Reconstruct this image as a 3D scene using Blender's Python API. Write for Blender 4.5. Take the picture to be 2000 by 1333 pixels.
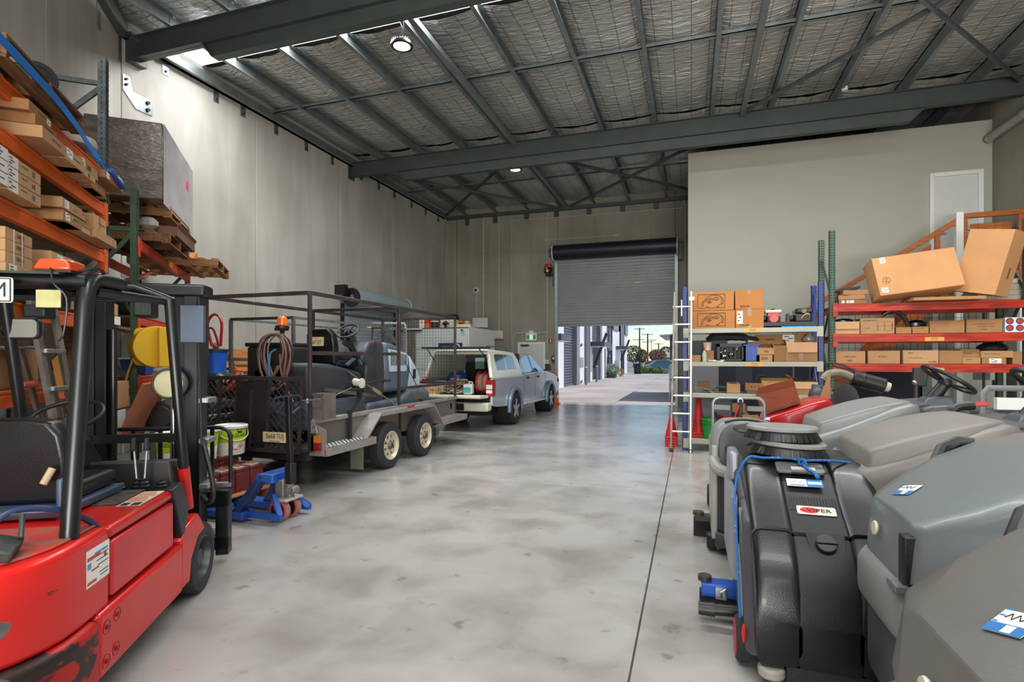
import bpy, bmesh, math, random
from mathutils import Vector, Matrix, Euler
for _o in list(bpy.data.objects): bpy.data.objects.remove(_o)
SC = bpy.context.scene
COL = SC.collection
RND = random.Random(7)
R = math.radians
# ------------------------------------------------------------------ camera
_cam = bpy.data.cameras.new('camera'); CAM = bpy.data.objects.new('camera', _cam); COL.objects.link(CAM)
_cam.lens = 36.0 * 1061.0 / 2000.0; _cam.sensor_width = 36.0; _cam.sensor_fit = 'HORIZONTAL'
_cam.shift_y = (700 - 666.5) / 2000.0; _cam.clip_start = 0.05; _cam.clip_end = 600
CAM.location = (0, 0, 1.55); CAM.rotation_euler = (R(90), 0, R(18.25)); SC.camera = CAM
# ------------------------------------------------------------------ sky, sun, daylight, exposure
_w = bpy.data.worlds.new('sky'); SC.world = _w; _w.use_nodes = True
_nt = _w.node_tree; _bg = _nt.nodes['Background']
_sk = _nt.nodes.new('ShaderNodeTexSky'); _sk.sky_type = 'NISHITA'; _sk.sun_disc = False
_sk.sun_elevation = R(48); _sk.sun_rotation = R(75); _sk.air_density = 1.0; _sk.dust_density = .3; _sk.ozone_density = 3.0
_nt.links.new(_sk.outputs[0], _bg.inputs[0]); _bg.inputs[1].default_value = 0.17
def light(name, typ, loc, rot, energy, col=(1, 1, 1), **k):
    l = bpy.data.lights.new(name, typ); o = bpy.data.objects.new(name, l); COL.objects.link(o)
    o.location = loc; o.rotation_euler = [R(a) for a in rot]; l.energy = energy; l.color = col
    for a, b in k.items(): setattr(l, a, b)
    return o
light('sun', 'SUN', (20, 25, 30), (0, 0, 0), 3.6, (1, .95, .87), angle=R(0.6))
bpy.data.objects['sun'].rotation_euler = Vector((-0.50, -0.22, -0.84)).to_track_quat('-Z', 'Y').to_euler()
# daylight through the open roller door of the front wall behind the photographer, then an added fill lamp over the front bay, where no roof light is seen
light('front_door_daylight', 'AREA', (1.9, -4.7, 2.6), (88, 0, 0), 560, (1.0, .975, .94), shape='RECTANGLE', size=5.6, size_y=4.6)
light('near_bay_fill', 'AREA', (-0.4, -0.6, 6.95), (0, 0, 0), 620, (.97, .985, 1.0), shape='RECTANGLE', size=9.0, size_y=1.2)
light('roof_light_daylight', 'AREA', (-1.5, 7.55, 7.06), (0, 0, 0), 900, (.97, .985, 1.0), shape='RECTANGLE', size=13.5, size_y=0.7)
light('ceiling_fill', 'AREA', (1.9, -5.6, .15), (128, 0, 0), 1300, (1.0, .98, .94), shape='RECTANGLE', size=5.6, size_y=2.0)  # added lamp aimed upward to brighten the ceiling, no apron is built
SC.view_settings.view_transform = 'Standard'; SC.view_settings.look = 'None'
SC.view_settings.gamma = 1.0; SC.view_settings.use_curve_mapping = False
SC.view_settings.exposure = 0.0
SC.cycles.max_bounces = 8; SC.cycles.diffuse_bounces = 4; SC.cycles.glossy_bounces = 4
SC.cycles.sample_clamp_indirect = 6.0; SC.cycles.caustics_reflective = False; SC.cycles.caustics_refractive = False
# ------------------------------------------------------------------ materials
def lin(c):
    if isinstance(c, str): c = [int(c[i:i+2], 16) for i in (0, 2, 4)]
    return tuple(((v/255)/12.92 if v/255 <= .04045 else ((v/255+.055)/1.055)**2.4) for v in c) + (1,)
MATS = {}
def mat(name, col, rough=.5, metal=0., var=.10, vs=5., bump=0., bs=60., col2=None, spec=.5, coat=0., trans=0., alpha=1., emit=0., stretch=None, lo=.35, hi=.65, detail=4.):
    """procedural principled material: two tones mixed by noise, optional fine relief"""
    if name in MATS: return MATS[name]
    m = bpy.data.materials.new(name); m.use_nodes = True; MATS[name] = m
    nt = m.node_tree; N = nt.nodes; L = nt.links; b = N['Principled BSDF']
    c = lin(col); c2 = lin(col2) if col2 else tuple(x*(1-var*2) for x in c[:3]) + (1,)
    tc = N.new('ShaderNodeTexCoord'); mp = N.new('ShaderNodeMapping'); L.new(tc.outputs['Object'], mp.inputs[0])
    if stretch: mp.inputs['Scale'].default_value = stretch
    nz = N.new('ShaderNodeTexNoise'); nz.inputs['Scale'].default_value = vs; nz.inputs['Detail'].default_value = detail
    L.new(mp.outputs[0], nz.inputs['Vector'])
    rp = N.new('ShaderNodeValToRGB'); rp.color_ramp.elements[0].position = lo; rp.color_ramp.elements[1].position = hi
    rp.color_ramp.elements[0].color = c2; rp.color_ramp.elements[1].color = c
    L.new(nz.outputs['Fac'], rp.inputs[0]); L.new(rp.outputs[0], b.inputs['Base Color'])
    b.inputs['Roughness'].default_value = rough; b.inputs['Metallic'].default_value = metal
    b.inputs['Specular IOR Level'].default_value = spec; b.inputs['Coat Weight'].default_value = coat; b.inputs['Coat Roughness'].default_value = .08
    b.inputs['Transmission Weight'].default_value = trans; b.inputs['Alpha'].default_value = alpha
    if emit:
        L.new(rp.outputs[0], b.inputs['Emission Color']); b.inputs['Emission Strength'].default_value = emit
    if bump:
        n2 = N.new('ShaderNodeTexNoise'); n2.inputs['Scale'].default_value = bs; n2.inputs['Detail'].default_value = 3
        L.new(mp.outputs[0], n2.inputs['Vector'])
        bp = N.new('ShaderNodeBump'); bp.inputs['Strength'].default_value = bump; bp.inputs['Distance'].default_value = .01
        L.new(n2.outputs['Fac'], bp.inputs['Height']); L.new(bp.outputs[0], b.inputs['Normal'])
    return m
# ------------------------------------------------------------------ mesh building
def V(*a): return Vector(a[0] if len(a) == 1 else a)
class MB:
    """collects shapes and links them as ONE mesh object"""
    def __init__(s, M=None): s.v = []; s.f = []; s.mi = []; s.M = M; s.c = 0
    def m(s, i): s.c = i; return s
    def add(s, vs, fs):
        n = len(s.v)
        s.v += [(s.M @ V(p)) if s.M else V(p) for p in vs]
        s.f += [tuple(i+n for i in f) for f in fs]; s.mi += [s.c]*len(fs); return s
    def hexa(s, p):   # 8 corner points: bottom ring 0-3, top ring 4-7
        return s.add(p, [(3, 2, 1, 0), (4, 5, 6, 7), (0, 1, 5, 4), (1, 2, 6, 5), (2, 3, 7, 6), (3, 0, 4, 7)])
    def box(s, x0, x1, y0, y1, z0, z1):
        return s.hexa([(x0, y0, z0), (x1, y0, z0), (x1, y1, z0), (x0, y1, z0), (x0, y0, z1), (x1, y0, z1), (x1, y1, z1), (x0, y1, z1)])
    def cbox(s, c, d, rot=(0, 0, 0)):
        E = Euler([R(a) for a in rot]).to_matrix(); c = V(c); x, y, z = d[0]/2, d[1]/2, d[2]/2
        return s.hexa([c + E @ V(p) for p in ((-x, -y, -z), (x, -y, -z), (x, y, -z), (-x, y, -z), (-x, -y, z), (x, -y, z), (x, y, z), (-x, y, z))])
    def bar(s, a, b, w, h=None, up=(0, 0, 1)):
        a, b = V(a), V(b); h = h or w; t = (b-a).normalized(); u = V(up)
        if abs(t.dot(u)) > .98: u = V(0, 1, 0) if abs(t.y) < .9 else V(1, 0, 0)
        sd = t.cross(u).normalized(); u = sd.cross(t)
        q = [(-w/2, -h/2), (w/2, -h/2), (w/2, h/2), (-w/2, h/2)]
        return s.hexa([a + sd*i + u*j for i, j in q] + [b + sd*i + u*j for i, j in q])
    def _frames(s, pts, closed):
        n = len(pts); T = []
        for i in range(n):
            p = pts[i-1] if (i or closed) else pts[0]; q = pts[(i+1) % n] if (i < n-1 or closed) else pts[-1]
            d = q-p; T.append(d.normalized() if d.length > 1e-9 else V(0, 0, 1))
        u = V(0, 0, 1) if abs(T[0].z) < .9 else V(1, 0, 0); u = (u - T[0]*u.dot(T[0])).normalized(); out = []
        for t in T:
            u = (u - t*u.dot(t)); u = u.normalized() if u.length > 1e-6 else t.orthogonal().normalized(); out.append((u, t.cross(u)))
        return out
    def tube(s, pts, r, n=8, closed=False, caps=True, flat=1.0):
        pts = [V(p) for p in pts]; fr = s._frames(pts, closed); rr = r if isinstance(r, (list, tuple)) else [r]*len(pts); vs = []; fs = []
        for p, (u, w), q in zip(pts, fr, rr):
            for k in range(n):
                a = 2*math.pi*k/n; vs.append(p + u*(math.cos(a)*q) + w*(math.sin(a)*q*flat))
        m = len(pts)
        for i in range(m if closed else m-1):
            j = (i+1) % m
            for k in range(n): fs.append((i*n+k, i*n+(k+1) % n, j*n+(k+1) % n, j*n+k))
        if caps and not closed: fs.append(tuple(range(n-1, -1, -1))); fs.append(tuple((m-1)*n+k for k in range(n)))
        return s.add(vs, fs)
    def cyl(s, a, b, r0, r1=None, n=16, caps=True):
        return s.tube([a, b], [r0, r0 if r1 is None else r1], n, caps=caps)
    def lathe(s, prof, o=(0, 0, 0), ax='z', n=24, a0=0, a1=360, flip=False):
        o = V(o); vs = []; fs = []; full = abs(a1-a0) > 359; k = n if full else n+1
        for (r, z) in prof:
            for i in range(k):
                a = R(a0 + (a1-a0)*i/n); c, d = math.cos(a)*r, math.sin(a)*r
                vs.append(o + V({'z': (c, d, z), 'y': (c, z, -d), 'x': (z, c, d)}[ax]))
        for j in range(len(prof)-1):
            for i in range(n):
                i2 = (i+1) % k; f = (j*k+i, j*k+i2, (j+1)*k+i2, (j+1)*k+i); fs.append(f)
        return s.add(vs, fs)
    def prism(s, poly, pl, h0, h1):   # pl: plane of the polygon; extruded along the third axis
        def P(a, b, h): return {'xy': (a, b, h), 'xz': (a, h, b), 'yz': (h, a, b)}[pl]
        n = len(poly); vs = [P(a, b, h0) for a, b in poly] + [P(a, b, h1) for a, b in poly]
        return s.add(vs, [tuple(range(n-1, -1, -1)), tuple(range(n, 2*n))] + [(i, (i+1) % n, n+(i+1) % n, n+i) for i in range(n)])
    def loft(s, rings, caps=True, closed=True):
        n = len(rings[0]); vs = [p for r in rings for p in r]; fs = []
        for j in range(len(rings)-1):
            for i in range(n if closed else n-1):
                i2 = (i+1) % n; fs.append((j*n+i, j*n+i2, (j+1)*n+i2, (j+1)*n+i))
        if caps: fs.append(tuple(range(n-1, -1, -1))); m = len(rings)-1; fs.append(tuple(m*n+i for i in range(n)))
        return s.add(vs, fs)
    def quad(s, *p): return s.add(p, [(0, 1, 2, 3)])
    def ball(s, c, r, n=12, sc=(1, 1, 1)):
        prof = [(math.sin(math.pi*i/(n//2))*1.0, -math.cos(math.pi*i/(n//2))) for i in range(n//2+1)]
        c = V(c); vs = []; fs = []
        for (q, z) in prof:
            for i in range(n):
                a = 2*math.pi*i/n; vs.append(c + V(math.cos(a)*q*r*sc[0], math.sin(a)*q*r*sc[1], z*r*sc[2]))
        for j in range(len(prof)-1):
            for i in range(n): fs.append((j*n+i, j*n+(i+1) % n, (j+1)*n+(i+1) % n, (j+1)*n+i))
        return s.add(vs, fs)
    def torus(s, c, ax, R0, r, n=28, k=8, sc=(1, 1)):
        c = V(c); t = V(ax).normalized(); u = t.orthogonal().normalized(); w = t.cross(u)
        return s.tube([c + u*(R0*sc[0]*math.cos(2*math.pi*i/n)) + w*(R0*sc[1]*math.sin(2*math.pi*i/n)) for i in range(n)], r, k, closed=True)
    def build(s, name, m, parent=None, bevel=0, seg=2, angle=35, sub=0, loc=None, rot=None, solid=0, fix=True):
        me = bpy.data.meshes.new(name); me.from_pydata([tuple(p) for p in s.v], [], s.f)
        ms = m if isinstance(m, (list, tuple)) else [m]
        for x in ms: me.materials.append(x)
        me.polygons.foreach_set('material_index', [min(i, len(ms)-1) for i in s.mi])
        if fix:
            b = bmesh.new(); b.from_mesh(me); bmesh.ops.remove_doubles(b, verts=b.verts, dist=1e-5)
            bmesh.ops.recalc_face_normals(b, faces=b.faces); b.to_mesh(me); b.free()
        me.polygons.foreach_set('use_smooth', [True]*len(me.polygons)); me.set_sharp_from_angle(angle=R(angle)); me.update()
        o = bpy.data.objects.new(name, me); COL.objects.link(o)
        if parent: o.parent = parent
        if loc: o.location = loc
        if rot: o.rotation_euler = [R(a) for a in rot]
        if solid: q = o.modifiers.new('solid', 'SOLIDIFY'); q.thickness = solid; q.offset = 0
        if bevel: q = o.modifiers.new('bevel', 'BEVEL'); q.width = bevel; q.segments = seg; q.limit_method = 'ANGLE'; q.angle_limit = R(40)
        if sub: q = o.modifiers.new('sub', 'SUBSURF'); q.levels = sub; q.render_levels = sub
        return o
def tag(o, label=None, cat=None, group=None, kind=None):
    if label: o['label'] = label
    if cat: o['category'] = cat
    if group: o['group'] = group
    if kind: o['kind'] = kind
    return o
def thing(name, label, cat, loc=(0, 0, 0), rz=0, group=None, rot=None):
    o = bpy.data.objects.new(name, None); COL.objects.link(o); o.empty_display_size = .1
    o.location = loc; o.rotation_euler = [R(a) for a in rot] if rot else (0, 0, R(rz))
    return tag(o, label, cat, group)
def struct(o): o['kind'] = 'structure'; return o
def copy_tree(o, parent=None):
    c = o.copy(); COL.objects.link(c)
    if parent: c.parent = parent
    for ch in list(o.children): copy_tree(ch, c)
    return c
def text(s, size, M, m, parent, name='lettering', ext=.0006, align='CENTER', sx=1.0):
    """flat lettering; M places its plane (x right, y up)"""
    cu = bpy.data.curves.new(name, 'FONT'); cu.body = s; cu.size = size; cu.extrude = ext; cu.align_x = align; cu.align_y = 'CENTER'; cu.resolution_u = 2
    t = bpy.data.objects.new(name, cu); COL.objects.link(t); dg = bpy.context.evaluated_depsgraph_get()
    me = bpy.data.meshes.new_from_object(t.evaluated_get(dg)); bpy.data.objects.remove(t); me.name = name
    me.materials.clear(); me.materials.append(m)
    me.transform(M @ Matrix.Diagonal((sx, 1, 1, 1)))
    o = bpy.data.objects.new(name, me); COL.objects.link(o); o.parent = parent; return o
def plane_M(o, x, y):
    x = V(x).normalized(); y = V(y).normalized(); z = x.cross(y)
    return Matrix(((x.x, y.x, z.x, o[0]), (x.y, y.y, z.y, o[1]), (x.z, y.z, z.z, o[2]), (0, 0, 0, 1)))
def arc(c, r, a0, a1, n, pl='xz'):
    o = []
    for i in range(n+1):
        a = R(a0+(a1-a0)*i/n); p, q = math.cos(a)*r, math.sin(a)*r
        o.append((c[0]+p, c[1], c[2]+q) if pl == 'xz' else (c[0], c[1]+p, c[2]+q) if pl == 'yz' else (c[0]+p, c[1]+q, c[2]))
    return o
def spline(pts, n=6):
    """catmull-rom through points"""
    P = [V(p) for p in pts]; P = [P[0]*2-P[1]] + P + [P[-1]*2-P[-2]]; out = []
    for i in range(1, len(P)-2):
        for k in range(n):
            t = k/n; a, b, c, d = P[i-1], P[i], P[i+1], P[i+2]
            out.append(.5*((2*b)+(c-a)*t+(2*a-5*b+4*c-d)*t*t+(3*b-a-3*c+d)*t**3))
    out.append(P[-2]); return out
def rrect(w, h, r, n=3, c=(0, 0)):
    o = []
    for sx, sy, a0 in ((1, -1, -90), (1, 1, 0), (-1, 1, 90), (-1, -1, 180)):
        for i in range(n+1):
            a = R(a0+90*i/n); o.append((c[0]+sx*(w/2-r)+math.cos(a)*r, c[1]+sy*(h/2-r)+math.sin(a)*r))
    return o
# shared materials
BLK = mat('black_plastic', '1c1d1e', .45, var=.25, bump=.15); DBL = mat('black_paint', '17191b', .32, var=.2)
STEEL = mat('galvanised_steel', 'a9b0b3', .38, .85, var=.12, vs=18); DSTEEL = mat('dark_steel', '4a4744', .5, .6, var=.2, vs=12)
ALU = mat('aluminium', 'b9bab8', .33, .8, var=.1, vs=9); WHITE = mat('white_paint', 'e6e7e4', .45, var=.03)
PAPER = mat('white_paper', 'eceae4', .7, var=.03); INK = mat('ink_black', '161616', .6, var=.02); RUB = mat('tyre_rubber', '26262a', .8, var=.2, vs=14, bump=.3, bs=90)
KRAFT = [mat('cardboard_a', 'b58a60', .82, var=.07, vs=3, bump=.1, bs=30), mat('cardboard_b', 'a87b50', .82, var=.08, vs=3, bump=.1, bs=30),
         mat('cardboard_c', 'c2996e', .82, var=.06, vs=3, bump=.1, bs=30), mat('cardboard_d', '95693f', .82, var=.08, vs=3, bump=.1, bs=30)]
TAPE = mat('packing_tape', 'a06f38', .3, var=.05); WOOD = mat('pallet_pine', 'a4784a', .8, col2='7c5733', vs=3, stretch=(1, 12, 12), bump=.4, bs=25)
RED = mat('red_paint', 'c81f18', .35, var=.1, coat=.2); BLUE = mat('blue_paint', '1f4d9c', .4, var=.12); ORANGE = mat('orange_paint', 'e8651c', .42, var=.08)
GREEN = mat('green_paint', '3f5a41', .5, var=.15, vs=10); YEL = mat('yellow_plastic', 'e9b91d', .4, var=.05); CHROME = mat('chrome', 'd5d8da', .12, 1.0, var=.03)
# ================================================================== SETTING
CONC = mat('polished_concrete', 'b4b1ac', .34, vs=.55, col2='979490', bump=.03, bs=6, lo=.3, hi=.7, detail=9, spec=.6)
def tune_concrete(m):   # blotchy stains, darker oil marks, varying gloss
    nt = m.node_tree; N = nt.nodes; L = nt.links; b = N['Principled BSDF']; mp = [n for n in N if n.type == 'MAPPING'][0]
    n2 = N.new('ShaderNodeTexNoise'); n2.inputs['Scale'].default_value = 1.7; n2.inputs['Detail'].default_value = 8; n2.inputs['Distortion'].default_value = .25
    L.new(mp.outputs[0], n2.inputs['Vector'])
    r2 = N.new('ShaderNodeValToRGB'); r2.color_ramp.elements[0].position = .33; r2.color_ramp.elements[0].color = (.62, .60, .57, 1); r2.color_ramp.elements[1].position = .56; r2.color_ramp.elements[1].color = (1, 1, 1, 1)
    L.new(n2.outputs['Fac'], r2.inputs[0])
    n3 = N.new('ShaderNodeTexNoise'); n3.inputs['Scale'].default_value = 6; n3.inputs['Detail'].default_value = 5; L.new(mp.outputs[0], n3.inputs['Vector'])
    r3 = N.new('ShaderNodeValToRGB'); r3.color_ramp.elements[0].position = .27; r3.color_ramp.elements[0].color = (.35, .33, .31, 1); r3.color_ramp.elements[1].position = .36; r3.color_ramp.elements[1].color = (1, 1, 1, 1)
    L.new(n3.outputs['Fac'], r3.inputs[0])
    rp = [n for n in N if n.type == 'VALTORGB'][0]; src = rp.outputs[0]
    for o, f in ((r2, .75), (r3, .55)):
        mx = N.new('ShaderNodeMixRGB'); mx.blend_type = 'MULTIPLY'; mx.inputs[0].default_value = f
        L.new(src, mx.inputs[1]); L.new(o.outputs[0], mx.inputs[2]); src = mx.outputs[0]
    L.new(src, b.inputs['Base Color'])
    mr = N.new('ShaderNodeMapRange'); mr.inputs[3].default_value = .12; mr.inputs[4].default_value = .34
    L.new(n2.outputs['Fac'], mr.inputs[0]); L.new(mr.outputs[0], b.inputs['Roughness'])
tune_concrete(CONC)
JOINT = mat('joint_sealant', '4b4842', .9)
TILT = mat('tilt_up_concrete', 'cac7be', .85, vs=.5, col2='b5b2a8', bump=.12, bs=8, detail=8)
def tune_tilt(m):
    nt = m.node_tree; N = nt.nodes; L = nt.links; b = N['Principled BSDF']; tc = [n for n in N if n.type == 'TEX_COORD'][0]
    mp = N.new('ShaderNodeMapping'); mp.inputs['Scale'].default_value = (2.2, 2.2, .35); L.new(tc.outputs['Object'], mp.inputs[0])
    n2 = N.new('ShaderNodeTexNoise'); n2.inputs['Scale'].default_value = 1.1; n2.inputs['Detail'].default_value = 6; n2.inputs['Distortion'].default_value = .6; L.new(mp.outputs[0], n2.inputs[0])
    r2 = N.new('ShaderNodeValToRGB'); r2.color_ramp.elements[0].position = .33; r2.color_ramp.elements[0].color = (.80, .79, .77, 1); r2.color_ramp.elements[1].position = .62; r2.color_ramp.elements[1].color = (1, 1, 1, 1)
    L.new(n2.outputs[0], r2.inputs[0]); rp = [n for n in N if n.type == 'VALTORGB'][0]
    mx = N.new('ShaderNodeMixRGB'); mx.blend_type = 'MULTIPLY'; mx.inputs[0].default_value = .8
    L.new(rp.outputs[0], mx.inputs[1]); L.new(r2.outputs[0], mx.inputs[2]); L.new(mx.outputs[0], b.inputs['Base Color'])
tune_tilt(TILT)
TILTD = mat('tilt_up_concrete_shaded', 'a09d8e', .85, vs=.6, col2='8f8c7d', bump=.12, bs=8, detail=8); tune_tilt(TILTD)  # same concrete as the left wall, backlit shade put into its colour
# floor: saw-cut slabs on a base
fl = struct(MB().box(-9.1, 6.3, -5.2, 18.7, -.16, -.012).build('floor', JOINT))
for x0, x1 in ((-9.0, -4.32), (-4.31, -.29), (-.28, 3.0), (3.01, 6.25)):
    for y0, y1 in ((-5.2, .6), (.61, 6.53), (6.54, 12.6), (12.61, 18.68)):
        MB().box(x0, x1, y0, y1, -.012, 0).build('concrete_slab', CONC, fl, bevel=.003, seg=1)
# left wall (runs in depth) and the angled length of it nearer the camera
WC = V(-8.83, 6.42, 0); WD = V(.616, -.788, 0); WN = V(.788, .616, 0)
wl = struct(MB().box(-9.05, -8.86, 6.4, 18.9, 0, 7.3).build('wall_left', JOINT))
ys = [6.42, 9.31, 12.25, 14.94, 18.66]
for a, b in zip(ys, ys[1:]): MB().box(-8.87, -8.83, a+.008, b-.008, 0, 7.28).build('concrete_panel', TILT, wl, bevel=.008, seg=1)
wa = MB()
def angpt(t, o, z): return WC + WD*t + WN*o + V(0, 0, z)
def angbox(mb, t0, t1, o0, o1, z0, z1):
    return mb.hexa([angpt(t0, o0, z0), angpt(t1, o0, z0), angpt(t1, o1, z0), angpt(t0, o1, z0), angpt(t0, o0, z1), angpt(t1, o0, z1), angpt(t1, o1, z1), angpt(t0, o1, z1)])
wa = struct(angbox(MB(), -.1, 13.2, -.25, -.03, 0, 7.3).build('wall_left_angled', JOINT))
for a, b in ((0.005, 2.62), (2.635, 6.2), (6.215, 9.8), (9.815, 13.2)): angbox(MB(), a, b, -.04, 0, 0, 7.28).build('concrete_panel', TILT, wa, bevel=.008, seg=1)
# back wall with the big roller door opening and the exit door
wb = struct(MB().box(-9.05, -4.5, 18.72, 18.9, 0, 7.3).box(-.45, 6.2, 18.72, 18.9, 0, 7.3).box(-4.5, -.45, 18.72, 18.9, 5.1, 7.3).build('wall_back', JOINT))
for a, b, c, d in ((-8.83, -8.33, 0, 7.28), (-8.31, -4.47, 0, 7.28), (-4.46, -.5, 5.05, 7.28), (-.49, 6.1, 0, 7.28)):
    MB().box(a, b, 18.65, 18.72, c, d).build('concrete_panel', TILTD, wb, bevel=.006, seg=1)
# right wall, front wall with the open door behind the photographer
wr = struct(MB().box(6.0, 6.2, -5.2, 18.9, 0, 7.3).build('wall_right', JOINT))
for a, b in ((-5.2, -.2), (-.18, 4.6), (4.62, 9.3), (9.32, 13.86), (13.88, 18.6)): MB().box(5.95, 6.0, a, b, 0, 7.28).build('concrete_panel', TILTD, wr, bevel=.006, seg=1)
struct(MB().box(-2.0, -1.0, -5.2, -5.0, 0, 7.3).box(4.8, 6.2, -5.2, -5.0, 0, 7.3).box(-1.0, 4.8, -5.2, -5.0, 5.0, 7.3).build('wall_front', TILT))
# office partition on the right
PLAS = mat('painted_plaster', 'aeada0', .7, var=.02, vs=1, bump=.04, bs=120)
struct(MB().box(-.07, 5.95, 13.86, 13.98, 0, 6.52).box(-.07, .05, 13.98, 18.6, 0, 6.52).build('wall_office', PLAS))
DW = mat('door_white', 'd3d4cf', .45, var=.02)
d1 = struct(MB().box(4.92, 5.69, 13.82, 13.86, 3.2, 5.41).build('door_1', DW, bevel=.004))
MB().box(4.84, 4.92, 13.79, 13.86, 3.2, 5.49).box(5.69, 5.78, 13.79, 13.86, 3.2, 5.49).box(4.92, 5.69, 13.79, 13.86, 5.41, 5.49).build('door_frame', WHITE, d1, bevel=.006)
MB().cyl((4.99, 13.82, 4.2), (4.99, 13.76, 4.2), .02).box(4.98, 5.12, 13.755, 13.77, 4.19, 4.21).build('door_handle', CHROME, d1)
d2 = struct(MB().box(-5.83, -4.98, 18.61, 18.65, 0, 2.04).build('door_2', DW, bevel=.004))
MB().box(-5.92, -5.83, 18.59, 18.65, 0, 2.12).box(-4.98, -4.9, 18.59, 18.65, 0, 2.12).box(-5.83, -4.98, 18.59, 18.65, 2.04, 2.12).build('door_frame', WHITE, d2, bevel=.006)
MB().box(-5.8, -5.5, 18.56, 18.61, 1.98, 2.03).bar((-5.75, 18.55, 2.0), (-5.5, 18.5, 2.02), .025).build('door_closer', DSTEEL, d2)
# roof: sheeting over foil blankets between purlins
struct(MB().box(-9.2, 6.3, -5.3, 7.1, 7.2, 7.3).box(-9.2, 6.3, 8.0, 19, 7.2, 7.3).box(-9.2, -8.85, 7.0, 8.1, 7.2, 7.3).build('roof', DSTEEL))
FOIL = bpy.data.materials.new('foil_insulation'); FOIL.use_nodes = True
def foil():
    nt = FOIL.node_tree; N = nt.nodes; L = nt.links; b = N['Principled BSDF']
    g = N.new('ShaderNodeNewGeometry'); mp = N.new('ShaderNodeMapping'); mp.inputs['Scale'].default_value = (2.2, 9, 1); L.new(g.outputs['Position'], mp.inputs[0])
    n1 = N.new('ShaderNodeTexNoise'); n1.inputs['Scale'].default_value = 1.6; n1.inputs['Detail'].default_value = 4; n1.inputs['Distortion'].default_value = 1.3; L.new(mp.outputs[0], n1.inputs[0])
    n2 = N.new('ShaderNodeTexVoronoi'); n2.inputs['Scale'].default_value = 3.2; L.new(mp.outputs[0], n2.inputs[0])
    ad = N.new('ShaderNodeMath'); ad.operation = 'MULTIPLY_ADD'; ad.inputs[1].default_value = .35; L.new(n2.outputs[0], ad.inputs[0]); L.new(n1.outputs[0], ad.inputs[2])
    bp = N.new('ShaderNodeBump'); bp.inputs['Strength'].default_value = .9; bp.inputs['Distance'].default_value = .06; L.new(ad.outputs[0], bp.inputs['Height']); L.new(bp.outputs[0], b.inputs['Normal'])
    # safety mesh wires: thin lines every 0.15 m across and 0.3 m along
    sx = N.new('ShaderNodeSeparateXYZ'); L.new(g.outputs['Position'], sx.inputs[0]); outs = []
    for ax, step in ((0, .3), (1, .15)):
        d = N.new('ShaderNodeMath'); d.operation = 'DIVIDE'; d.inputs[1].default_value = step; L.new(sx.outputs[ax], d.inputs[0])
        fr = N.new('ShaderNodeMath'); fr.operation = 'FRACT'; L.new(d.outputs[0], fr.inputs[0])
        lt = N.new('ShaderNodeMath'); lt.operation = 'LESS_THAN'; lt.inputs[1].default_value = .011/step; L.new(fr.outputs[0], lt.inputs[0]); outs.append(lt)
    mx = N.new('ShaderNodeMath'); mx.operation = 'MAXIMUM'; L.new(outs[0].outputs[0], mx.inputs[0]); L.new(outs[1].outputs[0], mx.inputs[1])
    mc = N.new('ShaderNodeMixRGB'); mc.inputs[1].default_value = lin('d4d3cf'); mc.inputs[2].default_value = lin('6b6862'); L.new(mx.outputs[0], mc.inputs[0])
    L.new(mc.outputs[0], b.inputs['Base Color']); b.inputs['Metallic'].default_value = .7; b.inputs['Roughness'].default_value = .33
foil()
PX = [-7.96, -6.76, -5.56, -4.36, -3.18, -2.0, -.8, .4, 1.6, 2.8, 4.0, 5.2]
cl = struct(MB().box(-8.95, 6.1, -5.2, 7.12, 7.14, 7.16).box(-8.95, 6.1, 7.98, 18.8, 7.14, 7.16).build('ceiling', DSTEEL))
rn = random.Random(3)
def foil_panel(x0, x1, y0, y1):
    nx, ny = 10, max(4, int((y1-y0)/.16)); vs = []; fs = []
    for j in range(ny+1):
        for i in range(nx+1):
            u = i/nx; y = y0+(y1-y0)*j/ny; w = 4*u*(1-u)
            z = 7.10 - .055*w - w*.022*(math.sin(y*41.9+rn.uniform(-.5, .5)+u*1.5)) + rn.uniform(-.008, .008)
            vs.append((x0+(x1-x0)*u, y, z))
    k = nx+1
    for j in range(ny):
        for i in range(nx): fs.append((j*k+i, j*k+k+i, j*k+k+i+1, j*k+i+1))
    MB().add(vs, fs).build('foil_panel', FOIL, cl, angle=80, fix=False)
for a, b in zip([-8.85]+PX, PX+[5.97]):
    foil_panel(a+.01, b-.01, 1.0, 7.14); foil_panel(a+.01, b-.01, 7.96, 12.7); foil_panel(a+.01, b-.01, 12.74, 18.6)
# roof light strip behind the first rafter
SKYL = mat('roof_light_sheet', 'ffffff', .6, var=.02, emit=3.0)
sl = struct(MB().box(-8.85, 5.95, 7.13, 7.97, 7.12, 7.13).build('window_1', SKYL))
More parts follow.
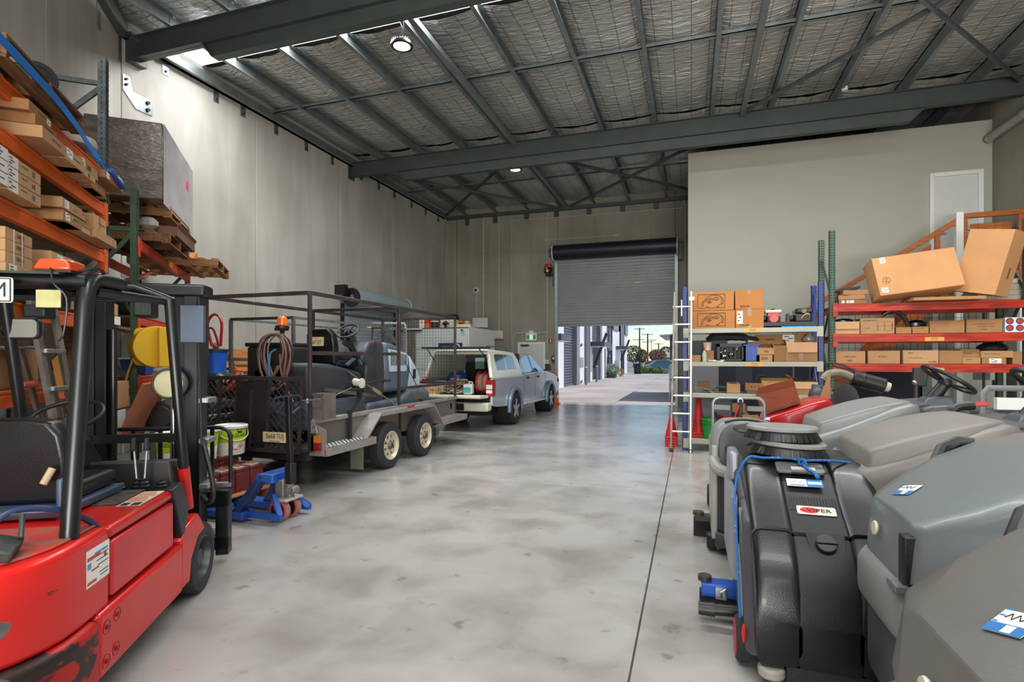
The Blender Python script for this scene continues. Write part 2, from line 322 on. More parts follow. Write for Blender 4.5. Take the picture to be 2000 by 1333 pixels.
# purlins: C sections with bolts, one object each
PUR = mat('purlin_galvanised', '9ba4a6', .42, .75, var=.12, vs=6)
def purlin_mesh(L):
    mb = MB(); mb.box(-.004, .004, 0, L, 6.87, 7.07); mb.box(0, .07, 0, L, 6.866, 6.872); mb.box(0, .07, 0, L, 7.066, 7.072); mb.box(.064, .07, 0, L, 6.87, 6.89)
    return mb
for bay, (y0, y1) in enumerate(((1.0, 6.62), (6.68, 12.70), (12.76, 18.6))):
    first = None
    for i, x in enumerate(PX):
        if first is None: first = purlin_mesh(y1-y0).build('roof_purlin', PUR)
        o = first if i == 0 else first.copy()
        if i: COL.objects.link(o)
        o.location = (x, y0, 0)
        tag(o, f'galvanised steel roof purlin, {["first","second","third","fourth","fifth","sixth","seventh","eighth","ninth","tenth","eleventh","twelfth"][i]} from the long left wall in the {["near","middle","far"][bay]} roof bay', 'purlin', f'roof purlins of the {["near","middle","far"][bay]} bay')
RAF = mat('rafter_grey_paint', '4c5450', .5, .2, var=.08, vs=3)
def ibeam(mb, x0, x1, y, z0, z1, w=.15):
    mb.box(x0, x1, y-.004, y+.004, z0, z1); mb.box(x0, x1, y-w/2, y+w/2, z0, z0+.012); mb.box(x0, x1, y-w/2, y+w/2, z1-.012, z1); return mb
for y, x0, lab in ((6.62, -8.7, 'dark grey steel rafter spanning the near end beside the bright roof light'), (12.73, -8.83, 'dark grey steel rafter crossing in front of the white office wall')):
    t = thing('roof_rafter', lab, 'beam', (0, y, 0))
    ibeam(MB(), x0, 5.95, 0, 6.5, 6.87).build('upper_beam', RAF, t)
    mb = MB(); h0, h1 = x0+1.42, 4.4
    mb.prism([(h0, 6.5), (h0+.2, 6.24), (h1-.28, 6.24), (h1, 6.5)], 'xz', -.004, .004); mb.box(h0+.2, h1-.28, -.075, .075, 6.236, 6.248); mb.box(h0, h1, -.075, .075, 6.488, 6.499)
    mb.hexa([(h0, -.075, 6.49), (h0+.2, -.075, 6.236), (h0+.2, .075, 6.236), (h0, .075, 6.49), (h0+.01, -.075, 6.5), (h0+.21, -.075, 6.25), (h0+.21, .075, 6.25), (h0+.01, .075, 6.5)])
    mb.build('haunch_beam', RAF, t)
    mb = MB()
    mb.box(x0-.12, x0+.012, -.14, .14, 6.42, 6.9)
    mb.build('end_plate', RAF, t)
    for i, x in enumerate(PX): MB().box(x+.006, x+.014, -.06, .06, 6.868, 7.04).build('purlin_cleat', PUR, t)
for y, k, w in ((4.0, 0, 'near'), (9.72, 1, 'middle'), (15.72, 2, 'far')):
    mb = MB(); xs = ([-8.83] if k else [])+PX[0 if k else 2:]+[5.95]
    for a, b in zip(xs, xs[1:]): mb.box(a+.01, b-.01, y-.04, y+.04, 6.93, 6.945); mb.box(a+.01, b-.01, y-.04, y-.03, 6.93, 7.0)
    tag(mb.build('purlin_bridging', PUR), f'galvanised bridging line running across the {w} bay purlins', 'bracing', 'purlin bridging lines')
TUBE = mat('strut_grey', '7d8486', .45, .3, var=.08)
for x, y0, y1, l in ((-4.1, 1.0, 18.55, 'left strut tube along the roof beside the high bay lights'), (1.05, 1.0, 12.7, 'right strut tube along the roof near the diagonal braces')):
    mb = MB()
    for a, b in ((1.0, 6.55), (6.7, 12.65), (12.8, 18.55)):
        if b <= y1+.1: mb.box(x-.05, x+.05, a, b, 6.76, 6.86)
    tag(mb.build('roof_strut', TUBE), 'square grey steel '+l, 'strut')
BR = mat('brace_grey', '6d7476', .5, .4, var=.1)
def angle_bar(a, b, lab, g):
    mb = MB(); mb.bar(a, b, .075, .008); a2 = V(a)+V(0, 0, -.035); b2 = V(b)+V(0, 0, -.035); mb.bar(a2, b2, .008, .075)
    tag(mb.build('roof_brace', BR), lab, 'brace', g)
G2 = 'diagonal roof braces'
angle_bar((-8.62, 18.3, 6.84), (-4.95, 14.1, 6.84), 'steel angle brace rising from the far left roof corner', G2)
angle_bar((-8.3, 13.5, 6.80), (-4.25, 18.5, 6.80), 'steel angle brace crossing the far left corner brace', G2)
angle_bar((-4.0, 18.5, 6.84), (0.2, 14.0, 6.84), 'steel angle brace above the roller door reaching the office wall', G2)
angle_bar((-3.3, 14.0, 6.80), (.6, 18.4, 6.80), 'steel angle brace crossing over the roller door brace', G2)
angle_bar((1.05, 12.6, 6.84), (5.8, 6.9, 6.84), 'steel angle brace rising right from the middle rafter towards the front', G2)
angle_bar((1.1, 6.8, 6.79), (5.85, 12.65, 6.79), 'steel angle brace falling to the right wall end of the middle rafter', G2)
# eave channels and wall brackets
t1 = struct(MB().box(-8.83, -8.74, 6.45, 18.6, 6.78, 6.99).box(-8.83, -8.66, 6.45, 18.6, 6.78, 6.79).build('trim_1', PUR))
t2 = struct(MB().box(-8.7, -.1, 18.53, 18.65, 6.72, 6.84).build('trim_2', RAF))
mb = MB(); angbox(mb, .1, 13, 0, .12, 6.74, 6.95); t3 = struct(mb.build('trim_3', RAF))
def bracket(x, y, z, ax):
    mb = MB()
    if ax == 'x': mb.box(x, x+.012, y-.06, y+.06, z-.16, z+.1); mb.m(1).cyl((x+.01, y, z-.1), (x+.035, y, z-.1), .022, n=6)
    elif ax == 'y': mb.box(x-.09, x+.09, y-.012, y, z-.2, z+.1); mb.m(1).cyl((x, y-.01, z-.12), (x, y-.04, z-.12), .022, n=6)
    return mb
for y in (7.2, 8.28, 8.95, 9.9, 10.9, 11.9, 13.2, 14.1, 15.0, 16.1, 17.1, 18.1): bracket(-8.83, y, 6.72, 'x').build('wall_bracket', [STEEL, DSTEEL], t1)
for x in (-7.9, -6.8, -5.6, -4.5, -3.35, -2.2, -1.1): bracket(x, 18.65, 6.68, 'y').build('wall_bracket', [RAF, DSTEEL], t2)
for t in (.12, 1.0, 1.9): angbox(MB(), t-.06, t+.06, 0, .015, 6.35, 6.78).build('wall_bracket', STEEL, t3)
mb = MB().prism([(6.44, 6.2), (6.44, 5.95), (6.66, 5.72), (6.95, 5.72), (6.95, 5.98), (6.6, 5.98), (6.55, 6.2)], 'yz', -8.83, -8.815)
mb.m(1)
for z in (5.79, 5.91): mb.cyl((-8.82, 6.86, z), (-8.78, 6.86, z), .03, n=6)
for z in (6.05, 6.14): mb.cyl((-8.82, 6.49, z), (-8.78, 6.49, z), .022, n=6)
tag(mb.build('corner_plate', [STEEL, DSTEEL]), 'galvanised bolted joint plate on the concrete under the near rafter', 'bracket')
# services: high bay lights, smoke detector
LENS = mat('lamp_lens', 'fff8e8', .4, var=.02, emit=2.0)
for p, l in (((-4.28, 7.5, 6.42), 'round black high bay lamp hanging by a wire near the roof light'), ((-4.36, 13.5, 6.48), 'round black high bay lamp beyond the middle rafter')):
    t = thing('high_bay_lamp', l, 'lamp', p, group='high bay lamps')
    MB().lathe([(.0, .12), (.06, .12), (.075, .07), (.16, .05), (.175, .02), (.175, -.01), (.15, -.02), (.13, -.012)], n=28).build('housing', DBL, t)
    mb = MB()
    for k in range(28): a = 2*math.pi*k/28; mb.bar((math.cos(a)*.09, math.sin(a)*.09, .07), (math.cos(a)*.168, math.sin(a)*.168, .05), .008, .03)
    tag(mb.build('heat_sink', DBL, t), kind='stuff')
    MB().lathe([(0, -.012), (.13, -.012), (.13, 0)], n=28).build('lens', LENS, t)
    MB().tube(spline([(0, 0, .12), (.02, 0, .25), (-.03, 0, .38), (0, 0, .5)], 4), .006, 6).tube([(0, 0, .12), (.04, 0, .2), (.02, 0, .5)], .004, 5).build('hanging_wire', DSTEEL, t)
    lp = light('high_bay_glow', 'SPOT', (p[0], p[1], p[2]-.04), (0, 0, 0), 90, (1, .95, .86), spot_size=R(120), spot_blend=.6, shadow_soft_size=.13); lp.parent = None
tag(MB().lathe([(0, .0), (.05, .0), (.06, .03), (.06, .07), (0, .07)], (2.88, 12.25, 6.84), n=20).build('smoke_detector', WHITE), 'small white smoke detector on the ceiling by the middle rafter', 'detector')
# ================================================================== BACK WALL FITTINGS AND OUTDOORS
CURT = mat('curtain_grey', '9fa2a1', .42, .35, var=.05, vs=2); NAVY = mat('drum_navy', '1b1d2c', .4, .2, var=.1)
t = thing('roller_door', 'big half-open grey roller door with a dark drum in the back wall', 'roller door', (-2.475, 18.6, 0))
mb = MB(); n = 176; z0, z1 = 2.72, 5.02; ring = []
prof = []
for i in range(n+1):
    z = z0+(z1-z0)*i/n; ph = (i % 8)/8; prof.append((z, -.022*math.sin(math.pi*min(1, ph*1.35)) if ph < .74 else 0.004))
mb.add([(x, y, z) for z, y in prof for x in (-1.98, 1.98)], [(2*i, 2*i+1, 2*i+3, 2*i+2) for i in range(n)])
mb.build('curtain', CURT, t, angle=50, fix=False)
MB().box(-1.98, 1.98, -.03, .03, 2.65, 2.73).build('bottom_rail', mat('rail_zinc', '7c8688', .4, .5), t, bevel=.006)
mb = MB(); K = 40; pr = []
for i in range(K+1): a = math.pi*2*i/K; pr.append((.255+.012*math.sin(a*20), a))
mb.loft([[(x, -.27+math.cos(a)*r, 5.2+math.sin(a)*r) for r, a in pr[:-1]] for x in (-2.03, 2.03)]); mb.build('drum', NAVY, t)
for x in (-2.05, 2.05): MB().cyl((x-.015, -.27, 5.2), (x+.015, -.27, 5.2), .285, n=28).build('drum_end_plate', WHITE, t)
for x in (-2.03, 2.0): MB().box(x-.01, x+.04, -.05, .04, 0, 5.0).box(x-.03, x+.06, -.055, -.045, 0, 5.0).build('side_track', mat('track_zinc', 'a3b2ae', .35, .6), t)
MB().box(-2.2, -2.05, -.3, 0, 5.08, 5.35).build('left_bracket', DBL, t); MB().box(2.08, 2.2, -.15, .04, 4.75, 5.35).build('right_bracket', DBL, t)
MB().box(.66, .86, -.05, -.024, 4.06, 4.1).build('yellow_sticker', YEL, t)
t = thing('door_motor', 'roller door motor and red gearbox mounted left of the drum', 'motor', (-4.75, 18.58, 4.45))
MB().box(-.13, .13, -.04, .06, -.02, .06).cyl((.16, -.05, .33), (.16, -.05, -.4), .012).build('chain_bracket', DBL, t)
MB().cyl((-.12, -.12, .18), (.12, -.12, .18), .11, n=14).cyl((0, -.12, .0), (0, -.12, .3), .06).build('gearbox', DBL, t)
MB().cyl((-.09, -.2, .33), (.09, -.2, .33), .06).box(.02, .12, -.25, -.1, .26, .4).build('red_cover', RED, t, bevel=.01)
MB().cyl((0, -.2, .14), (0, -.27, .14), .05).ball((-.03, -.24, .24), .05).build('brass_brake', mat('brass', 'c8a874', .35, .7), t)
CONDM = mat('conduit_pvc', 'b9b8b0', .5, var=.04)
def conduit(pts, lab, r=.018, saddles=()):
    mb = MB().tube([(x, 18.615, z) for x, z in pts], r, 8)
    for x, z in saddles: mb.box(x-.05, x+.05, 18.6, 18.655, z-.012, z+.012)
    tag(mb.build('conduit', CONDM), lab, 'conduit', 'conduits on the back wall')
def vs(x, zs): return [(x, z) for z in zs]
conduit([(-6.88, 6.85), (-7.05, 6.84), (-7.18, 6.78), (-7.24, 6.62), (-7.24, 2.98)], 'thick grey conduit with a bent top running down behind the monitor', .026, vs(-7.24, (6.3, 5.5, 4.55, 3.65)))
conduit([(-6.62, 6.82), (-6.66, 6.7), (-6.63, 6.5), (-6.64, 2.5)], 'thin grey conduit down to the cream junction box', .018, vs(-6.64, (4.7, 3.75)))
conduit([(-6.15, 1.7), (-6.15, 6.51), (-.2, 6.47), (-.2, 6.68)], 'long grey conduit going up then across high above the roller door', .016, vs(-6.15, (5.6, 4.7, 3.75))+[(-5, 6.5), (-3.8, 6.49), (-2.6, 6.485), (-1.2, 6.48)])
conduit([(-4.69, 6.82), (-4.78, 6.72), (-4.83, 6.5), (-4.83, 1.75)], 'grey conduit dropping beside the roller door to the switch', .02, vs(-4.83, (6.2, 5.1, 4.2, 3.2)))
conduit([(-4.83, 5.72), (-2.46, 5.72)], 'short horizontal conduit ending in a round cap above the drum', .014, [(-4.1, 5.72), (-3.1, 5.72)])
conduit([(-6.1, 1.7), (-6.1, 2.3), (-6.04, 2.42), (-5.93, 2.45), (-4.84, 2.45)], 'conduit bending over the exit door behind the green sign', .022, [(-6.1, 2.0)])
conduit([(-.3, 6.77), (-.21, 6.71), (-.17, 6.55), (-.2, 2.2)], 'conduit with a bent top right of the roller door', .022, vs(-.19, (5.4, 5.0, 4.0)))
conduit([(-7.52, 4.0), (-7.52, 2.95)], 'short conduit below the round security camera', .016, vs(-7.52, (3.7, 3.1)))
for x, z, l in ((-4.83, 5.72, 'round conduit box on the drop beside the roller door'), (-2.42, 5.72, 'round end cap of the short conduit above the drum'), (-4.84, 2.45, 'round conduit box right of the exit sign')):
    tag(MB().cyl((x, 18.65, z), (x, 18.58, z), .045, n=16).build('junction_box', CONDM, bevel=.004), l, 'junction box')
t = thing('security_camera', 'white dome security camera on top of the short conduit', 'camera', (-7.52, 18.62, 4.05))
MB().cyl((0, .03, 0), (0, -.06, 0), .1, n=20).build('housing', WHITE, t, bevel=.01); MB().ball((0, -.07, 0), .06).build('dome', DBL, t)
t = thing('exit_sign', 'green and white running man exit sign above the exit door', 'sign', (-5.40, 18.6, 2.17))
MB().box(-.2, .2, -.05, .03, 0, .27).box(-.08, .08, -.04, .03, .27, .36).build('sign_box', WHITE, t, bevel=.006)
EXG = mat('exit_green', '2f9a58', .5, var=.03, emit=.25); EXW = mat('exit_white', 'f4f8f4', .5, var=.01, emit=.5)
MB().box(-.17, -.055, -.056, -.05, .05, .21).box(.06, .17, -.056, -.05, .05, .21).build('green_panel', EXG, t)
mb = MB().box(-.055, .06, -.056, -.05, .05, .21)
mb.m(1).cbox((.01, -.057, .19), (.022, .004, .022)).bar((.0, -.057, .175), (-.012, -.057, .125), .022, .004).bar((-.01, -.057, .125), (-.035, -.057, .08), .012, .004).bar((-.008, -.057, .125), (.015, -.057, .105), .012, .004).bar((.015, -.057, .105), (.012, -.057, .07), .012, .004).bar((0, -.057, .165), (.03, -.057, .145), .01, .004).bar((-.004, -.057, .165), (-.034, -.057, .15), .01, .004)
mb.build('running_man_panel', [EXW, EXG], t)
t = thing('fire_point_sign', 'small red fire point sign with a white mark on the back wall', 'sign', (-4.71, 18.64, 2.15))
MB().box(-.06, .06, -.01, .005, -.075, .075).build('plate', RED, t); MB().box(-.02, .02, -.014, -.01, -.01, .055).box(-.02, .02, -.014, -.01, -.05, -.03).build('white_mark', WHITE, t)
t = thing('alarm_call_point', 'dark red fire call point beside the roller door track', 'alarm', (-4.6, 18.62, 1.53))
MB().box(-.07, .07, -.03, .03, -.1, .1).build('case', mat('maroon', '4d1519', .5), t, bevel=.01); MB().box(-.03, .03, -.04, -.03, -.02, .05).build('button', WHITE, t); MB().ball((0, -.03, -.14), .03).build('lamp', RED, t)
t = thing('door_switch_box', 'small white switch box at the end of the conduit', 'switch', (-4.84, 18.61, 1.39))
MB().box(-.07, .07, -.03, .04, -.1, .1).build('case', WHITE, t, bevel=.012); MB().cyl((0, -.03, .03), (0, -.045, .03), .02).build('button', BLK, t)
CREAM = mat('cream_enamel', 'd8d2bd', .45, var=.04)
t = thing('meter_box', 'cream metal junction box on the back wall right of the white cabin', 'box', (-6.65, 18.58, 2.24))
MB().box(-.19, .19, -.06, .07, 0, .31).build('case', CREAM, t, bevel=.008); MB().box(-.175, .175, -.068, -.06, .015, .295).build('lid', CREAM, t, bevel=.004); MB().box(-.1, .12, -.071, -.067, .03, .045).build('maker_plate', DSTEEL, t)
# ---------------- outdoors
DRIVE = mat('driveway_concrete', 'b9b1ab', .8, vs=.35, col2='9c948f', bump=.05, bs=10, detail=8); ASPH = mat('road_asphalt', '8a8886', .9, vs=1)
dr = struct(MB().box(-6.5, 24, 18.72, 57, -.2, -.03).build('driveway', JOINT))
for y0, y1 in ((18.73, 19.6), (19.61, 25.6), (25.62, 31.6), (31.62, 38), (38.02, 46), (46.02, 57)):
    for x0, x1 in ((-6.5, -2.51), (-2.49, 2.5), (2.52, 8)): MB().box(x0, x1, y0, y1, -.03, -.012).build('concrete_slab', DRIVE, dr)
struct(MB().box(-160, 160, 57, 330, -.3, -.06).box(24, 160, 18, 57, -.3, -.06).box(-160, -16, 19, 57, -.3, -.06).build('street', ASPH))
FW = mat('facade_white', 'e9e8ea', .7, var=.03, vs=.6); FD = mat('facade_charcoal', '5b5c66', .6, var=.06); FDK = mat('facade_dark', '2b2d38', .5, var=.1); FG = mat('facade_grey', '8d8e93', .7, var=.04)
GLZ = mat('window_glass_dark', '34465a', .06, 0, var=.15, vs=.8, spec=.9); SLAT = mat('shutter_slate', '646775', .5, .2, var=.06)
t = thing('warehouse_row', 'row of white and charcoal warehouse units along the left of the driveway', 'building', (-6.45, 19, 0))
def fb(y0, y1, z0, z1, m, name, d=.1, x0=0): return MB().box(-3+x0, d, y0-19, y1-19, z0, z1).build(name, m, t)
fb(19.0, 57.6, 0, 7, FG, 'core', -.45)
for y0, y1, z0, z1, m in ((19.0, 27.95, 0, 7, FW), (30.9, 31.8, 0, 7, FG), (31.8, 33.65, 0, 7, FW), (35.4, 36.5, 0, 7, FW), (39.5, 40.3, 0, 7, FG), (40.3, 42.0, 0, 7, FW), (42.0, 42.8, 2.3, 7, FW), (42.75, 43.15, 0, 7, FW), (46.6, 51.3, 0, 4.0, FW), (46.6, 50, 4.0, 7, FG), (51.3, 55.2, 2.4, 7, SLAT), (55.2, 57.6, 0, 3.9, FW), (55.2, 57.6, 3.9, 7, FG), (51.3, 52.2, 0, 7, FW)): fb(y0, y1, z0, z1, m, 'wall_panel', .1 if m is not FG else .2)
for y0, y1, z0, z1 in ((27.95, 30.9, 0, 7), (36.5, 39.5, 2.6, 7)):
    f = MB().box(-.2, -.06, y0-19, y1-19, z0, z1).build('shutter', SLAT, t); k = 0; first = None
    z = z0
    while z < z1-.05:
        if first is None: first = MB().prism([(-.06, 0), (-.01, .05), (-.01, .1), (-.06, .14)], 'xz', y0-19, y1-19).build('slat', SLAT, f); first.location.z = z
        else: c = first.copy(); COL.objects.link(c); c.location.z = z
        z += .15
MB().box(-2.6, -.3, 17.6, 20.4, 0, 2.6).build('alcove', mat('alcove_grey', '8f8c92', .8), t)
MB().box(-.2, .12, 17.5, 20.5, 2.56, 2.66).build('alcove_lintel', FW, t)
for y0, y1, z0, z1 in ((43.15, 46.6, 0, 2.2), (43.15, 46.6, 2.75, 4.2), (52.2, 55.2, 0, 2.2), (43.15, 46.6, 4.4, 7), (55.4, 57.4, 4.2, 6.4)):
    f = MB().box(-.1, 0, y0-19, y1-19, z0, z1).build('window', GLZ if z0 != 2.75 else FD, t); m2 = MB()
    for yy in (y0, (y0+y1)/2, y1): m2.box(0, .05, yy-19.04, yy-18.96, z0, z1)
    for zz in (z0+.03, (z0+z1)/2, z1-.03): m2.box(0, .04, y0-19, y1-19, zz-.03, zz+.03)
    m2.build('window_frame', FDK, f)
MB().box(-.1, .03, 23, 23.75, 0, 2.25).build('entry_door', mat('entry_dark', '3a2d2b', .5), t)
for y, w, s in ((23.0, 2.0, 1), (35.2, 3.0, 0), (48.6, 4.0, 0)):
    MB().box(0, 1.12, y-19, y-19+w, 2.33, 2.62).build('canopy', FD, t, bevel=.01); MB().box(.02, 1.1, y-18.98, y-19.02+w, 2.30, 2.335).build('canopy_soffit', FW, t)
for y in (22.4, 36.2, 50.0): MB().bar((.15, y-18.2, .9), (1.15, y-19.2, 3.2), .13).build('canopy_strut', FDK, t)
for y in (33.9, 34.3, 34.8): MB().cyl((.2, y-19, 0), (.2, y-19, 7), .09, n=12).build('downpipe', FG, t)
MB().box(.1, .13, 32.3-19, 33.3-19, 1.0, 1.6).build('meter_plate', mat('meter_grey', 'a2a196', .6), t)
for z in (2.25, .02): MB().box(.1, .12, 32.4-19, 32.7-19, z+.0, z+.15).box(.1, .12, 32.8-19, 33-19, z+.05, z+.2).build('wall_lettering', FDK, t)
MB().box(.1, .5, 47.8-19, 49-19, .55, 1.35).cyl((.5, 29.4, .95), (.52, 29.4, .95), .3, n=20).build('air_conditioner', mat('aircon', 'c9c9c6', .5), t)
# driveway things
for x, y, l in ((-5.85, 31.6, 'nearer grey bollard on the driveway edge'), (-5.85, 35.4, 'farther grey bollard on the driveway edge')):
    b = thing('bollard', l, 'bollard', (x, y, -.012), group='bollards by the warehouse row'); MB().cyl((0, 0, 0), (0, 0, 1.05), .075, n=14).build('post', FG, b, bevel=.01); MB().cyl((0, 0, 1.0), (0, 0, 1.06), .08, n=14).build('cap', WHITE, b)
LEAF = [mat('leaf_green', '5d7f3a', .7, var=.25, vs=20), mat('leaf_sage', '93a08c', .7, var=.2, vs=20), mat('leaf_dark', '46572f', .7, var=.3, vs=20), mat('leaf_rust', '8d5a45', .7, var=.25, vs=20), mat('leaf_lime', '7fa045', .7, var=.2, vs=20)]
BARK = mat('bark', '5b4a3a', .9, var=.2)
def leafball(mb, c, sc, n, size, rn):
    for _ in range(n):
        while True:
            p = V(rn.uniform(-1, 1), rn.uniform(-1, 1), rn.uniform(-1, 1))
            if p.length < 1: break
        p = p.normalized()*(p.length**.4); q = V(c)+V(p.x*sc[0], p.y*sc[1], p.z*sc[2])
        a = V(rn.gauss(0, 1), rn.gauss(0, 1), rn.gauss(0, 1)).normalized()*size; b = a.orthogonal().normalized()*size*.6
        mb.add([q-a, q+b, q+a, q-b], [(0, 1, 2, 3)])
def plant(name, lab, cat, loc, sc, m, n, size, trunk=0, group=None, seed=1):
    t = thing(name, lab, cat, loc, group=group); mb = MB(); leafball(mb, (0, 0, trunk+sc[2]*.9), sc, n, size, random.Random(seed)); mb.build('foliage', m, t, fix=False)
    MB().tube([(0, 0, 0), (.03, 0, trunk*.6+.1), (0, .02, trunk+sc[2]*.6)], [.03+.04*trunk, .03+.03*trunk, .02], 6).build('trunk' if trunk else 'stem', BARK, t)
t = thing('planter_shrub', 'grey-leaved shrub spilling from a low green planter by the glazing', 'shrub', (-6.0, 43.4, -.012))
MB().box(-.45, .35, -.4, .5, 0, .45).build('planter', mat('planter_green', '4f5c41', .8), t, bevel=.03); mb = MB(); leafball(mb, (0, 0, .62), (.62, .6, .5), 700, .07, random.Random(2)); mb.build('foliage', LEAF[1], t, fix=False)
plant('flower_shrub', 'small orange-flowered plant beside the planter', 'shrub', (-5.75, 47.5, -.012), (.3, .3, .35), mat('leaf_orange', 'b9852f', .7, var=.3, vs=20), 200, .06, seed=9)
for i, (x, y, sx, sz, m, l) in enumerate(((-4.75, 56.6, .75, .36, 0, 'green hedge clump at the left end of the kerb'), (-4.05, 56.8, .8, .45, 4, 'lighter green hedge clump in the middle of the kerb'), (-3.25, 56.6, .7, .42, 0, 'green hedge clump beside the dry grass'), (-2.55, 56.9, .5, .3, 1, 'dry grassy clump at the right end of the kerb'))):
    plant('hedge_shrub', l, 'shrub', (x, y, -.05), (sx, .6, sz), LEAF[m], 700, .07, group='hedge clumps at the driveway end', seed=20+i)
for i, (x, y, sx, sz, tr, m, l) in enumerate(((-9.5, 96, 1.7, 1.5, 1.0, 2, 'bushy olive street tree beside the warehouse end'), (-8.3, 99, 1.0, 1.2, .9, 3, 'reddish street tree right of the first power pole'), (-7.5, 130, 2.0, 1.4, 1.0, 2, 'dark distant tree behind the middle power pole'), (-5.9, 108, 1.6, 1.1, .9, 3, 'rust coloured tree left of the grey roofed house'), (-5.0, 120, 1.6, 1.6, 1.1, 2, 'dark green tree behind the rust coloured tree'), (-4.3, 88, 1.2, .6, .1, 4, 'light green bush before the house'), (-5.6, 82, .9, .55, .1, 3, 'pink flowering bush beside the light green bush'), (-3.3, 76, .5, .8, .2, 0, 'green bush right of the blue car'))):
    plant('street_tree', l, 'tree', (x, y, -.06), (sx, 1.2, sz), LEAF[m], 900, .16, tr, 'trees across the street', 40+i)
POLE = mat('power_pole', '4a443f', .9)
for i, (x, y, z, arms, l) in enumerate(((-13.2, 150, 9.8, (9.5, 6.6), 'nearest tall power pole with two crossarms'), (-11.1, 150, 8.2, (8.0, 6.0), 'second power pole with a lamp and two crossarms'), (-11.4, 170, 7.2, (7.1,), 'slim grey street lamp pole between power poles'), (-9.9, 180, 6.4, (6.2,), 'third smaller power pole far down the street'))):
    t = thing('power_pole', l, 'pole', (x, y, -.06), group='poles along the street'); MB().cyl((0, 0, 0), (0, 0, z), .22 if i != 2 else .1, .16 if i != 2 else .07, n=10).build('post', POLE if i != 2 else FG, t)
    for a in arms: MB().box(-1.5 if a != 6.6 else -1.8, 1.4, -.08, .08, a-.08, a+.06).build('crossarm', POLE, t)
t = thing('house', 'low house with a pale grey hipped roof beyond the street', 'house', (-1.0, 108, -.06))
MB().box(-3.9, 5, 0, 7, 0, 1.9).build('brick_wall', mat('house_wall', 'b9a79b', .8), t); MB().add([(-4.6, -.6, 1.75), (5.6, -.6, 1.75), (5.6, 7.6, 1.75), (-4.6, 7.6, 1.75), (-.8, 3.4, 4.1), (2.4, 3.4, 4.1)], [(0, 1, 5, 4), (1, 2, 5), (2, 3, 4, 5), (3, 0, 4), (3, 2, 1, 0)]).build('roof', mat('house_roof', 'b5b3b4', .7), t)
MB().box(-2.8, -1.2, -.05, 0, .5, 1.5).build('window', GLZ, t); MB().box(-.4, .6, -.05, 0, .5, 1.5).build('window', GLZ, t)
def small_car(loc, rz, paint, lab):
    t = thing('parked_car', lab, 'car', loc, rz)
    pr = [(-2.0, .35), (2.0, .35), (2.02, .75), (1.3, .92), (.7, 1.38), (-.9, 1.42), (-1.6, .95), (-2.02, .85)]
    MB().prism(pr, 'xz', -.82, .82).build('body', paint, t, bevel=.08, seg=3)
    MB().prism([(1.2, .95), (.68, 1.34), (-.85, 1.37), (-1.45, .97)], 'xz', -.83, .83).build('side_glass', GLZ, t)
    MB().add([(1.34, -.7, .95), (1.34, .7, .95), (.74, .62, 1.38), (.74, -.62, 1.38), (1.36, -.7, .93), (1.36, .7, .93), (.78, .62, 1.385), (.78, -.62, 1.385)], [(0, 1, 2, 3), (4, 5, 6, 7), (0, 1, 5, 4)]).build('windscreen', GLZ, t)
    for x in (-1.25, 1.25):
        for y in (-.78, .78): MB().cyl((x, y-.09, .31), (x, y+.09, .31), .31, n=18).build('wheel', RUB, t)
small_car((-3.25, 67, -.05), 200, mat('teal_paint', '2f7f98', .3, .3, coat=.4), 'small teal car parked across the street')
small_car((-8.6, 69, -.05), 95, mat('silver_blue_paint', '9aa7b8', .3, .3, coat=.4), 'pale blue car half hidden at the warehouse end')
for x, l, m in ((-5.22, 'left dark blue wheelie bin at the driveway end', FDK), (-4.86, 'right dark blue wheelie bin at the driveway end', FDK)):
    t = thing('wheelie_bin', l, 'bin', (x, 55, -.012), group='wheelie bins'); MB().hexa([(-.13, -.2, .1), (.13, -.2, .1), (.13, .2, .1), (-.13, .2, .1), (-.16, -.28, .95), (.16, -.28, .95), (.16, .28, .95), (-.16, .28, .95)]).build('tub', m, t); MB().box(-.17, .17, -.3, .3, .95, 1.03).build('lid', m, t, bevel=.02); MB().cyl((-.16, .22, .1), (.16, .22, .1), .1, n=12).build('wheel', RUB, t)
t = thing('driveway_shed', 'dark grey clad shed with a thin roof right of the driveway', 'shed', (-.75, 21, -.012))
MB().box(0, 5, 0, 5, 0, 2.42).build('cladding', mat('shed_grey', '6d6e74', .6, var=.05), t)
MB().add([(-.36, -.35, 2.38), (5.3, -.35, 2.75), (5.3, 5.3, 2.75), (-.36, 5.3, 2.38), (-.36, -.35, 2.42), (5.3, -.35, 2.8), (5.3, 5.3, 2.8), (-.36, 5.3, 2.42)], [(0, 1, 2, 3), (4, 5, 6, 7), (0, 1, 5, 4), (1, 2, 6, 5), (2, 3, 7, 6), (3, 0, 4, 7)]).build('roof', STEEL, t)
MB().box(0, 1.4, -.03, 0, 1.42, 1.5).box(.02, .5, -.05, 0, .78, 1.36).box(.02, .5, -.05, 0, .25, .72).build('white_panel', WHITE, t, bevel=.01); MB().box(-.03, 0, -.02, .1, .0, 1.3).build('corner_post', STEEL, t)
t = thing('traffic_cone', 'orange and white traffic barrier pole folded against the door jamb', 'cone', (-4.35, 17.95, 0))
MB().box(-.12, .14, -.14, .14, 0, .04).build('foot', ORANGE, t, bevel=.01); MB().cyl((-.04, 0, .04), (-.04, 0, 1.15), .05, .035, n=12).cyl((.06, .04, .04), (.06, .04, .55), .04, .02, n=10).build('body', mat('cone_orange', 'f07b1e', .5), t); MB().cyl((-.04, 0, .5), (-.04, 0, .65), .05).cyl((.06, .04, .2), (.06, .04, .3), .04).build('white_band', WHITE, t)
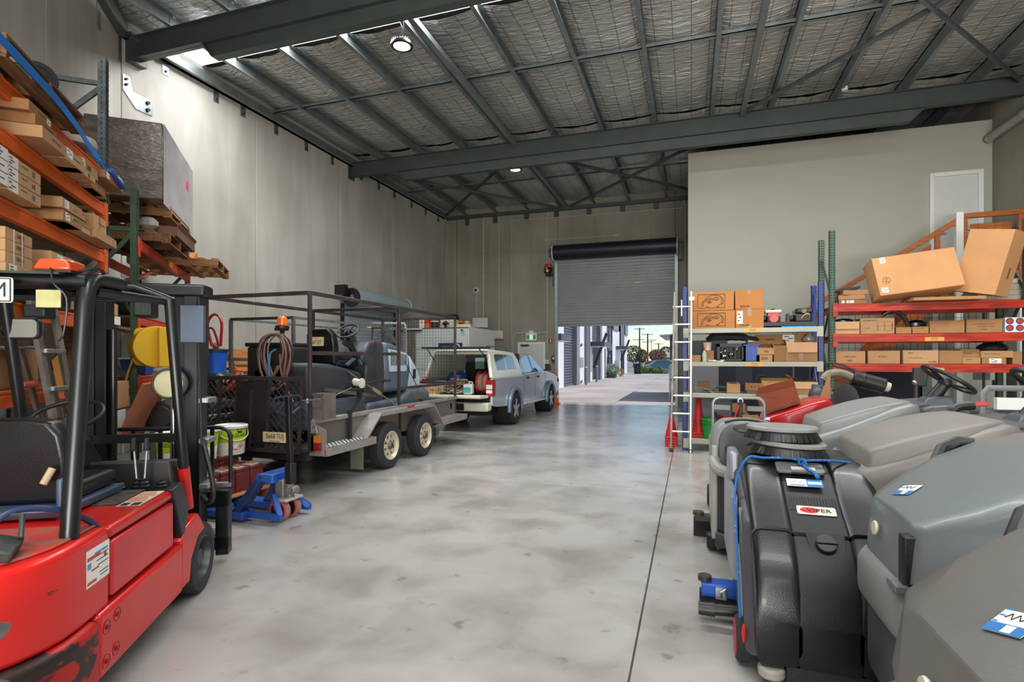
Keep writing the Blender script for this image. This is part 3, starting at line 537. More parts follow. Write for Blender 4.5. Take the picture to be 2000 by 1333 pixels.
# ================================================================== RED FORKLIFT
FRED = mat('forklift_red', 'cf1a14', .34, var=.08, vs=2, coat=.3, col2='b51a15')
FDUST = mat('forklift_red_dusty', 'b8352a', .7, vs=9, col2='8d5548', lo=.4, hi=.6)
FWORN = mat('forklift_red_worn', 'b3120d', .45, vs=7, col2='2a1c18', lo=.47, hi=.53, detail=8, stretch=(1, 1, 2.2))
VINYL = mat('seat_vinyl', '17181b', .33, var=.2, bump=.1, bs=120); PAN = mat('seat_pan_blue_grey', '56657c', .45, .3)
TIRE2 = mat('solid_tyre', '2c2d30', .75, var=.2, vs=9); RIM = mat('rim_grey', '55565a', .45, .5, var=.2)
FK = thing('forklift', 'red electric forklift with black overhead guard and amber beacon', 'forklift', (-3.513, 2.55, 0), 30)
def rear_outline(g, y0, n=7):
    pts = [(.5+g, y0), (.5+g, -1.45)]
    for i in range(1, n+1): a = R(90*i/n); pts.append((.5+g-.36*(1-math.cos(a)), -1.45-(.40+g)*math.sin(a)))
    L = [(-x, y) for x, y in reversed(pts)]; return pts + L
MB().prism(rear_outline(0, -1.21), 'xy', .44, .80).build('counterweight', mat('forklift_red_chipped', 'cf1712', .3, vs=11, col2='3a1512', lo=.27, hi=.30, coat=.3, detail=7, stretch=(1, 1, 2.5)), FK, bevel=.028, seg=4, angle=30)
MB().prism(rear_outline(-.05, -1.22), 'xy', .80, .812).build('rear_deck', FDUST, FK, bevel=.006)
MB().prism(rear_outline(.025, -1.335), 'xy', .06, .44).build('bumper', FWORN, FK, bevel=.035, seg=4, angle=30)
MB().box(-.44, .44, -1.3, -.25, .1, .74).build('chassis', DBL, FK)
for s in (1, -1):
    sk = MB().box(min(s*.44, s*.512), max(s*.44, s*.512), -1.328, -.402, .16, .445).build('lower_side_panel', FRED, FK, bevel=.022, seg=3)
    for y, z in ((-1.18, .385), (-1.27, .37), (-1.19, .235), (-1.275, .222)):
        MB().lathe([(.03, .0), (.022, -.008), (.012, -.012)], (s*.514, y, z), 'x', 14).cyl((s*.505, y, z), (s*.517, y, z), .011, n=6).build('bolt', mat('recess_red', '7d0f0c', .5), sk)
    MB().box(min(s*.43, s*.497), max(s*.43, s*.497), -1.186, -.505, .47, .722).build('upper_side_panel', mat('forklift_red_faded', 'd5323a', .38, vs=2, col2='c0222a', coat=.2), FK, bevel=.012, seg=2)
    MB().prism([(-.54, .80), (-.40, .815), (-.30, .63), (-.365, .50), (-.40, .485)], 'yz', s*.46, s*.507).build('side_shield', mat('shield_charcoal', '2d3036', .4, .2, var=.2, vs=15), FK, bevel=.006)
    MB().prism([(-.398, .17), (-.398, .47), (-.33, .52), (-.13, .555), (.0, .42), (-.13, .40), (-.24, .3), (-.27, .17)], 'yz', s*.27, s*.503).build('fender', FRED, FK, bevel=.01)
MB().box(-.495, .495, -1.205, -.5, .735, .79).build('hood', FRED, FK, bevel=.02, seg=3)
MB().box(.10, .34, -.80, -.48, .79, .797).build('grip_mat', mat('grip_mat', '2c2b29', .8, vs=25, col2='57504a', lo=.4, hi=.6), FK, bevel=.003)
mb = MB().add([(.35, -.84, .7915), (.46, -.84, .7915), (.46, -.52, .7915), (.35, -.52, .7915)], [(0, 1, 2, 3)]); mb.m(1)
for i in range(6): mb.box(.36, .45-.01*(i % 3), -.74+.035*i, -.728+.035*i, .7918, .7926)
mb.m(2).box(.36, .395, -.83, -.77, .7918, .7926).box(.41, .45, -.83, -.77, .7918, .7926)
mb.build('warning_sticker', [mat('sticker_cream', 'e6d9b8', .5), mat('sticker_red', 'c2483a', .5), INK], FK, fix=False)
mb = MB().box(.5005, .5015, -1.405, -1.225, .59, .745); mb.m(1).box(.5016, .502, -1.40, -1.30, .70, .715).box(.5016, .502, -1.40, -1.33, .60, .612).box(.5016, .502, -1.37, -1.31, .65, .658).cyl((.5016, -1.26, .69), (.502, -1.26, .69), .012, n=10)
mb.m(2).box(.5016, .502, -1.345, -1.24, .712, .722).box(.5016, .502, -1.40, -1.37, .665, .69); mb.m(3)
for i, z in enumerate((.70, .68, .66, .625, .61)): mb.box(.5016, .502, -1.34+.01*i, -1.235, z, z+.004)
mb.build('dealer_sticker', [PAPER, MATS['sticker_red'], mat('sticker_blue', '4f9fd6', .5), INK], FK, fix=False)
# wheels
def fork_wheel(x, y, r, w):
    wh = MB().lathe([(r*.62, -w/2+.01), (r*.7, -w/2), (r*.95, -w/2+.008), (r, -w/2+.03), (r, w/2-.03), (r*.95, w/2-.008), (r*.7, w/2), (r*.62, w/2-.01)], (x, y, r), 'x', 36).build('wheel', TIRE2, FK)
    s = 1 if x > 0 else -1
    MB().lathe([(r*.63, s*(w/2-.012)), (r*.56, s*(w/2-.005)), (r*.5, s*(w/2-.06)), (r*.25, s*(w/2-.07)), (r*.22, s*(w/2-.03)), (0, s*(w/2-.03))], (x, y, r), 'x', 28).build('rim', RIM, wh)
    mb = MB()
    for k in range(6): a = math.pi*k/3; mb.cyl((x+s*(w/2-.075), y+math.cos(a)*r*.36, r+math.sin(a)*r*.36), (x+s*(w/2-.05), y+math.cos(a)*r*.36, r+math.sin(a)*r*.36), .012, n=6)
    tag(mb.build('wheel_nuts', STEEL, wh), kind='stuff')
    mb = MB()
    for k in range(26): a = 2*math.pi*k/26; mb.cbox((x, y+math.cos(a)*(r+.001), r+math.sin(a)*(r+.001)), (w*.8, .018, .012), (math.degrees(a)-90 if False else 0, 0, 0))
for s in (1, -1): fork_wheel(s*.40, 0, .228, .20); fork_wheel(s*.3, -1.42, .17, .14)
# overhead guard
def hoop(p, r=.034): return MB().tube(p, r, 12)
hoop(spline([(.43, -1.39, .79), (.43, -1.33, 1.3), (.43, -1.275, 1.78)], 5)+spline([(.43, -1.262, 1.835), (.43, -1.235, 1.88), (.43, -1.17, 1.905), (.43, -.97, 1.912)], 5)[1:]).build('rear_guard_post', DBL, FK)
hoop(spline([(-.43, -1.39, .79), (-.43, -1.33, 1.3), (-.43, -1.275, 1.78)], 5)+spline([(-.43, -1.262, 1.835), (-.43, -1.235, 1.88), (-.43, -1.17, 1.905), (-.43, -.97, 1.912)], 5)[1:]).build('rear_guard_post', DBL, FK)
hoop([(.455, -.235, .85), (.455, -.45, 1.895), (.28, -.45, 1.955), (-.24, -.45, 1.955), (-.37, -.45, 1.89), (-.37, -.235, .85)], .03).build('front_guard_hoop', DBL, FK)
for x in (.455, -.37): hoop([(x, -.17, .60), (x, -.24, .87)], .034).build('guard_foot', FRED, FK)
hoop([(.44, -1.262, 1.885), (-.44, -1.262, 1.885)], .036).build('guard_cross_tube', DBL, FK)
for y, z in ((-1.12, 1.86), (-.92, 1.87), (-.7, 1.88)): MB().box(-.42, .42, y-.018, y+.018, z-.03, z).build('guard_slat', DBL, FK, bevel=.004)
for x in (.43, -.40): hoop([(x, -1.2, 1.85), (x, -.46, 1.88)], .022).build('guard_side_rail', DBL, FK)
MB().hexa([(-.44, -1.33, 1.905), (.36, -1.33, 1.905), (.36, -1.05, 1.93), (-.44, -1.05, 1.93), (-.44, -1.33, 1.915), (.36, -1.33, 1.915), (.36, -1.05, 1.94), (-.44, -1.05, 1.94)]).build('guard_roof_plate', mat('dusty_black', '45433f', .8, var=.2), FK)
# beacon, lamps, mirror, plate
b = MB().box(.27, .40, -1.32, -1.2, 1.915, 1.93).build('beacon', BLK, FK); MB().hexa([(.262, -1.33, 1.925), (.405, -1.33, 1.925), (.405, -1.19, 1.925), (.262, -1.19, 1.925), (.285, -1.325, 1.972), (.385, -1.325, 1.972), (.385, -1.2, 1.972), (.285, -1.2, 1.972)]).build('beacon_lens', mat('amber_lens', 'd8481c', .22, var=.06, coat=.5), b, bevel=.008)
MB().tube(spline([(.40, -1.26, 1.93), (.45, -1.22, 1.95), (.44, -1.15, 1.93), (.36, -1.22, 1.90)], 5), .006, 6).tube(spline([(.33, -1.33, 1.93), (.36, -1.36, 1.86), (.40, -1.35, 1.80), (.385, -1.34, 1.66), (.36, -1.33, 1.62)], 5), .004, 5).build('beacon_wire', BLK, FK)
GLASSY = mat('lamp_glass', 'b9b57e', .1, var=.12, vs=9, coat=.6)
def worklamp(c, w, hh, d, back, m=GLASSY):   # faces the rear (-y) or the front
    s = -1 if back else 1; x, y, z = c
    l = MB().hexa([(x-w*.4, y+s*-.02-s*d*.6, z-hh*.4), (x+w*.4, y-s*.02-s*d*.6, z-hh*.4), (x+w/2, y, z-hh/2), (x-w/2, y, z-hh/2), (x-w*.4, y-s*.02-s*d*.6, z+hh*.4), (x+w*.4, y-s*.02-s*d*.6, z+hh*.4), (x+w/2, y, z+hh/2), (x-w/2, y, z+hh/2)]).build('work_lamp', BLK, FK, bevel=.008)
    MB().box(x-w*.46, x+w*.46, min(y, y+s*.006), max(y, y+s*.006), z-hh*.44, z+hh*.44).build('lamp_glass', m, l, bevel=.003)
worklamp((.325, -1.33, 1.80), .10, .085, .11, True); worklamp((-.19, -.44, 1.81), .13, .085, .1, False, BLK); worklamp((.305, -.36, 1.845), .12, .12, .09, False, BLK)
m_ = MB().prism(rrect(.19, .12, .03, 4, (-.31, 1.717)), 'xz', -.43, -.40).build('mirror', BLK, FK, bevel=.006); MB().prism(rrect(.17, .10, .024, 4, (-.31, 1.717)), 'xz', -.433, -.4302).build('mirror_glass', mat('mirror_glass', 'dfe3e2', .03, 1.0, var=.01), m_)
pl = MB().prism(rrect(.372, .105, .012, 3, (.022, 1.831)), 'xz', -1.352, -1.346).build('number_plate', mat('plate_white', 'dcd9cc', .4, var=.02), FK, bevel=.002)
text('CM', .088, plane_M((.135, -1.3535, 1.829), (1, 0, 0), (0, 0, 1)), INK, pl, sx=.8)
mb = MB(); [mb.bar((a, -1.3535, b), (c, -1.3535, d), .004) for a, b, c, d in ((-.155, 1.785, .2, 1.785), (.2, 1.785, .2, 1.878), (.2, 1.878, -.155, 1.878), (-.155, 1.878, -.155, 1.785))]; mb.build('plate_border', INK, pl)
# seat
sb = MB().loft([[(-.05+x*q, -.98+dy+ (z-.86)*-.12, .86+z) for x, z in [(a, b*.40) for a, b in ((-.25, 0), (.25, 0), (.255, .5), (.24, .8), (.19, .96), (.1, 1.0), (-.1, 1.0), (-.19, .96), (-.24, .8), (-.255, .5))]] for q, dy in ((.94, -.075), (1.0, -.05), (1.0, .03), (.93, .055))]).build('seat_backrest', VINYL, FK, bevel=.012, seg=2)
MB().box(.185, .215, -1.03, -.93, .78, .98).build('recline_bracket', PAN, FK, bevel=.012, seg=3)
MB().box(-.28, .215, -.95, -.5, .845, .93).build('seat_cushion', VINYL, FK, bevel=.035, seg=4)
MB().hexa([(-.28, -1.05, .80), (.22, -1.05, .80), (.24, -.52, .80), (-.3, -.52, .80), (-.29, -1.08, .845), (.23, -1.08, .845), (.25, -.5, .845), (-.31, -.5, .845)]).build('seat_pan', PAN, FK, bevel=.01)
MB().cyl((.14, -1.035, .96), (.165, -1.01, 1.03), .016, n=10).build('seat_knob', mat('pale_wood', 'bba889', .7), FK)
# steering
st = MB().torus((-.12, -.36, 1.215), (0, -.42, .9), .175, .013, 36, 8).build('steering_wheel', BLK, FK)
mb = MB()
for k in range(3):
    a = R(90+120*k); u = V(1, 0, 0); w = V(0, .906, .42); mb.bar(V(-.12, -.355, 1.205)+(u*math.cos(a)+w*math.sin(a))*.172, V(-.12, -.345, 1.185), .022, .01)
mb.lathe([(0, .02), (.045, .016), (.05, -.03), (0, -.03)], (-.12, -.35, 1.19), n=16); mb.build('wheel_spokes', BLK, st)
MB().hexa([(-.19, -.42, .78), (-.02, -.42, .78), (.02, -.12, .78), (-.22, -.12, .78), (-.16, -.40, 1.10), (-.07, -.40, 1.10), (-.05, -.24, 1.08), (-.18, -.24, 1.08)]).build('steering_column', DBL, FK, bevel=.025, seg=3)
MB().hexa([(-.45, -.32, .66), (.44, -.32, .66), (.43, -.08, .66), (-.45, -.08, .66), (-.45, -.30, .93), (.40, -.30, .93), (.43, -.08, .90), (-.45, -.08, .90)]).build('dashboard', mat('dash_charcoal', '2b2b29', .5, var=.2), FK, bevel=.015)
for x, yb in ((.23, -.36), (.30, -.36)):
    l = MB().tube([(x+.035 if x < .25 else x, -.40, .80), (x, -.36, 1.02)], .007, 8).build('control_lever', STEEL, FK); MB().cyl((x, -.365, 1.0), (x-.004, -.355, 1.075), .017, .013, n=10).build('grip', BLK, l, bevel=.004)
    MB().lathe([(.03, .0), (.034, .01), (.02, .02), (.028, .03), (.015, .04), (.02, .05), (.008, .055)], (x+.035 if x < .25 else x, -.40, .79), n=12).build('rubber_boot', BLK, l)
for x in (.18, .40): MB().lathe([(.03, .0), (.034, .01), (.02, .02), (.028, .03), (.015, .04)], (x, -.42, .79), n=12).build('rubber_boot', BLK, FK)
# mast, carriage, backrest, forks
for s in (1, -1):
    MB().box(s*.33-.05, s*.33+.05, .26, .30, .06, 2.05).box(s*.37-.012, s*.37+.012, .26, .42, .06, 2.05).box(s*.33-.05, s*.33+.05, .39, .42, .06, 2.05).build('mast_channel', DBL, FK, bevel=.004)
    MB().box(s*.25-.035, s*.25+.035, .28, .40, .10, 2.0).build('inner_mast_channel', mat('mast_greasy', '1d1e20', .3, .4), FK, bevel=.006)
    MB().cyl((s*.19, .33, .1), (s*.19, .33, 1.75), .022, n=12).build('lift_ram', CHROME if s > 0 else DBL, FK)
MB().box(-.42, .42, .25, .44, 1.985, 2.075).build('mast_top_bar', DBL, FK, bevel=.02, seg=3)
MB().box(-.31, .31, .26, .30, .96, 1.02).build('mast_cross_bar', DBL, FK); MB().box(-.31, .31, .26, .30, .12, .22).build('mast_cross_bar', DBL, FK)
MB().box(.27, .42, .22, .27, 1.66, 1.92).build('ram_plate', mat('ram_plate_blue', '5f6b7d', .5, .3), FK, bevel=.004)
for z in (1.23, .94, .62): MB().box(.36, .44, .26, .44, z, z+.035).build('mast_clamp', STEEL, FK, bevel=.004)
MB().tube(spline([(.42, .2, .98), (.50, .12, .75), (.52, .1, .62), (.48, .14, .55), (.42, .2, .58)], 6), .017, 8).tube(spline([(.40, .2, 1.55), (.43, .14, 1.2), (.44, .12, .95)], 6), .008, 6).build('hydraulic_hose', BLK, FK)
br = MB().tube([(-.5, .6, .56)]+[(-.5, .6, .92)]+arc((-.42, .6, .935), .08, 180, 90, 5)+arc((.41, .6, .935), .08, 90, 0, 5)+[(.49, .6, .56)], .016, 8).build('load_backrest', DBL, FK)
for x in (-.36, -.18, 0, .18, .36): MB().bar((x, .6, .57), (x, .6, 1.005), .026, .02).build('backrest_bar', DBL, br)
MB().box(-.5, .5, .575, .625, .56, .59).build('backrest_rail', STEEL, br)
MB().box(-.5, .5, .5, .58, .42, .545).build('carriage_plate', DBL, FK, bevel=.006); MB().box(-.5, .5, .5, .58, .10, .2).build('carriage_plate', DBL, FK, bevel=.006)
for x in (.455, -.455): MB().box(x-.045, x+.045, .5, .6, .06, .55).build('carriage_upright', DBL, FK, bevel=.006)
for x in (.16, -.16): MB().box(x-.05, x+.05, .59, .63, .04, .52).hexa([(x-.05, .59, .03), (x+.05, .59, .03), (x+.04, 1.3, .03), (x-.04, 1.3, .03), (x-.05, .59, .07), (x+.05, .59, .07), (x+.04, 1.3, .04), (x-.04, 1.3, .04)]).build('fork', mat('fork_steel', '6b6a66', .5, .5), FK, bevel=.003)
d = MB().lathe([(.0, .03), (.09, .03), (.108, .01), (.108, -.03), (.097, -.045), (.09, -.03), (.0, -.03)], (.225, .18, 1.375), 'y', 32).build('dial_lamp', mat('dial_rim', '6b6a63', .4, .5), FK)
MB().lathe([(.09, -.0315), (0, -.0325)], (.225, .18, 1.375), 'y', 28).build('dial_face', mat('dial_cream', 'bdb68f', .35, var=.06), d)
MB().box(.21, .24, .2, .27, 1.33, 1.42).build('dial_bracket', DBL, d)
# battery plug and cable
cb = MB().tube(spline([(.26, -1.54, .845), (.25, -1.56, .90), (.30, -1.5, .955), (.38, -1.4, .93), (.42, -1.3, .87), (.44, -1.22, .81), (.44, -1.15, .74)], 7), .013, 10).build('battery_cable', mat('cable_navy', '27395e', .4), FK)
pg = MB().cbox((.325, -1.60, .853), (.10, .075, .05), (10, 20, 20)).cbox((.35, -1.66, .845), (.085, .06, .045), (15, 20, 20)).build('battery_plug', mat('plug_grey', '3c403c', .5, var=.2), FK, bevel=.008)
MB().tube([(.27, -1.58, .87), (.21, -1.57, .90), (.25, -1.50, .945), (.34, -1.52, .94), (.37, -1.58, .87)], .010, 8).build('plug_handle', MATS['plug_grey'], pg)
# grey machine corner in the near left foreground
t = thing('floor_polisher', 'grey metal floor polisher deck and slotted bracket cut off at the lower left', 'polisher', (-1.80, .86, 0), 30)
GCAST = mat('cast_grey', '77797a', .38, .4, var=.2, vs=10)
MB().prism(rrect(.46, .4, .13, 6, (-.1, -.05)), 'xy', .55, .66).build('deck', GCAST, t, bevel=.03, seg=4)
MB().prism(rrect(.36, .3, .10, 6, (-.1, -.05)), 'xy', .655, .672).build('deck_tray', mat('tray_grey_green', '6f726d', .3, .5), t, bevel=.01)
MB().lathe([(0, 0), (.22, 0), (.24, .08), (.2, .3), (.12, .55), (0, .55)], (-.1, -.05, 0), n=28).build('motor_housing', BLK, t)
mb = MB(); o = [V(-.02, .12, .66), V(.05, .12, .665)]
mb.tube([(-.16, .0, .67), (-.05, .05, .75), (.0, .09, .79), (.035, .12, .80), (.04, .14, .79), (.02, .15, .77), (-.08, .08, .70), (-.16, .04, .67)], .018, 8, closed=True); mb.build('slotted_bracket', GCAST, t)
MB().tube([(-.2, -.2, .66), (-.3, -.35, .9), (-.34, -.4, 1.0)], .016, 8).build('handle_tube', STEEL, t)
# ================================================================== CARTONS, PALLETS, RACKS (shared builders)
def face_pt(face, sx, sy, sz, u, v, off):
    x0, y0 = -sx/2, -sy/2; a = u; z = v*sz
    return {'-y': (x0+a*sx, y0-off, z), '+y': (-x0-a*sx, -y0+off, z), '+x': (-x0+off, y0+a*sy, z), '-x': (x0-off, -y0-a*sy, z), 't': (x0+u*sx, y0+v*sy, sz+off)}[face]
def patch(mb, face, s, u0, u1, v0, v1, off=.0012):
    mb.add([face_pt(face, *s, u, v, off) for u, v in ((u0, v0), (u1, v0), (u1, v1), (u0, v1))], [(0, 1, 2, 3)])
PRINT = mat('carton_print', '4a3626', .8, var=.05)
def carton(lab, loc, s, rz=0, tone=0, group=None, labels=(), prints=(), tape=None, flap=None, rot=None, name='cardboard_box', m=None, seed=0, lines=None):
    """closed or open cardboard box; labels/prints are (face,u0,u1,v0,v1)"""
    mm = m or KRAFT[tone]; x, y, z = s[0]/2, s[1]/2, s[2]; rn = random.Random(seed+int(abs(loc[0]*977+loc[1]*131+loc[2]*57)))
    mb = MB()
    if flap is None:
        b = .004; mb.box(-x, x, -y, y, 0, z-b).box(-x+.002, x-.002, -y+.002, .0-.0015, z-b, z).box(-x+.002, x-.002, .0015, y-.002, z-b, z)
    else:
        t = .006; mb.box(-x, x, -y, y, 0, t); mb.box(-x, -x+t, -y, y, t, z); mb.box(x-t, x, -y, y, t, z); mb.box(-x+t, x-t, -y, -y+t, t, z); mb.box(-x+t, x-t, y-t, y, t, z)
    o = mb.build(name, mm, None, bevel=min(.006, min(s)*.03), seg=1)
    o.location = loc; o.rotation_euler = [R(a) for a in rot] if rot else (0, 0, R(rz)); tag(o, lab, 'box', group)
    if tape:
        tb = MB()
        for f, u0, u1, v0, v1 in tape: patch(tb, f, s, u0, u1, v0, v1)
        tb.build('packing_tape', TAPE, o, fix=False)
    if labels:
        lb = MB()
        for f, u0, u1, v0, v1 in labels:
            lb.m(0); patch(lb, f, s, u0, u1, v0, v1, .0016); lb.m(1)
            for k in range(3):
                vv = v0+(v1-v0)*(.2+.25*k); uu = u0+(u1-u0)*(.15+.4*rn.random()*(k % 2)); patch(lb, f, s, uu, uu+(u1-u0)*(.25+.2*rn.random()), vv, vv+(v1-v0)*.1, .0022)
        lb.build('paper_label', [PAPER, INK], o, fix=False)
    if prints:
        pb = MB()
        for f, u0, u1, v0, v1 in prints:
            n = max(3, int((u1-u0)*(s[0] if f in ('-y', '+y') else s[1])/.012)); uu = u0
            while uu < u1:
                w = (u1-u0)/n*rn.uniform(.3, .8); patch(pb, f, s, uu, min(u1, uu+w), v0+(v1-v0)*.1*rn.random(), v1-(v1-v0)*.3*rn.random(), .0012); uu += (u1-u0)/n
        tag(pb.build('printed_text', PRINT, o, fix=False), kind='stuff')
    if flap:
        for f, ang, ln in flap:   # hinged at the top edge of a face
            c, q = math.cos(R(ang)), math.sin(R(ang)); t = .005; fb = MB()
            if f in ('-y', '+y'):
                sg = -1 if f == '-y' else 1; a = (sg*y); p = [(-x, a, z), (x, a, z), (x-.01, a+sg*ln*c, z+ln*q), (-x+.01, a+sg*ln*c, z+ln*q)]
            else:
                sg = -1 if f == '-x' else 1; a = sg*x; p = [(a, -y, z), (a, y, z), (a+sg*ln*c, y-.01, z+ln*q), (a+sg*ln*c, -y+.01, z+ln*q)]
            n = (V(p[1])-V(p[0])).cross(V(p[3])-V(p[0])).normalized()*t
            fb.hexa([V(i) for i in p]+[V(i)+n for i in p]); fb.build('flap', mm, o)
    return o
def pallet(lab, loc, rz=0, L=1.165, W=1.165, H=.14, nb=7, group='timber pallets', m=None, rot=None, stringer=True):
    """stringers along x, boards along y"""
    m = m or WOOD; t = thing('timber_pallet', lab, 'pallet', loc, rz, group, rot); rn = random.Random(int(abs(loc[0]*100+loc[2]*77)))
    for yy in (-W/2+.02, 0, W/2-.02): MB().box(-L/2, L/2, yy-.02, yy+.02, .018, H-.02).build('bearer', m, t, bevel=.003, seg=1)
    for k in range(nb):
        xx = -L/2+.05+(L-.1)*k/(nb-1); d = rn.uniform(-.004, .004); MB().box(xx-.045+d, xx+.045+d, -W/2+rn.uniform(0, .01), W/2-rn.uniform(0, .01), H-.02, H).build('board', m, t, bevel=.002, seg=1)
    for k in range(4):
        xx = -L/2+.05+(L-.1)*k/3; MB().box(xx-.045, xx+.045, -W/2, W/2, 0, .018).build('board', m, t, bevel=.002, seg=1)
    return t
def upright(mb, x, y, z1, w=.08, d=.07, holes=None, pitch=.075, z0=0, face='+x'):
    """roll-formed rack post with lips; rows of dark slots on the face"""
    t = .006; mb.box(x-d, x, y-w/2, y-w/2+t, z0, z1); mb.box(x-d, x, y+w/2-t, y+w/2, z0, z1); mb.box(x-t, x, y-w/2, y-w/2+.028, z0, z1); mb.box(x-t, x, y+w/2-.028, y+w/2, z0, z1); mb.box(x-t-.012, x-t-.006, y-w/2+.02, y+w/2-.02, z0, z1)
    return mb
SLOT = mat('slot_dark', '15171a', .8)
def slots(x, y, z0, z1, pitch, offs, parent, sgn=1, nrm='x', size=(.009, .016), m=None):
    mb = MB(); z = z0
    while z < z1:
        for d in offs:
            if nrm == 'x': mb.cbox((x, y+d, z), (.003, size[0], size[1]))
            else: mb.cbox((x+d, y, z), (size[0], .003, size[1]))
        z += pitch
    return tag(mb.build('slots', m or SLOT, parent), kind='stuff')
# ================================================================== LEFT RACK (orange) AND THE GREEN-POST RACK IN LINE WITH IT
LRA = 39; LRO = V(-5.47, 3.84, 0); LRX = V(math.cos(R(LRA)), math.sin(R(LRA)), 0); LRY = V(-math.sin(R(LRA)), math.cos(R(LRA)), 0)
def LR(x, y, z): return tuple(LRO+LRX*x+LRY*y+V(0, 0, z))
GP = mat('rack_post_galv', '59605f', .45, .5, var=.25, vs=16)
def beam(t, y0, y1, z, h, m, x=0, conn=True):
    b = MB().box(x-.05, x, y0+.045, y1-.045, z-h, z-h*.3).box(x-.05, x-.008, y0+.045, y1-.045, z-h*.3, z).box(x-.05, x+.0, y0+.045, y1-.045, z-h*.16, z).build('beam', m, t, bevel=.003, seg=1)
    if conn:
        for yy in (y0+.042, y1-.042): MB().box(x-.055, x+.006, yy-.045, yy+.045, z-h-.09, z+.02).build('beam_connector', m, b, bevel=.003, seg=1)
t = thing('pallet_rack', 'tall orange beam rack with grey posts along the angled left wall', 'rack', tuple(LRO), LRA)
for y in (0, -2.9):
    for x in (0, -.84+.07): upright(MB(), x, y, 4.5).build('post', GP, t); slots(x+.001, y, .1, 4.48, .05, (-.028, .028), t)
    slots(.0-.035, y-.041, .1, 4.48, .05, (0,), t, nrm='y')
    for z0, z1, a in ((.3, 1.0, 0), (1.1, 1.8, 1), (1.9, 2.6, 0), (2.7, 3.4, 1), (3.45, 4.2, 0)):
        p, q = (-.06, -.78) if a else (-.78, -.06); MB().bar((p, y, z0), (q, y, z1), .03, .045).build('brace', GP, t)
    for z in (.25, 4.25): MB().bar((-.06, y, z), (-.78, y, z), .03, .045).build('brace', GP, t)
for z in (3.375, 3.05, 2.59, 1.93, 1.335):
    beam(t, -2.9, 0, z, .115, ORANGE); beam(t, -2.9, 0, z, .115, ORANGE, -.79)
    MB().box(-.80, -.03, -2.84, -.06, z-.03, z+.006).build('shelf_board', mat('shelf_board', '6f5b45', .85, var=.12, vs=4), t)
t2 = thing('pallet_rack', 'green post rack with red beams carrying pallets beside the left wall corner', 'rack', tuple(LRO), LRA)
for y, zt in ((1.05, 3.52), (4.08, 3.3)):
    for x in (0, -.70): upright(MB(), x, y, zt, .085).build('post', GREEN, t2); slots(x+.001, y, .1, zt, .05, (-.028, .028), t2)
    for z0, z1, a in ((.3, 1.2, 0), (1.25, 2.1, 1), (2.2, 3.0, 0)): p, q = (-.06, -.70) if a else (-.70, -.06); MB().bar((p, y, z0), (q, y, z1), .03, .045).build('brace', GREEN, t2)
    MB().bar((-.06, y, 3.05), (-.70, y, 3.05), .03, .05).build('brace', GREEN, t2)
RB = mat('beam_red_orange', 'cf3f22', .45, var=.12, vs=5)
for z, h in ((2.95, .12), (2.05, .11), (1.33, .12)):
    beam(t2, 1.05, 4.08, z, h, RB); beam(t2, 1.05, 4.08, z, h, RB, -.72)
for z in (2.05, 1.33): MB().box(-.70, -.03, 1.12, 4.0, z-.03, z+.006).build('shelf_board', MATS['shelf_board'], t2)
MB().box(.001, .008, 2.55, 2.75, 2.86, 2.94).build('yellow_tape', YEL, t2)
CRN = [0]
ROWN = {3.05: 'second shelf from the top', 2.59: 'middle shelf', 1.93: 'shelf behind the forklift beacon'}
def lc(lab, xf, y0, y1, z, h, depth, tone, labels=(), prints=(), tape=None, flap=None, dr=0, m=None):
    s = (depth, y1-y0, h); return carton(lab, LR(xf-depth/2, (y0+y1)/2, z), s, LRA+dr, tone, 'cartons on the orange rack', labels, prints, tape, flap, m=m)
S1 = 3.058
LB = ('+x', .05, .28, .08, .92); PR = ('+x', .4, .8, .45, .6); PR2 = ('+x', .45, .75, .2, .32)
lc('narrow carton, lowest of the stack under the pallet corner', .15, -1.82, -1.44, S1, .085, .6, 0, [], [PR])
lc('carton with a torn side print, middle of the stack under the pallet corner', .11, -1.82, -1.48, S1+.087, .075, .45, 3, [], [PR, PR2])
lc('carton topmost of the stack under the pallet corner', .09, -1.86, -1.52, S1+.164, .075, .4, 1, [('+x', .78, .97, .1, .7)], [PR])
lc('carton with a big white label, second stack of the upper orange shelf', .14, -1.41, -1.04, S1, .095, .5, 2, [('+x', .04, .36, .25, .98)], [PR])
lc('flat carton with red print under the small stack on the upper orange shelf', .13, -1.17, -.76, S1-.0, .05, .4, 2, [], [('+x', .05, .15, .1, .9), ('+x', .6, .7, .1, .9)])
lc('carton with white label on the flat red printed carton', .12, -1.04, -.66, S1+.052, .09, .4, 0, [('+x', .05, .2, .3, .98)], [('+x', .3, .55, .2, .8)])
lc('low carton beside the grey post on the upper orange shelf', .08, -.70, -.34, S1, .07, .35, 0, [], [('+x', .5, .56, .2, .8)], [('+x', .86, .95, 0, 1)])
lc('wide lidded carton sticking out under the blue strap end', .16, -.62, -.10, S1+.105, .07, .5, 3, [('+x', .06, .22, .15, .9)], [], [('+x', .82, .88, 0, 1)])
MB_ = lc('small open carton with a raised flap under the lidded carton', .06, -.60, -.22, S1, .10, .3, 1, flap=[('+x', 70, .06)])
S2 = 2.60
for k, l in enumerate(('lowest', 'middle', 'topmost')):
    lc(f'long white labelled carton, {l} of the stack under the middle orange shelf edge', .10, -2.17, -1.71, S2+k*.078, .076, .42, 2, [('+x', .0, .30, .03, .97)], [('+x', .4, .6, .55, .7), ('+x', .72, .82, .2, .8)])
    lc(f'white labelled carton, {l} of the stack cut by the picture edge', .12, -2.62, -2.2, S2+k*.078, .076, .42, 2, [('+x', .55, .98, .03, .97)])
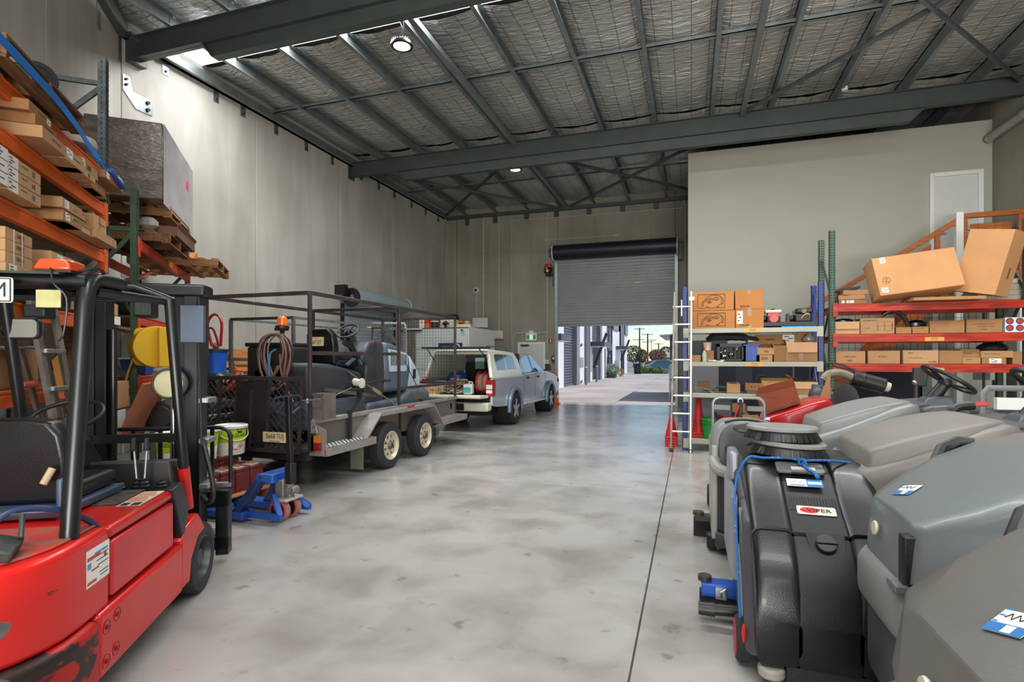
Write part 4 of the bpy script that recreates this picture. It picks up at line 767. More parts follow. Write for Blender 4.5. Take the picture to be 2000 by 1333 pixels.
lc('shoebox style carton with a barcode label, lower of the centre pair', .11, -1.37, -1.0, S2, .085, .45, 1, [('+x', .12, .36, .15, .85)], [('+x', .55, .8, .5, .7)])
lc('carton with a dented lid and barcode label, upper of the centre pair', .12, -1.41, -1.02, S2+.087, .08, .45, 0, [('+x', .1, .3, .1, .85)], [('+x', .5, .75, .3, .45)])
lc('low carton behind the centre pair on the middle orange shelf', .02, -.98, -.70, S2+.07, .07, .4, 2, [], [PR])
lc('carton with small label on top of the low carton behind the centre pair', .03, -1.0, -.66, S2+.145, .075, .4, 0, [('+x', .1, .3, .2, .7)], [('+x', .5, .9, .5, .7)])
lc('tall square carton next to the grey post on the middle orange shelf', .08, -.62, -.31, S2+.085, .15, .4, 2, [], [('+x', .3, .9, .5, .62)], [('+x', .4, .5, 0, 1)])
lc('long shallow carton under the tall square carton', .13, -.75, -.2, S2, .08, .35, 0, [], [], [('+x', .83, .88, 0, 1)])
lc('open tray carton full of crumpled paper on the middle orange shelf', .1, -1.30, -.78, S2, .05, .35, 2, flap=[('+x', 60, .03)])
mb = MB(); rn = random.Random(4)
for k in range(14): mb.cbox((rn.uniform(-.14, .14), rn.uniform(-.24, .24), .03+rn.uniform(0, .04)), (.09, .06, .02), (rn.uniform(-40, 40), rn.uniform(-40, 40), rn.uniform(0, 90)))
o = mb.build('paper_scraps', PAPER, loc=LR(-.08, -1.04, S2+.008), rot=(0, 0, LRA)); tag(o, 'crumpled white paper packing in the open tray carton', 'paper', kind='stuff')
S3 = 1.94; STRAP = mat('strap_pale', 'd9c3b8', .4)
lc('flat carton with a white label under the strapped stack', .13, -2.26, -1.80, S3+.115, .08, .4, 2, [('+x', .08, .3, .1, .98)], [('+x', .7, .75, .2, .8)])
lc('flat carton at the bottom under the strapped stack', .12, -2.26, -1.82, S3, .112, .4, 0)
for k, l in enumerate(('lowest', 'middle', 'topmost')):
    o = lc(f'carton {l} of the strapped stack of three on the orange rack', .12, -2.24, -1.89, S3+.198+k*.073, .072, .4, 2, [], [('+x', .40, .68, .35, .8), ('+x', .5, .66, .1, .25)])
    MB().box(.2005, .203, -.075, -.063, 0, .072).box(.2005, .203, .03, .042, 0, .072).build('strap_band', STRAP, o)
lc('barcode carton, upper of the pair behind the amber beacon', .12, -1.6, -.97, S3+.30, .085, .5, 2, [('+x', .16, .32, .1, .85)], [], [('+x', .5, .58, .4, .8)])
lc('carton with a barcode label below the wide carton', .1, -1.63, -1.03, S3+.19, .105, .5, 0, [('+x', .12, .28, .3, .98)], [], [('+x', .5, .54, 0, 1)])
lc('tall carton at the base of the pair behind the amber beacon', .09, -1.64, -1.1, S3, .187, .5, 1)
# bottom shelf: old carton, timber, paint roller, bin and bar
S4 = 1.343
lc('battered brown carton on the lowest orange shelf', -.05, -2.5, -1.35, S4, .27, .5, 1, [], [], [('+x', .1, .3, .2, .25)])
o = MB().hexa([(-.05, -2.3, S4+.28), (.04, -1.7, S4+.28), (.02, -1.7, S4+.40), (-.07, -2.3, S4+.40), (-.2, -2.3, S4+.28), (-.16, -1.7, S4+.28), (-.18, -1.7, S4+.40), (-.22, -2.3, S4+.40)]).build('dark_timber', mat('dark_timber', '584533', .9, var=.2), loc=tuple(LRO), rot=(0, 0, LRA), bevel=.006); tag(o, 'dark timber offcut on the battered carton', 'timber'); o['category'] = 'timber'
o = MB().tube([LR(.07, -1.90, S4+.03), LR(.07, -1.72, S4+.03)], [.018, .028], 12).build('plastic_tube', mat('terracotta', 'b5502e', .6)); tag(o, 'small terracotta coloured tube lying on the lowest shelf edge', 'tube')
o = MB().tube([LR(.06, -2.5, S4+.262), LR(.06, -1.55, S4+.285)], .012, 10).build('steel_bar', STEEL); tag(o, 'thin steel bar across the battered carton', 'bar')
o = MB().cbox((0, 0, .05), (.25, .22, .1)).build('blue_tray', BLUE, loc=LR(-.1, -2.25, S4+.41), rot=(0, 0, LRA), bevel=.02); tag(o, 'blue plastic tray on the dark timber', 'tray')
# black rolled tyres on the shelf of both racks
def tyre(lab, loc, r, w, rot, grp='black tyres on the racks', name='tyre'):
    t = thing(name, lab, 'tyre', loc, 0, grp, rot); MB().lathe([(r*.55, -w*.35), (r*.62, -w/2), (r*.9, -w/2), (r, -w*.3), (r, w*.3), (r*.9, w/2), (r*.62, w/2), (r*.55, w*.35)], n=32).build('tread', RUB, t)
    MB().lathe([(0, -.02), (r*.3, -.02), (r*.54, -w*.33), (r*.56, -w*.3)], n=24).build('hub', DBL, t); return t
tyre('black tyre leaning beside the last orange post', LR(-.2, -.52, 2.13), .19, .16, (90, 0, LRA+60)); tyre('black tyre behind the green post on the second shelf', LR(-.2, .62+.75, 2.26), .2, .2, (90, 0, LRA+70)); tyre('black tyre right of the green post on the second shelf', LR(-.2, 2.0, 2.26), .2, .2, (90, 0, LRA+70))
o = MB().cbox((0, 0, .0), (.4, .55, .03), (15, -20, 0)).build('red_cloth', mat('faded_red_cloth', '9c4440', .9), loc=LR(-.15, 1.35, 2.50), rot=(0, 0, LRA), bevel=.01); tag(o, 'faded red cloth draped over the tyres by the green post', 'cloth')
# pallet with castors and blue strap on the top orange beam
DW2 = mat('pallet_dark', '7d5a38', .85, col2='553b24', vs=3, stretch=(12, 1, 12), bump=.4, bs=25)
pallet('timber pallet holding castors on top of the orange rack', LR(-.42, -1.62, 3.385), LRA, 1.1, 1.25, .15, m=DW2)
def castor(lab, loc, rz, r=.125, tilt=(0, 0)):
    t = thing('castor_wheel', lab, 'castor', loc, 0, 'castors on the pallet', (90+tilt[0], tilt[1], rz)); MB().lathe([(r*.2, -.03), (r*.62, -.025), (r*.66, -.034), (r*.93, -.036), (r, -.015), (r, .015), (r*.93, .036), (r*.66, .034), (r*.62, .025), (r*.2, .03)], n=32).build('tyre', RUB, t)
    MB().lathe([(0, .032), (r*.2, .032), (r*.25, .02), (r*.6, .012)], n=20).build('hub', BLK, t); MB().bar((-.02, -.0, .05), (-.25, .06, .05), .05, .012).bar((-.02, 0, -.05), (-.25, .06, -.05), .05, .012).box(-.3, -.22, .0, .1, -.06, .06).build('fork', mat('castor_grey', '8f8b82', .5, .4), t); MB().cyl((0, 0, -.07), (0, 0, .07), .025, n=12).build('axle', CHROME, t)
castor('grey castor wheel with a metal fork, higher of the two on the rack pallet', LR(-.18, -.98, 3.81), LRA+35); castor('grey castor wheel lower down near the post on the rack pallet', LR(-.16, -.62, 3.68), LRA+30, .13)
o = MB().cbox((0, 0, .1), (.4, .5, .2)).build('castor_machine', BLK, loc=LR(-.25, -1.15, 3.54), rot=(0, 0, LRA), bevel=.03); tag(o, 'black machine base holding the castors on the pallet', 'machine')
o = MB().lathe([(0, 0), (.16, 0), (.17, .03), (.16, .07), (0, .08)], n=28).build('coiled_hose', mat('hose_cream', 'c2b3a5', .6), loc=LR(-.1, -.52, 3.44)); tag(o, 'pale ribbed coil at the end of the rack pallet', 'hose')
SB_ = mat('strap_blue', '1f7fe0', .5, var=.06)
pts = [LR(.16, -2.5, 3.43), LR(.15, -2.0, 3.435), LR(.145, -1.6, 3.43), LR(.14, -1.2, 3.39), LR(.14, -.95, 3.33), LR(.15, -.72, 3.285)]
t = thing('ratchet_strap', 'bright blue ratchet strap slung along the rack pallet', 'strap', (0, 0, 0))
mb = MB(); up = V(0, 0, .032)
mb.loft([[V(p)-up, V(p)+up, V(p)+up-LRX*.004, V(p)-up-LRX*.004] for p in spline(pts, 4)]); mb.build('webbing', SB_, t)
mb = MB().tube(spline([pts[-1], LR(.15, -.6, 3.24), LR(.15, -.5, 3.25)], 4), [.012]*8+[.02]); mb.build('twisted_webbing', SB_, t)
MB().bar(LR(.15, -.52, 3.26), LR(.17, -.18, 3.20), .07, .05).build('padded_sleeve', BLUE, t, bevel=.012)
text('SAFETY', .04, plane_M(LR(.2, -.33, 3.232), tuple(LRY*.34+V(0, 0, -.06)+LRX*.02), (0, 0, 1)), WHITE, t)
# pallets and wrapped load of the green rack
pallet('orange timber pallet under the shrink-wrapped load', LR(-.38, 2.28, 3.36), LRA, 1.18, 1.2, .14)
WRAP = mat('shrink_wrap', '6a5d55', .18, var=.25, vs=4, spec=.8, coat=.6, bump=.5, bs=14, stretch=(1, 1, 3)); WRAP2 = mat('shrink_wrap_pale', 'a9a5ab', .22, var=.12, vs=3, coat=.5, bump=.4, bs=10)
t = thing('wrapped_load', 'tall brown load in shrink wrap on the top pallet by the wall', 'load', LR(-.22, 2.28, 3.502), LRA)
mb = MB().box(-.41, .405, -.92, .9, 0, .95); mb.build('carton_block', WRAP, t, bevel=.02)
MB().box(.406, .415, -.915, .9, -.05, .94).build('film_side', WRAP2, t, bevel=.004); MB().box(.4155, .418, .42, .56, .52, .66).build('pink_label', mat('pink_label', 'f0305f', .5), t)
mb = MB(); rn = random.Random(5)
for k in range(26): mb.cbox((-.414, 0, 0), (.0, .0, .0)) if False else mb.cbox((rn.uniform(-.2, .38), -.9215, rn.uniform(.2, .85)), (rn.uniform(.02, .09), .002, .004), (0, rn.uniform(-40, 40), 0))
tag(mb.build('film_creases', mat('film_crease', 'b8b0a8', .15), t), kind='stuff')
pallet('worn timber pallet below the dark cartons on the red beam', LR(-.30, 1.85, 2.955), LRA, 1.16, 1.16, .14, m=DW2)
lc2 = carton('low dark brown carton with torn top between two pallets', LR(.03, 2.1, 3.10), (.55, 1.15, .12), LRA, 3, 'cartons on the green post rack', [], [], flap=[('+x', 60, .05)], m=mat('cardboard_dark', '6f4f3c', .85, var=.1))
o = MB().box(-.45, .4, -.6, .3, 0, .02).build('plywood_sheet', DW2, loc=LR(-.3, 1.9, 3.098), rot=(0, 0, LRA)); tag(o, 'dark plywood sheet on the worn pallet', 'board')
o = MB().ball((0, 0, .09), .09, 10, (1.6, 1.2, 1)).build('plastic_bundle', mat('clear_plastic', 'a8a39b', .15, spec=.8), loc=LR(.0, 1.45, 3.12)); tag(o, 'bundle of clear plastic stuffed between the pallets', 'plastic')
pallet('timber pallet jutting far out at the end of the red beam', LR(-.05, 3.75, 2.955), LRA, 1.2, 1.3, .15)
o = MB().hexa([(-.3, -.35, 0), (.25, -.35, 0), (.25, .3, 0), (-.3, .3, 0), (-.28, -.3, .06), (.2, -.3, .06), (.22, .3, .22), (-.28, .3, .2)]).build('orange_board', mat('orange_ply', 'c07233', .8), loc=LR(-.1, 3.7, 3.108), rot=(0, 0, LRA)); tag(o, 'curled orange plywood on the jutting pallet', 'board')
# hose reel on the green post
t = thing('hose_reel', 'yellow retractable hose reel with a red badge hung on the green post', 'hose reel', LR(.17, 1.0, 1.68), LRA-62)
YR = mat('reel_yellow', 'e8b71c', .35, var=.06, vs=3, coat=.2)
MB().prism(rrect(.40, .44, .06, 5), 'yz', -.02, .0).cyl((-.10, 0, 0), (.12, 0, 0), .24, n=36).box(-.10, .18, .0, .27, -.23, .23).build('casing', YR, t, bevel=.02, seg=3)
MB().cyl((.06, 0, 0), (.06, 0, 0), .0) if False else None
MB().lathe([(.0, -.105), (.15, -.105), (.155, -.1)], n=32, ax='x').build('black_disc', BLK, t); MB().lathe([(.0, -.112), (.07, -.112), (.072, -.105)], n=24, ax='x').build('badge', mat('badge_red', 'd8301f', .4), t)
text('TTi', .06, plane_M((-.1135, 0, 0), (0, -1, 0), (0, 0, 1)), mat('badge_gold', 'e8d9a0', .4), t)
for z in (.13, -.14): MB().prism(rrect(.2, .07, .03, 4, (.05, z)), 'xz', -.27 if False else .271, .276).build('slot_grip', BLK, t)
MB().tube(spline([(-.02, -.2, -.13), (-.03, -.25, -.3), (-.02, -.28, -.45), (-.02, -.27, -.56)], 5), .012, 8).tube(spline([(.08, .28, .14), (.14, .30, .05), (.16, .29, -.1)], 5), .01, 8).build('hose', mat('hose_amber', 'c98c1e', .5), t); MB().cyl((.16, .29, -.08), (.165, .29, -.26), .02, n=10).build('red_nozzle', RED, t)
# ================================================================== CAGE TRAILER
def MW(base): return MB(Matrix.Translation(-V(base)))
CAGE = mat('cage_purple_brown', '4a3f42', .45, .3, var=.2, vs=8); CHK = mat('checker_plate', 'a39d99', .42, .45, var=.12, vs=5, bump=.8, bs=70)
TPAN = mat('trailer_panel', '7e7873', .45, .5, var=.08, vs=2); TDK = mat('trailer_dark', '2b2928', .55, .2, var=.2)
TB = (-4.97, 7.2, 0)
T = thing('cage_trailer', 'dark steel tandem cage trailer with rear mesh ramp and plate', 'trailer', TB)
def tb(*a): return MW(TB)
x0, x1, ya, yb, yc, zt = -5.75, -4.2, 5.25, 7.27, 9.33, 2.31
for nm, x, y, z0 in (('post', x1, ya, .45), ('post', x1, yb, .45), ('post', x1, yc, .45), ('post', x0, ya, .45), ('post', x0, yb, .45), ('post', x0, yc, .45)):
    tb().box(x-.02, x+.02, y-.02, y+.02, z0, zt).build(nm, CAGE, T, bevel=.004, seg=1)
for a, b in (((x0, ya), (x1, ya)), ((x0, yb), (x1, yb)), ((x0, yc), (x1, yc)), ((x0, ya), (x0, yc)), ((x1, ya), (x1, yc))):
    tb().bar((a[0], a[1], zt), (b[0], b[1], zt), .045, .045).build('top_rail', CAGE, T, bevel=.004, seg=1)
tb().bar((x1, ya, 1.61), (x1, yb, 1.61), .035, .045).build('side_rail', CAGE, T); tb().bar((x1, yb, 1.09), (x1, yc, 1.09), .035, .045).build('side_rail', CAGE, T); tb().bar((x0, ya, 1.3), (x0, yc, 1.3), .035, .045).build('side_rail', CAGE, T)
tb().bar((x0, yc, 1.09), (x1, yc, 1.09), .035, .045).build('front_rail', CAGE, T)
mb = tb(); k = 0
x = x0+.055
while x < x1: mb.bar((x, yc, .85), (x, yc, zt), .004); x += .0575
z = .9
while z < zt: mb.bar((x0, yc+.004, z), (x1, yc+.004, z), .004); z += .0575
tag(mb.build('wire_mesh', TDK, T), kind='stuff')
tb().box(x0, x1, ya, yc, .42, .48).build('floor_plate', TDK, T); tb().box(x0+.2, x1-.2, ya+.1, yc+.3, .34, .42).build('chassis_rail', TDK, T)
for x in (x0-.015, x1-.015):
    tb().box(x, x+.025, ya+.02, yc, .43, .79).build('side_panel', TPAN, T)
    tb().box(x-.02, x+.06, ya+.0, yc+.02, .785, .835).build('top_edge', CHK, T, bevel=.004, seg=1)
    for y in (ya+.75, ya+2.02, ya+3.05): tb().box(x-.01, x+.04, y-.025, y+.025, .40, .80).build('side_stake', TDK, T)
tb().box(x0, x1, yc-.01, yc+.015, .43, .8).build('front_panel', TPAN, T)
# steps and fenders (right side as seen, left side repeated)
for s, xa, xb in ((1, -4.2, -3.97), (-1, -5.75, -5.98)):
    q0, q1 = min(xa, xb), max(xa, xb)
    tb().box(q0, q1, ya-.0, ya+1.02, .50, .515).box(xb-.012, xb+.012, ya, ya+1.02, .42, .515).build('rear_step', CHK, T)
    mb = tb()
    for i in range(14):
        for j in range(3): mb.torus((q0+.05+.065*j, ya+.07+.07*i, .517), (0, 0, 1), .022, .005, 8, 4)
    tag(mb.build('step_grip_rings', STEEL, T), kind='stuff')
    tb().box(q0, q1, 8.35, 9.35, .50, .515).box(xb-.012, xb+.012, 8.35, 9.35, .42, .515).build('front_step', CHK, T)
    tb().hexa([(q0, 6.0, .45), (q1, 6.0, .45), (q1, 6.42, .81), (q0, 6.42, .81), (q0, 6.02, .44), (q1, 6.02, .44), (q1, 6.44, .80), (q0, 6.44, .80)]).build('fender_rear_slope', CHK, T)
    tb().box(q0, q1, 6.42, 8.0, .80, .812).box(xb-.008, xb+.008, 6.42, 8.0, .765, .812).build('fender_top', CHK, T)
    tb().hexa([(q0, 7.99, .80), (q1, 7.99, .80), (q1, 8.35, .44), (q0, 8.35, .44), (q0, 8.01, .81), (q1, 8.01, .81), (q1, 8.37, .45), (q0, 8.37, .45)]).build('fender_front_slope', CHK, T)
    tb().box(q0+.02, q1-.02, 6.01, 6.02, .12, .45).build('mud_flap', mat('mudflap', '6a675c', .6), T)
    tb().hexa([(q0 if s > 0 else q1, ya-.01, .42), (xb, ya-.01, .42), (xb, ya+.0, .42), (q0 if s > 0 else q1, ya, .42), (xa, ya-.01, .83), (xb, ya-.01, .72), (xb, ya, .72), (xa, ya, .83)]).build('tail_plate', CHK, T)
    tb().box(xa+s*.03-.06*(s < 0), xa+s*.03+.06*(s > 0) if s > 0 else xa+s*.03, ya-.05, ya-.01, .48, .68).build('tail_lamp_housing', TDK, T)
    a = min(xa+s*.06, xa+s*.17); l = tb().box(a, a+.11, ya-.05, ya-.012, .58, .66).build('indicator_lens', mat('lens_amber', 'c8742a', .3), T); tb().box(a, a+.11, ya-.05, ya-.012, .49, .578).build('brake_lens', mat('lens_red', '8c1d1b', .25), T)
    tb().box(xb-.012, xb-.0, ya-.02, ya-.01, .43, .5).build('reflector', RED, T)
tb().box(-4.0, -3.93, 7.28, 7.42, .813, .84).build('side_marker', mat('lens_red', ''[:0] or '8c1d1b'), T) if False else tb().box(-4.02, -3.96, 7.2, 7.34, .812, .84).build('side_marker', RED, T, bevel=.008)
def spoked_wheel(parent, M0, c, r, w, s, rim):
    wh = MB(M0).lathe([(r*.6, -w*.45), (r*.68, -w/2), (r*.9, -w/2+.005), (r, -w*.32), (r*1.0, w*.32), (r*.9, w/2-.005), (r*.68, w/2), (r*.6, w*.45)], c, 'x', 40).build('wheel', RUB, parent)
    f = s*w/2; MB(M0).lathe([(r*.63, f*.92), (r*.6, f*.97), (r*.56, f*.8), (r*.50, f*.55), (r*.44, f*.5)], c, 'x', 32).build('rim', rim, wh)
    mb = MB(M0); cx, cy, cz = c
    for k in range(8): a = 2*math.pi*k/8; mb.bar((cx+f*.62, cy+math.cos(a)*r*.18, cz+math.sin(a)*r*.18), (cx+f*.55, cy+math.cos(a)*r*.5, cz+math.sin(a)*r*.5), r*.17, .012, up=(1, 0, 0))
    mb.build('rim_spokes', rim, wh); MB(M0).lathe([(0, f*1.05), (r*.12, f*1.05), (r*.15, f*.85), (r*.22, f*.62), (r*.22, f*.4)], c, 'x', 20).lathe([(r*.5, f*.3), (0, f*.3)], c, 'x', 20).build('hub', mat('hub_greasy', '6b6150', .4, .6, var=.2), wh)
RIMC = mat('rim_cream', 'c7bda4', .4, .2, var=.08, vs=6); M0 = Matrix.Translation(-V(TB))
for y in (6.72, 7.76):
    spoked_wheel(T, M0, (-4.09, y, .325), .325, .2, 1, RIMC); spoked_wheel(T, M0, (-5.86, y, .325), .325, .2, -1, RIMC); tb().cyl((-5.8, y, .325), (-4.15, y, .325), .03, n=10).build('axle', TDK, T)
# ramp: frame, bars, expanded mesh
rz0, rz1 = .47, 1.31
for i, x in enumerate((-5.72, -5.47, -5.22, -4.98, -4.73, -4.48, -4.27)):
    tb().hexa([(x-.014, ya-.12, rz0), (x+.014, ya-.12, rz0), (x+.014, ya-.09, rz0), (x-.014, ya-.09, rz0), (x-.014, ya-.06, rz1), (x+.014, ya-.06, rz1), (x+.014, ya-.03, rz1), (x-.014, ya-.03, rz1)]).build('ramp_bar', CAGE, T)
tb().bar((-5.74, ya-.045, rz1), (-4.25, ya-.045, rz1), .035, .045).bar((-5.74, ya-.1, rz0), (-4.25, ya-.1, rz0), .035, .045).build('ramp_frame', CAGE, T)
mb = tb(); pw, ph = .085, .042; nz = int((rz1-rz0)/ph); 
for j in range(nz):
    z = rz0+j*ph; yy = ya-.08+.06*(z-rz0)/(rz1-rz0); x = -5.72+(pw/2 if j % 2 else 0)
    while x < -4.3:
        mb.bar((x, yy, z), (x+pw/2, yy, z+ph), .006, .010); mb.bar((x+pw/2, yy, z+ph), (x+pw, yy, z), .006, .010); x += pw
tag(mb.build('expanded_mesh', DSTEEL, T), kind='stuff')
tb().box(-5.2, -4.74, ya-.07, ya-.06, rz0, rz1-.03).build('ramp_backing_board', TDK, T)
tb().box(-5.78, -4.2, ya-.06, ya+.04, .36, .47).build('tail_beam', TDK, T)
p = tb().prism(rrect(.345, .118, .012, 3, (-4.57, .635)), 'xz', ya-.145, ya-.14).build('number_plate', mat('plate_cream', 'd5c79e', .45, var=.03), T)
text('S668·TUJ', .082, Matrix.Translation(-V(TB)) @ plane_M((-4.57, ya-.147, .643), (1, 0, 0), (0, 0, 1)), INK, p, sx=.82); text('SOUTH AUSTRALIA', .016, Matrix.Translation(-V(TB)) @ plane_M((-4.57, ya-.147, .588), (1, 0, 0), (0, 0, 1)), INK, p)
tb().cyl((-4.25, ya-.1, 1.06), (-4.0, ya-.08, 1.08), .012, n=8).tube([(-4.1, ya-.08, .76), (-4.04, ya-.1, .77), (-4.02, ya-.1, .70)], .009, 6).torus((-4.16, ya-.09, 1.06), (1, .3, 0), .025, .008, 12, 6).build('ramp_latch', STEEL, T)
tb().box(-4.17, -4.02, ya+.02, ya+.2, .84, 1.12).box(-4.03, -4.005, ya, ya+.22, .84, 1.14).box(-4.175, -4.02, ya+.0, ya+.21, 1.12, 1.14).box(-4.176, -4.02, ya+.015, ya+.2, .97, .985).build('battery_canister', mat('canister_grey', '8c8880', .35, .6, var=.15), T)
# winch stand
tb().bar((-4.15, 5.95, .45), (-4.15, 5.95, .88), .045).bar((-4.15, 5.95, .86), (-4.13, 6.15, 1.05), .05).bar((-4.13, 6.15, 1.03), (-4.13, 6.12, 1.16), .05).box(-4.2, -4.06, 5.93, 6.3, 1.14, 1.16).box(-4.2, -4.19, 5.93, 6.3, 1.14, 1.24).build('winch_stand', TDK, T)
w = tb().cyl((-4.2, 6.12, 1.24), (-4.09, 6.12, 1.22), .05, n=20).cyl((-4.085, 6.12, 1.22), (-4.075, 6.12, 1.22), .07, n=20).build('winch_drum', mat('winch_cream', 'cfcabb', .5), T)
tb().tube([(-4.04, 6.15, 1.22), (-4.0, 6.35, 1.24), (-3.98, 6.52, 1.25)], .014, 8).cyl((-4.0, 6.5, 1.24), (-3.96, 6.62, 1.245), .022, n=10).build('crank_handle', BLK, w); tb().tube([(-4.1, ya+.2, 1.07), (-4.12, 5.95, 1.17)], .006, 6).build('winch_cable', STEEL, w)
tb().bar((-4.97, yc, .45), (-4.97, 10.45, .45), .08, .1).bar((x0+.1, yc, .42), (-4.97, 10.2, .45), .06, .08).bar((x1-.1, yc, .42), (-4.97, 10.2, .45), .06, .08).build('drawbar', TDK, T); tb().cyl((-4.8, 9.75, 0.02), (-4.8, 9.75, .7), .03, n=10).lathe([(0, -.03), (.09, -.03), (.09, .03), (0, .03)], (-4.8, 9.75, .10), 'x', 18).build('jockey_wheel', STEEL, T)
tb().box(-4.25, -4.2, 9.05, 9.2, .52, .78).build('plug_bracket', TDK, T); tb().box(-4.195, -4.19, 9.1, 9.16, .62, .72).build('plug_sticker', mat('sticker_lime', 'c4c984', .5), T)
# load strap with buckle
ST = thing('tie_down_strap', 'tan webbing strap with a ratchet buckle hooked to the trailer side', 'strap', (-4.22, 7.1, .84)); SBB = (-4.22, 7.1, .84)
mb = MW(SBB); a, b = V(-4.6, 6.55, 1.36), V(-4.24, 7.12, .9); mb.bar(a, b, .045, .012); mb.build('webbing', mat('webbing_tan', '8b7a66', .8), ST)
MW(SBB).bar(a.lerp(b, .55), a.lerp(b, .72), .075, .05).build('ratchet_buckle', mat('buckle_zinc', 'a49a7e', .4, .6), ST); MW(SBB).tube([b, b+V(.02, .04, -.04), b+V(.03, .1, -.06), b+V(.02, .11, -.02)], .009, 6).build('hook', STEEL, ST); MW(SBB).bar((-4.6, 6.0, 1.14), (-4.45, 7.0, .99), .06, .05).build('spray_bar', mat('bar_brown', '5f5751', .6), ST)
# ================================================================== RIDE-ON SCRUBBER STANDING ON THE TRAILER
RB_ = (-5.05, 7.3, .48)
RS = thing('ride_on_scrubber', 'charcoal ride-on floor scrubber loaded on the cage trailer', 'scrubber', RB_)
CH = mat('scrubber_charcoal', '3b3f45', .45, var=.15, vs=2, bump=.1, bs=150); CHB = mat('scrubber_slate', '5b6672', .42, var=.1, vs=2); CHL = mat('scrubber_pale', 'b8c4cf', .4, var=.05)
def rs(): return MW(RB_)
xr, xl = -4.58, -5.52
def hull(pr, xa, xb, name, m, bev=.05, taper=None): return rs().prism(pr, 'yz', xa, xb).build(name, m, RS, bevel=bev, seg=4)
hull([(5.7, .62), (6.98, .62), (6.98, .98), (6.9, 1.0), (5.7, 1.0)], xl, xr, 'rear_base', CHB)
hull([(5.72, 1.0), (6.86, 1.0), (6.92, 1.34), (6.6, 1.40), (6.2, 1.47), (5.8, 1.49), (5.72, 1.45)], xl+.02, xr-.02, 'recovery_tank', CH, .06)
hull([(6.95, .60), (8.0, .60), (8.95, .62), (9.02, .80), (8.98, .98), (8.3, 1.02), (8.0, .9), (7.0, .88)], xl, xr+.03, 'front_base', CHB, .06)
hull([(6.98, .85), (7.5, .85), (7.55, 1.3), (7.5, 1.78), (7.42, 1.84), (7.1, 1.80), (6.92, 1.62), (6.9, 1.5), (7.05, 1.45)], xl+.05, xr-.02, 'console', CH, .06)
hull([(7.52, 1.0), (8.25, 1.0), (8.35, 1.35), (8.3, 1.60), (8.1, 1.70), (7.75, 1.79), (7.52, 1.81)], xl+.03, xr, 'front_hood', CHB, .07)
hull([(8.25, .98), (8.72, 1.0), (8.72, 1.22), (8.55, 1.42), (8.33, 1.62)], xl+.06, xr-.01, 'nose', CHL, .06)
g = rs().prism([(7.62, 1.33), (8.16, 1.33), (8.2, 1.42), (8.2, 1.60), (8.14, 1.64), (7.58, 1.70)], 'yz', xr+.0, xr+.012).build('grille_panel', CHL, RS, bevel=.004)
for i in range(10):
    y = 7.66+.052*i; rs().box(xr+.012, xr+.016, y, y+.022, 1.43, 1.66-.006*i).build('grille_slot', SLOT, g)
rs().box(xr-.015, xr+.005, 8.42, 8.5, 1.2, 1.36).build('nose_vent', SLOT, RS)
# seat
mbs = rs(); prof = [(-.22, 0), (.22, 0), (.235, .25), (.22, .42), (.14, .50), (-.14, .50), (-.22, .42), (-.235, .25)]
mbs.loft([[(-4.93+a*q, 6.45+dy-.12*b, 1.46+b) for a, b in prof] for q, dy in ((.95, -.05), (1, -.02), (1, .05), (.9, .08))]); mbs.build('seat_back', VINYL, RS, bevel=.02, seg=3)
rs().box(-5.15, -4.7, 6.45, 6.95, 1.42, 1.52).build('seat_cushion', VINYL, RS, bevel=.04, seg=3)
rs().tube(spline([(-4.66, 6.55, 1.78), (-4.62, 6.65, 1.72), (-4.60, 6.72, 1.6), (-4.6, 6.8, 1.56)], 4), .045, 10).build('armrest', VINYL, RS); rs().bar((-4.66, 6.6, 1.45), (-4.6, 6.76, 1.57), .05, .03).bar((-4.6, 6.76, 1.57), (-4.58, 6.85, 1.46), .05, .03).build('armrest_bracket', PAN, RS)
p = rs().prism(rrect(.24, .125, .012, 3, (-4.93, 1.78)), 'xz', 6.295, 6.30).build('number_plate', MATS['plate_cream'], RS); 
text('S67·SJT', .072, Matrix.Translation(-V(RB_)) @ plane_M((-4.93, 6.293, 1.77), (1, 0, 0), (0, 0, 1)), INK, p, sx=.8); text('SA', .022, Matrix.Translation(-V(RB_)) @ plane_M((-4.93, 6.293, 1.828), (1, 0, 0), (0, 0, 1)), INK, p)
sw = rs().torus((-4.93, 7.02, 1.96), (.08, -.62, .78), .165, .015, 36, 8).build('steering_wheel', BLK, RS)
mbs = rs(); ax = V(.08, -.62, .78).normalized(); u = ax.orthogonal().normalized(); w2 = ax.cross(u); cc = V(-4.93, 7.02, 1.96)
for k in range(3): a = R(30+120*k); mbs.bar(cc-ax*.03, cc+(u*math.cos(a)+w2*math.sin(a))*.16, .028, .012)
mbs.ball(cc-ax*.02, .035, 10); mbs.build('wheel_spokes', BLK, sw)
mbs = rs(); pr = []
for k in range(15): pr.append((.055+.03*k/14+(.012 if k % 2 else 0), -.03-.022*k))
MBt = Matrix.Translation(-V(RB_)) @ Matrix.Translation(cc) @ ax.to_track_quat('Z', 'Y').to_matrix().to_4x4()
MB(MBt).lathe(pr, n=20).build('column_boot', BLK, RS); rs().ball((-4.62, 7.22, 1.80), .025, 10).build('stop_button', RED, RS)
rs().tube([(-4.75, 8.05, 1.78), (-4.72, 8.07, 1.86), (-4.66, 8.09, 1.86), (-4.64, 8.1, 1.78)], .012, 8).build('hood_handle', BLK, RS); rs().tube([(-4.57, 8.1, 1.5), (-4.52, 8.45, 1.05)], .006, 6).build('gas_strut', BLK, RS)
for x in (xl+.1, xr+.02): rs().lathe([(0, -.06), (.15, -.06), (.165, -.03), (.165, .03), (.15, .06), (0, .06)], (x, 8.55, .68+.0), 'x', 24).build('wheel', RUB, RS)
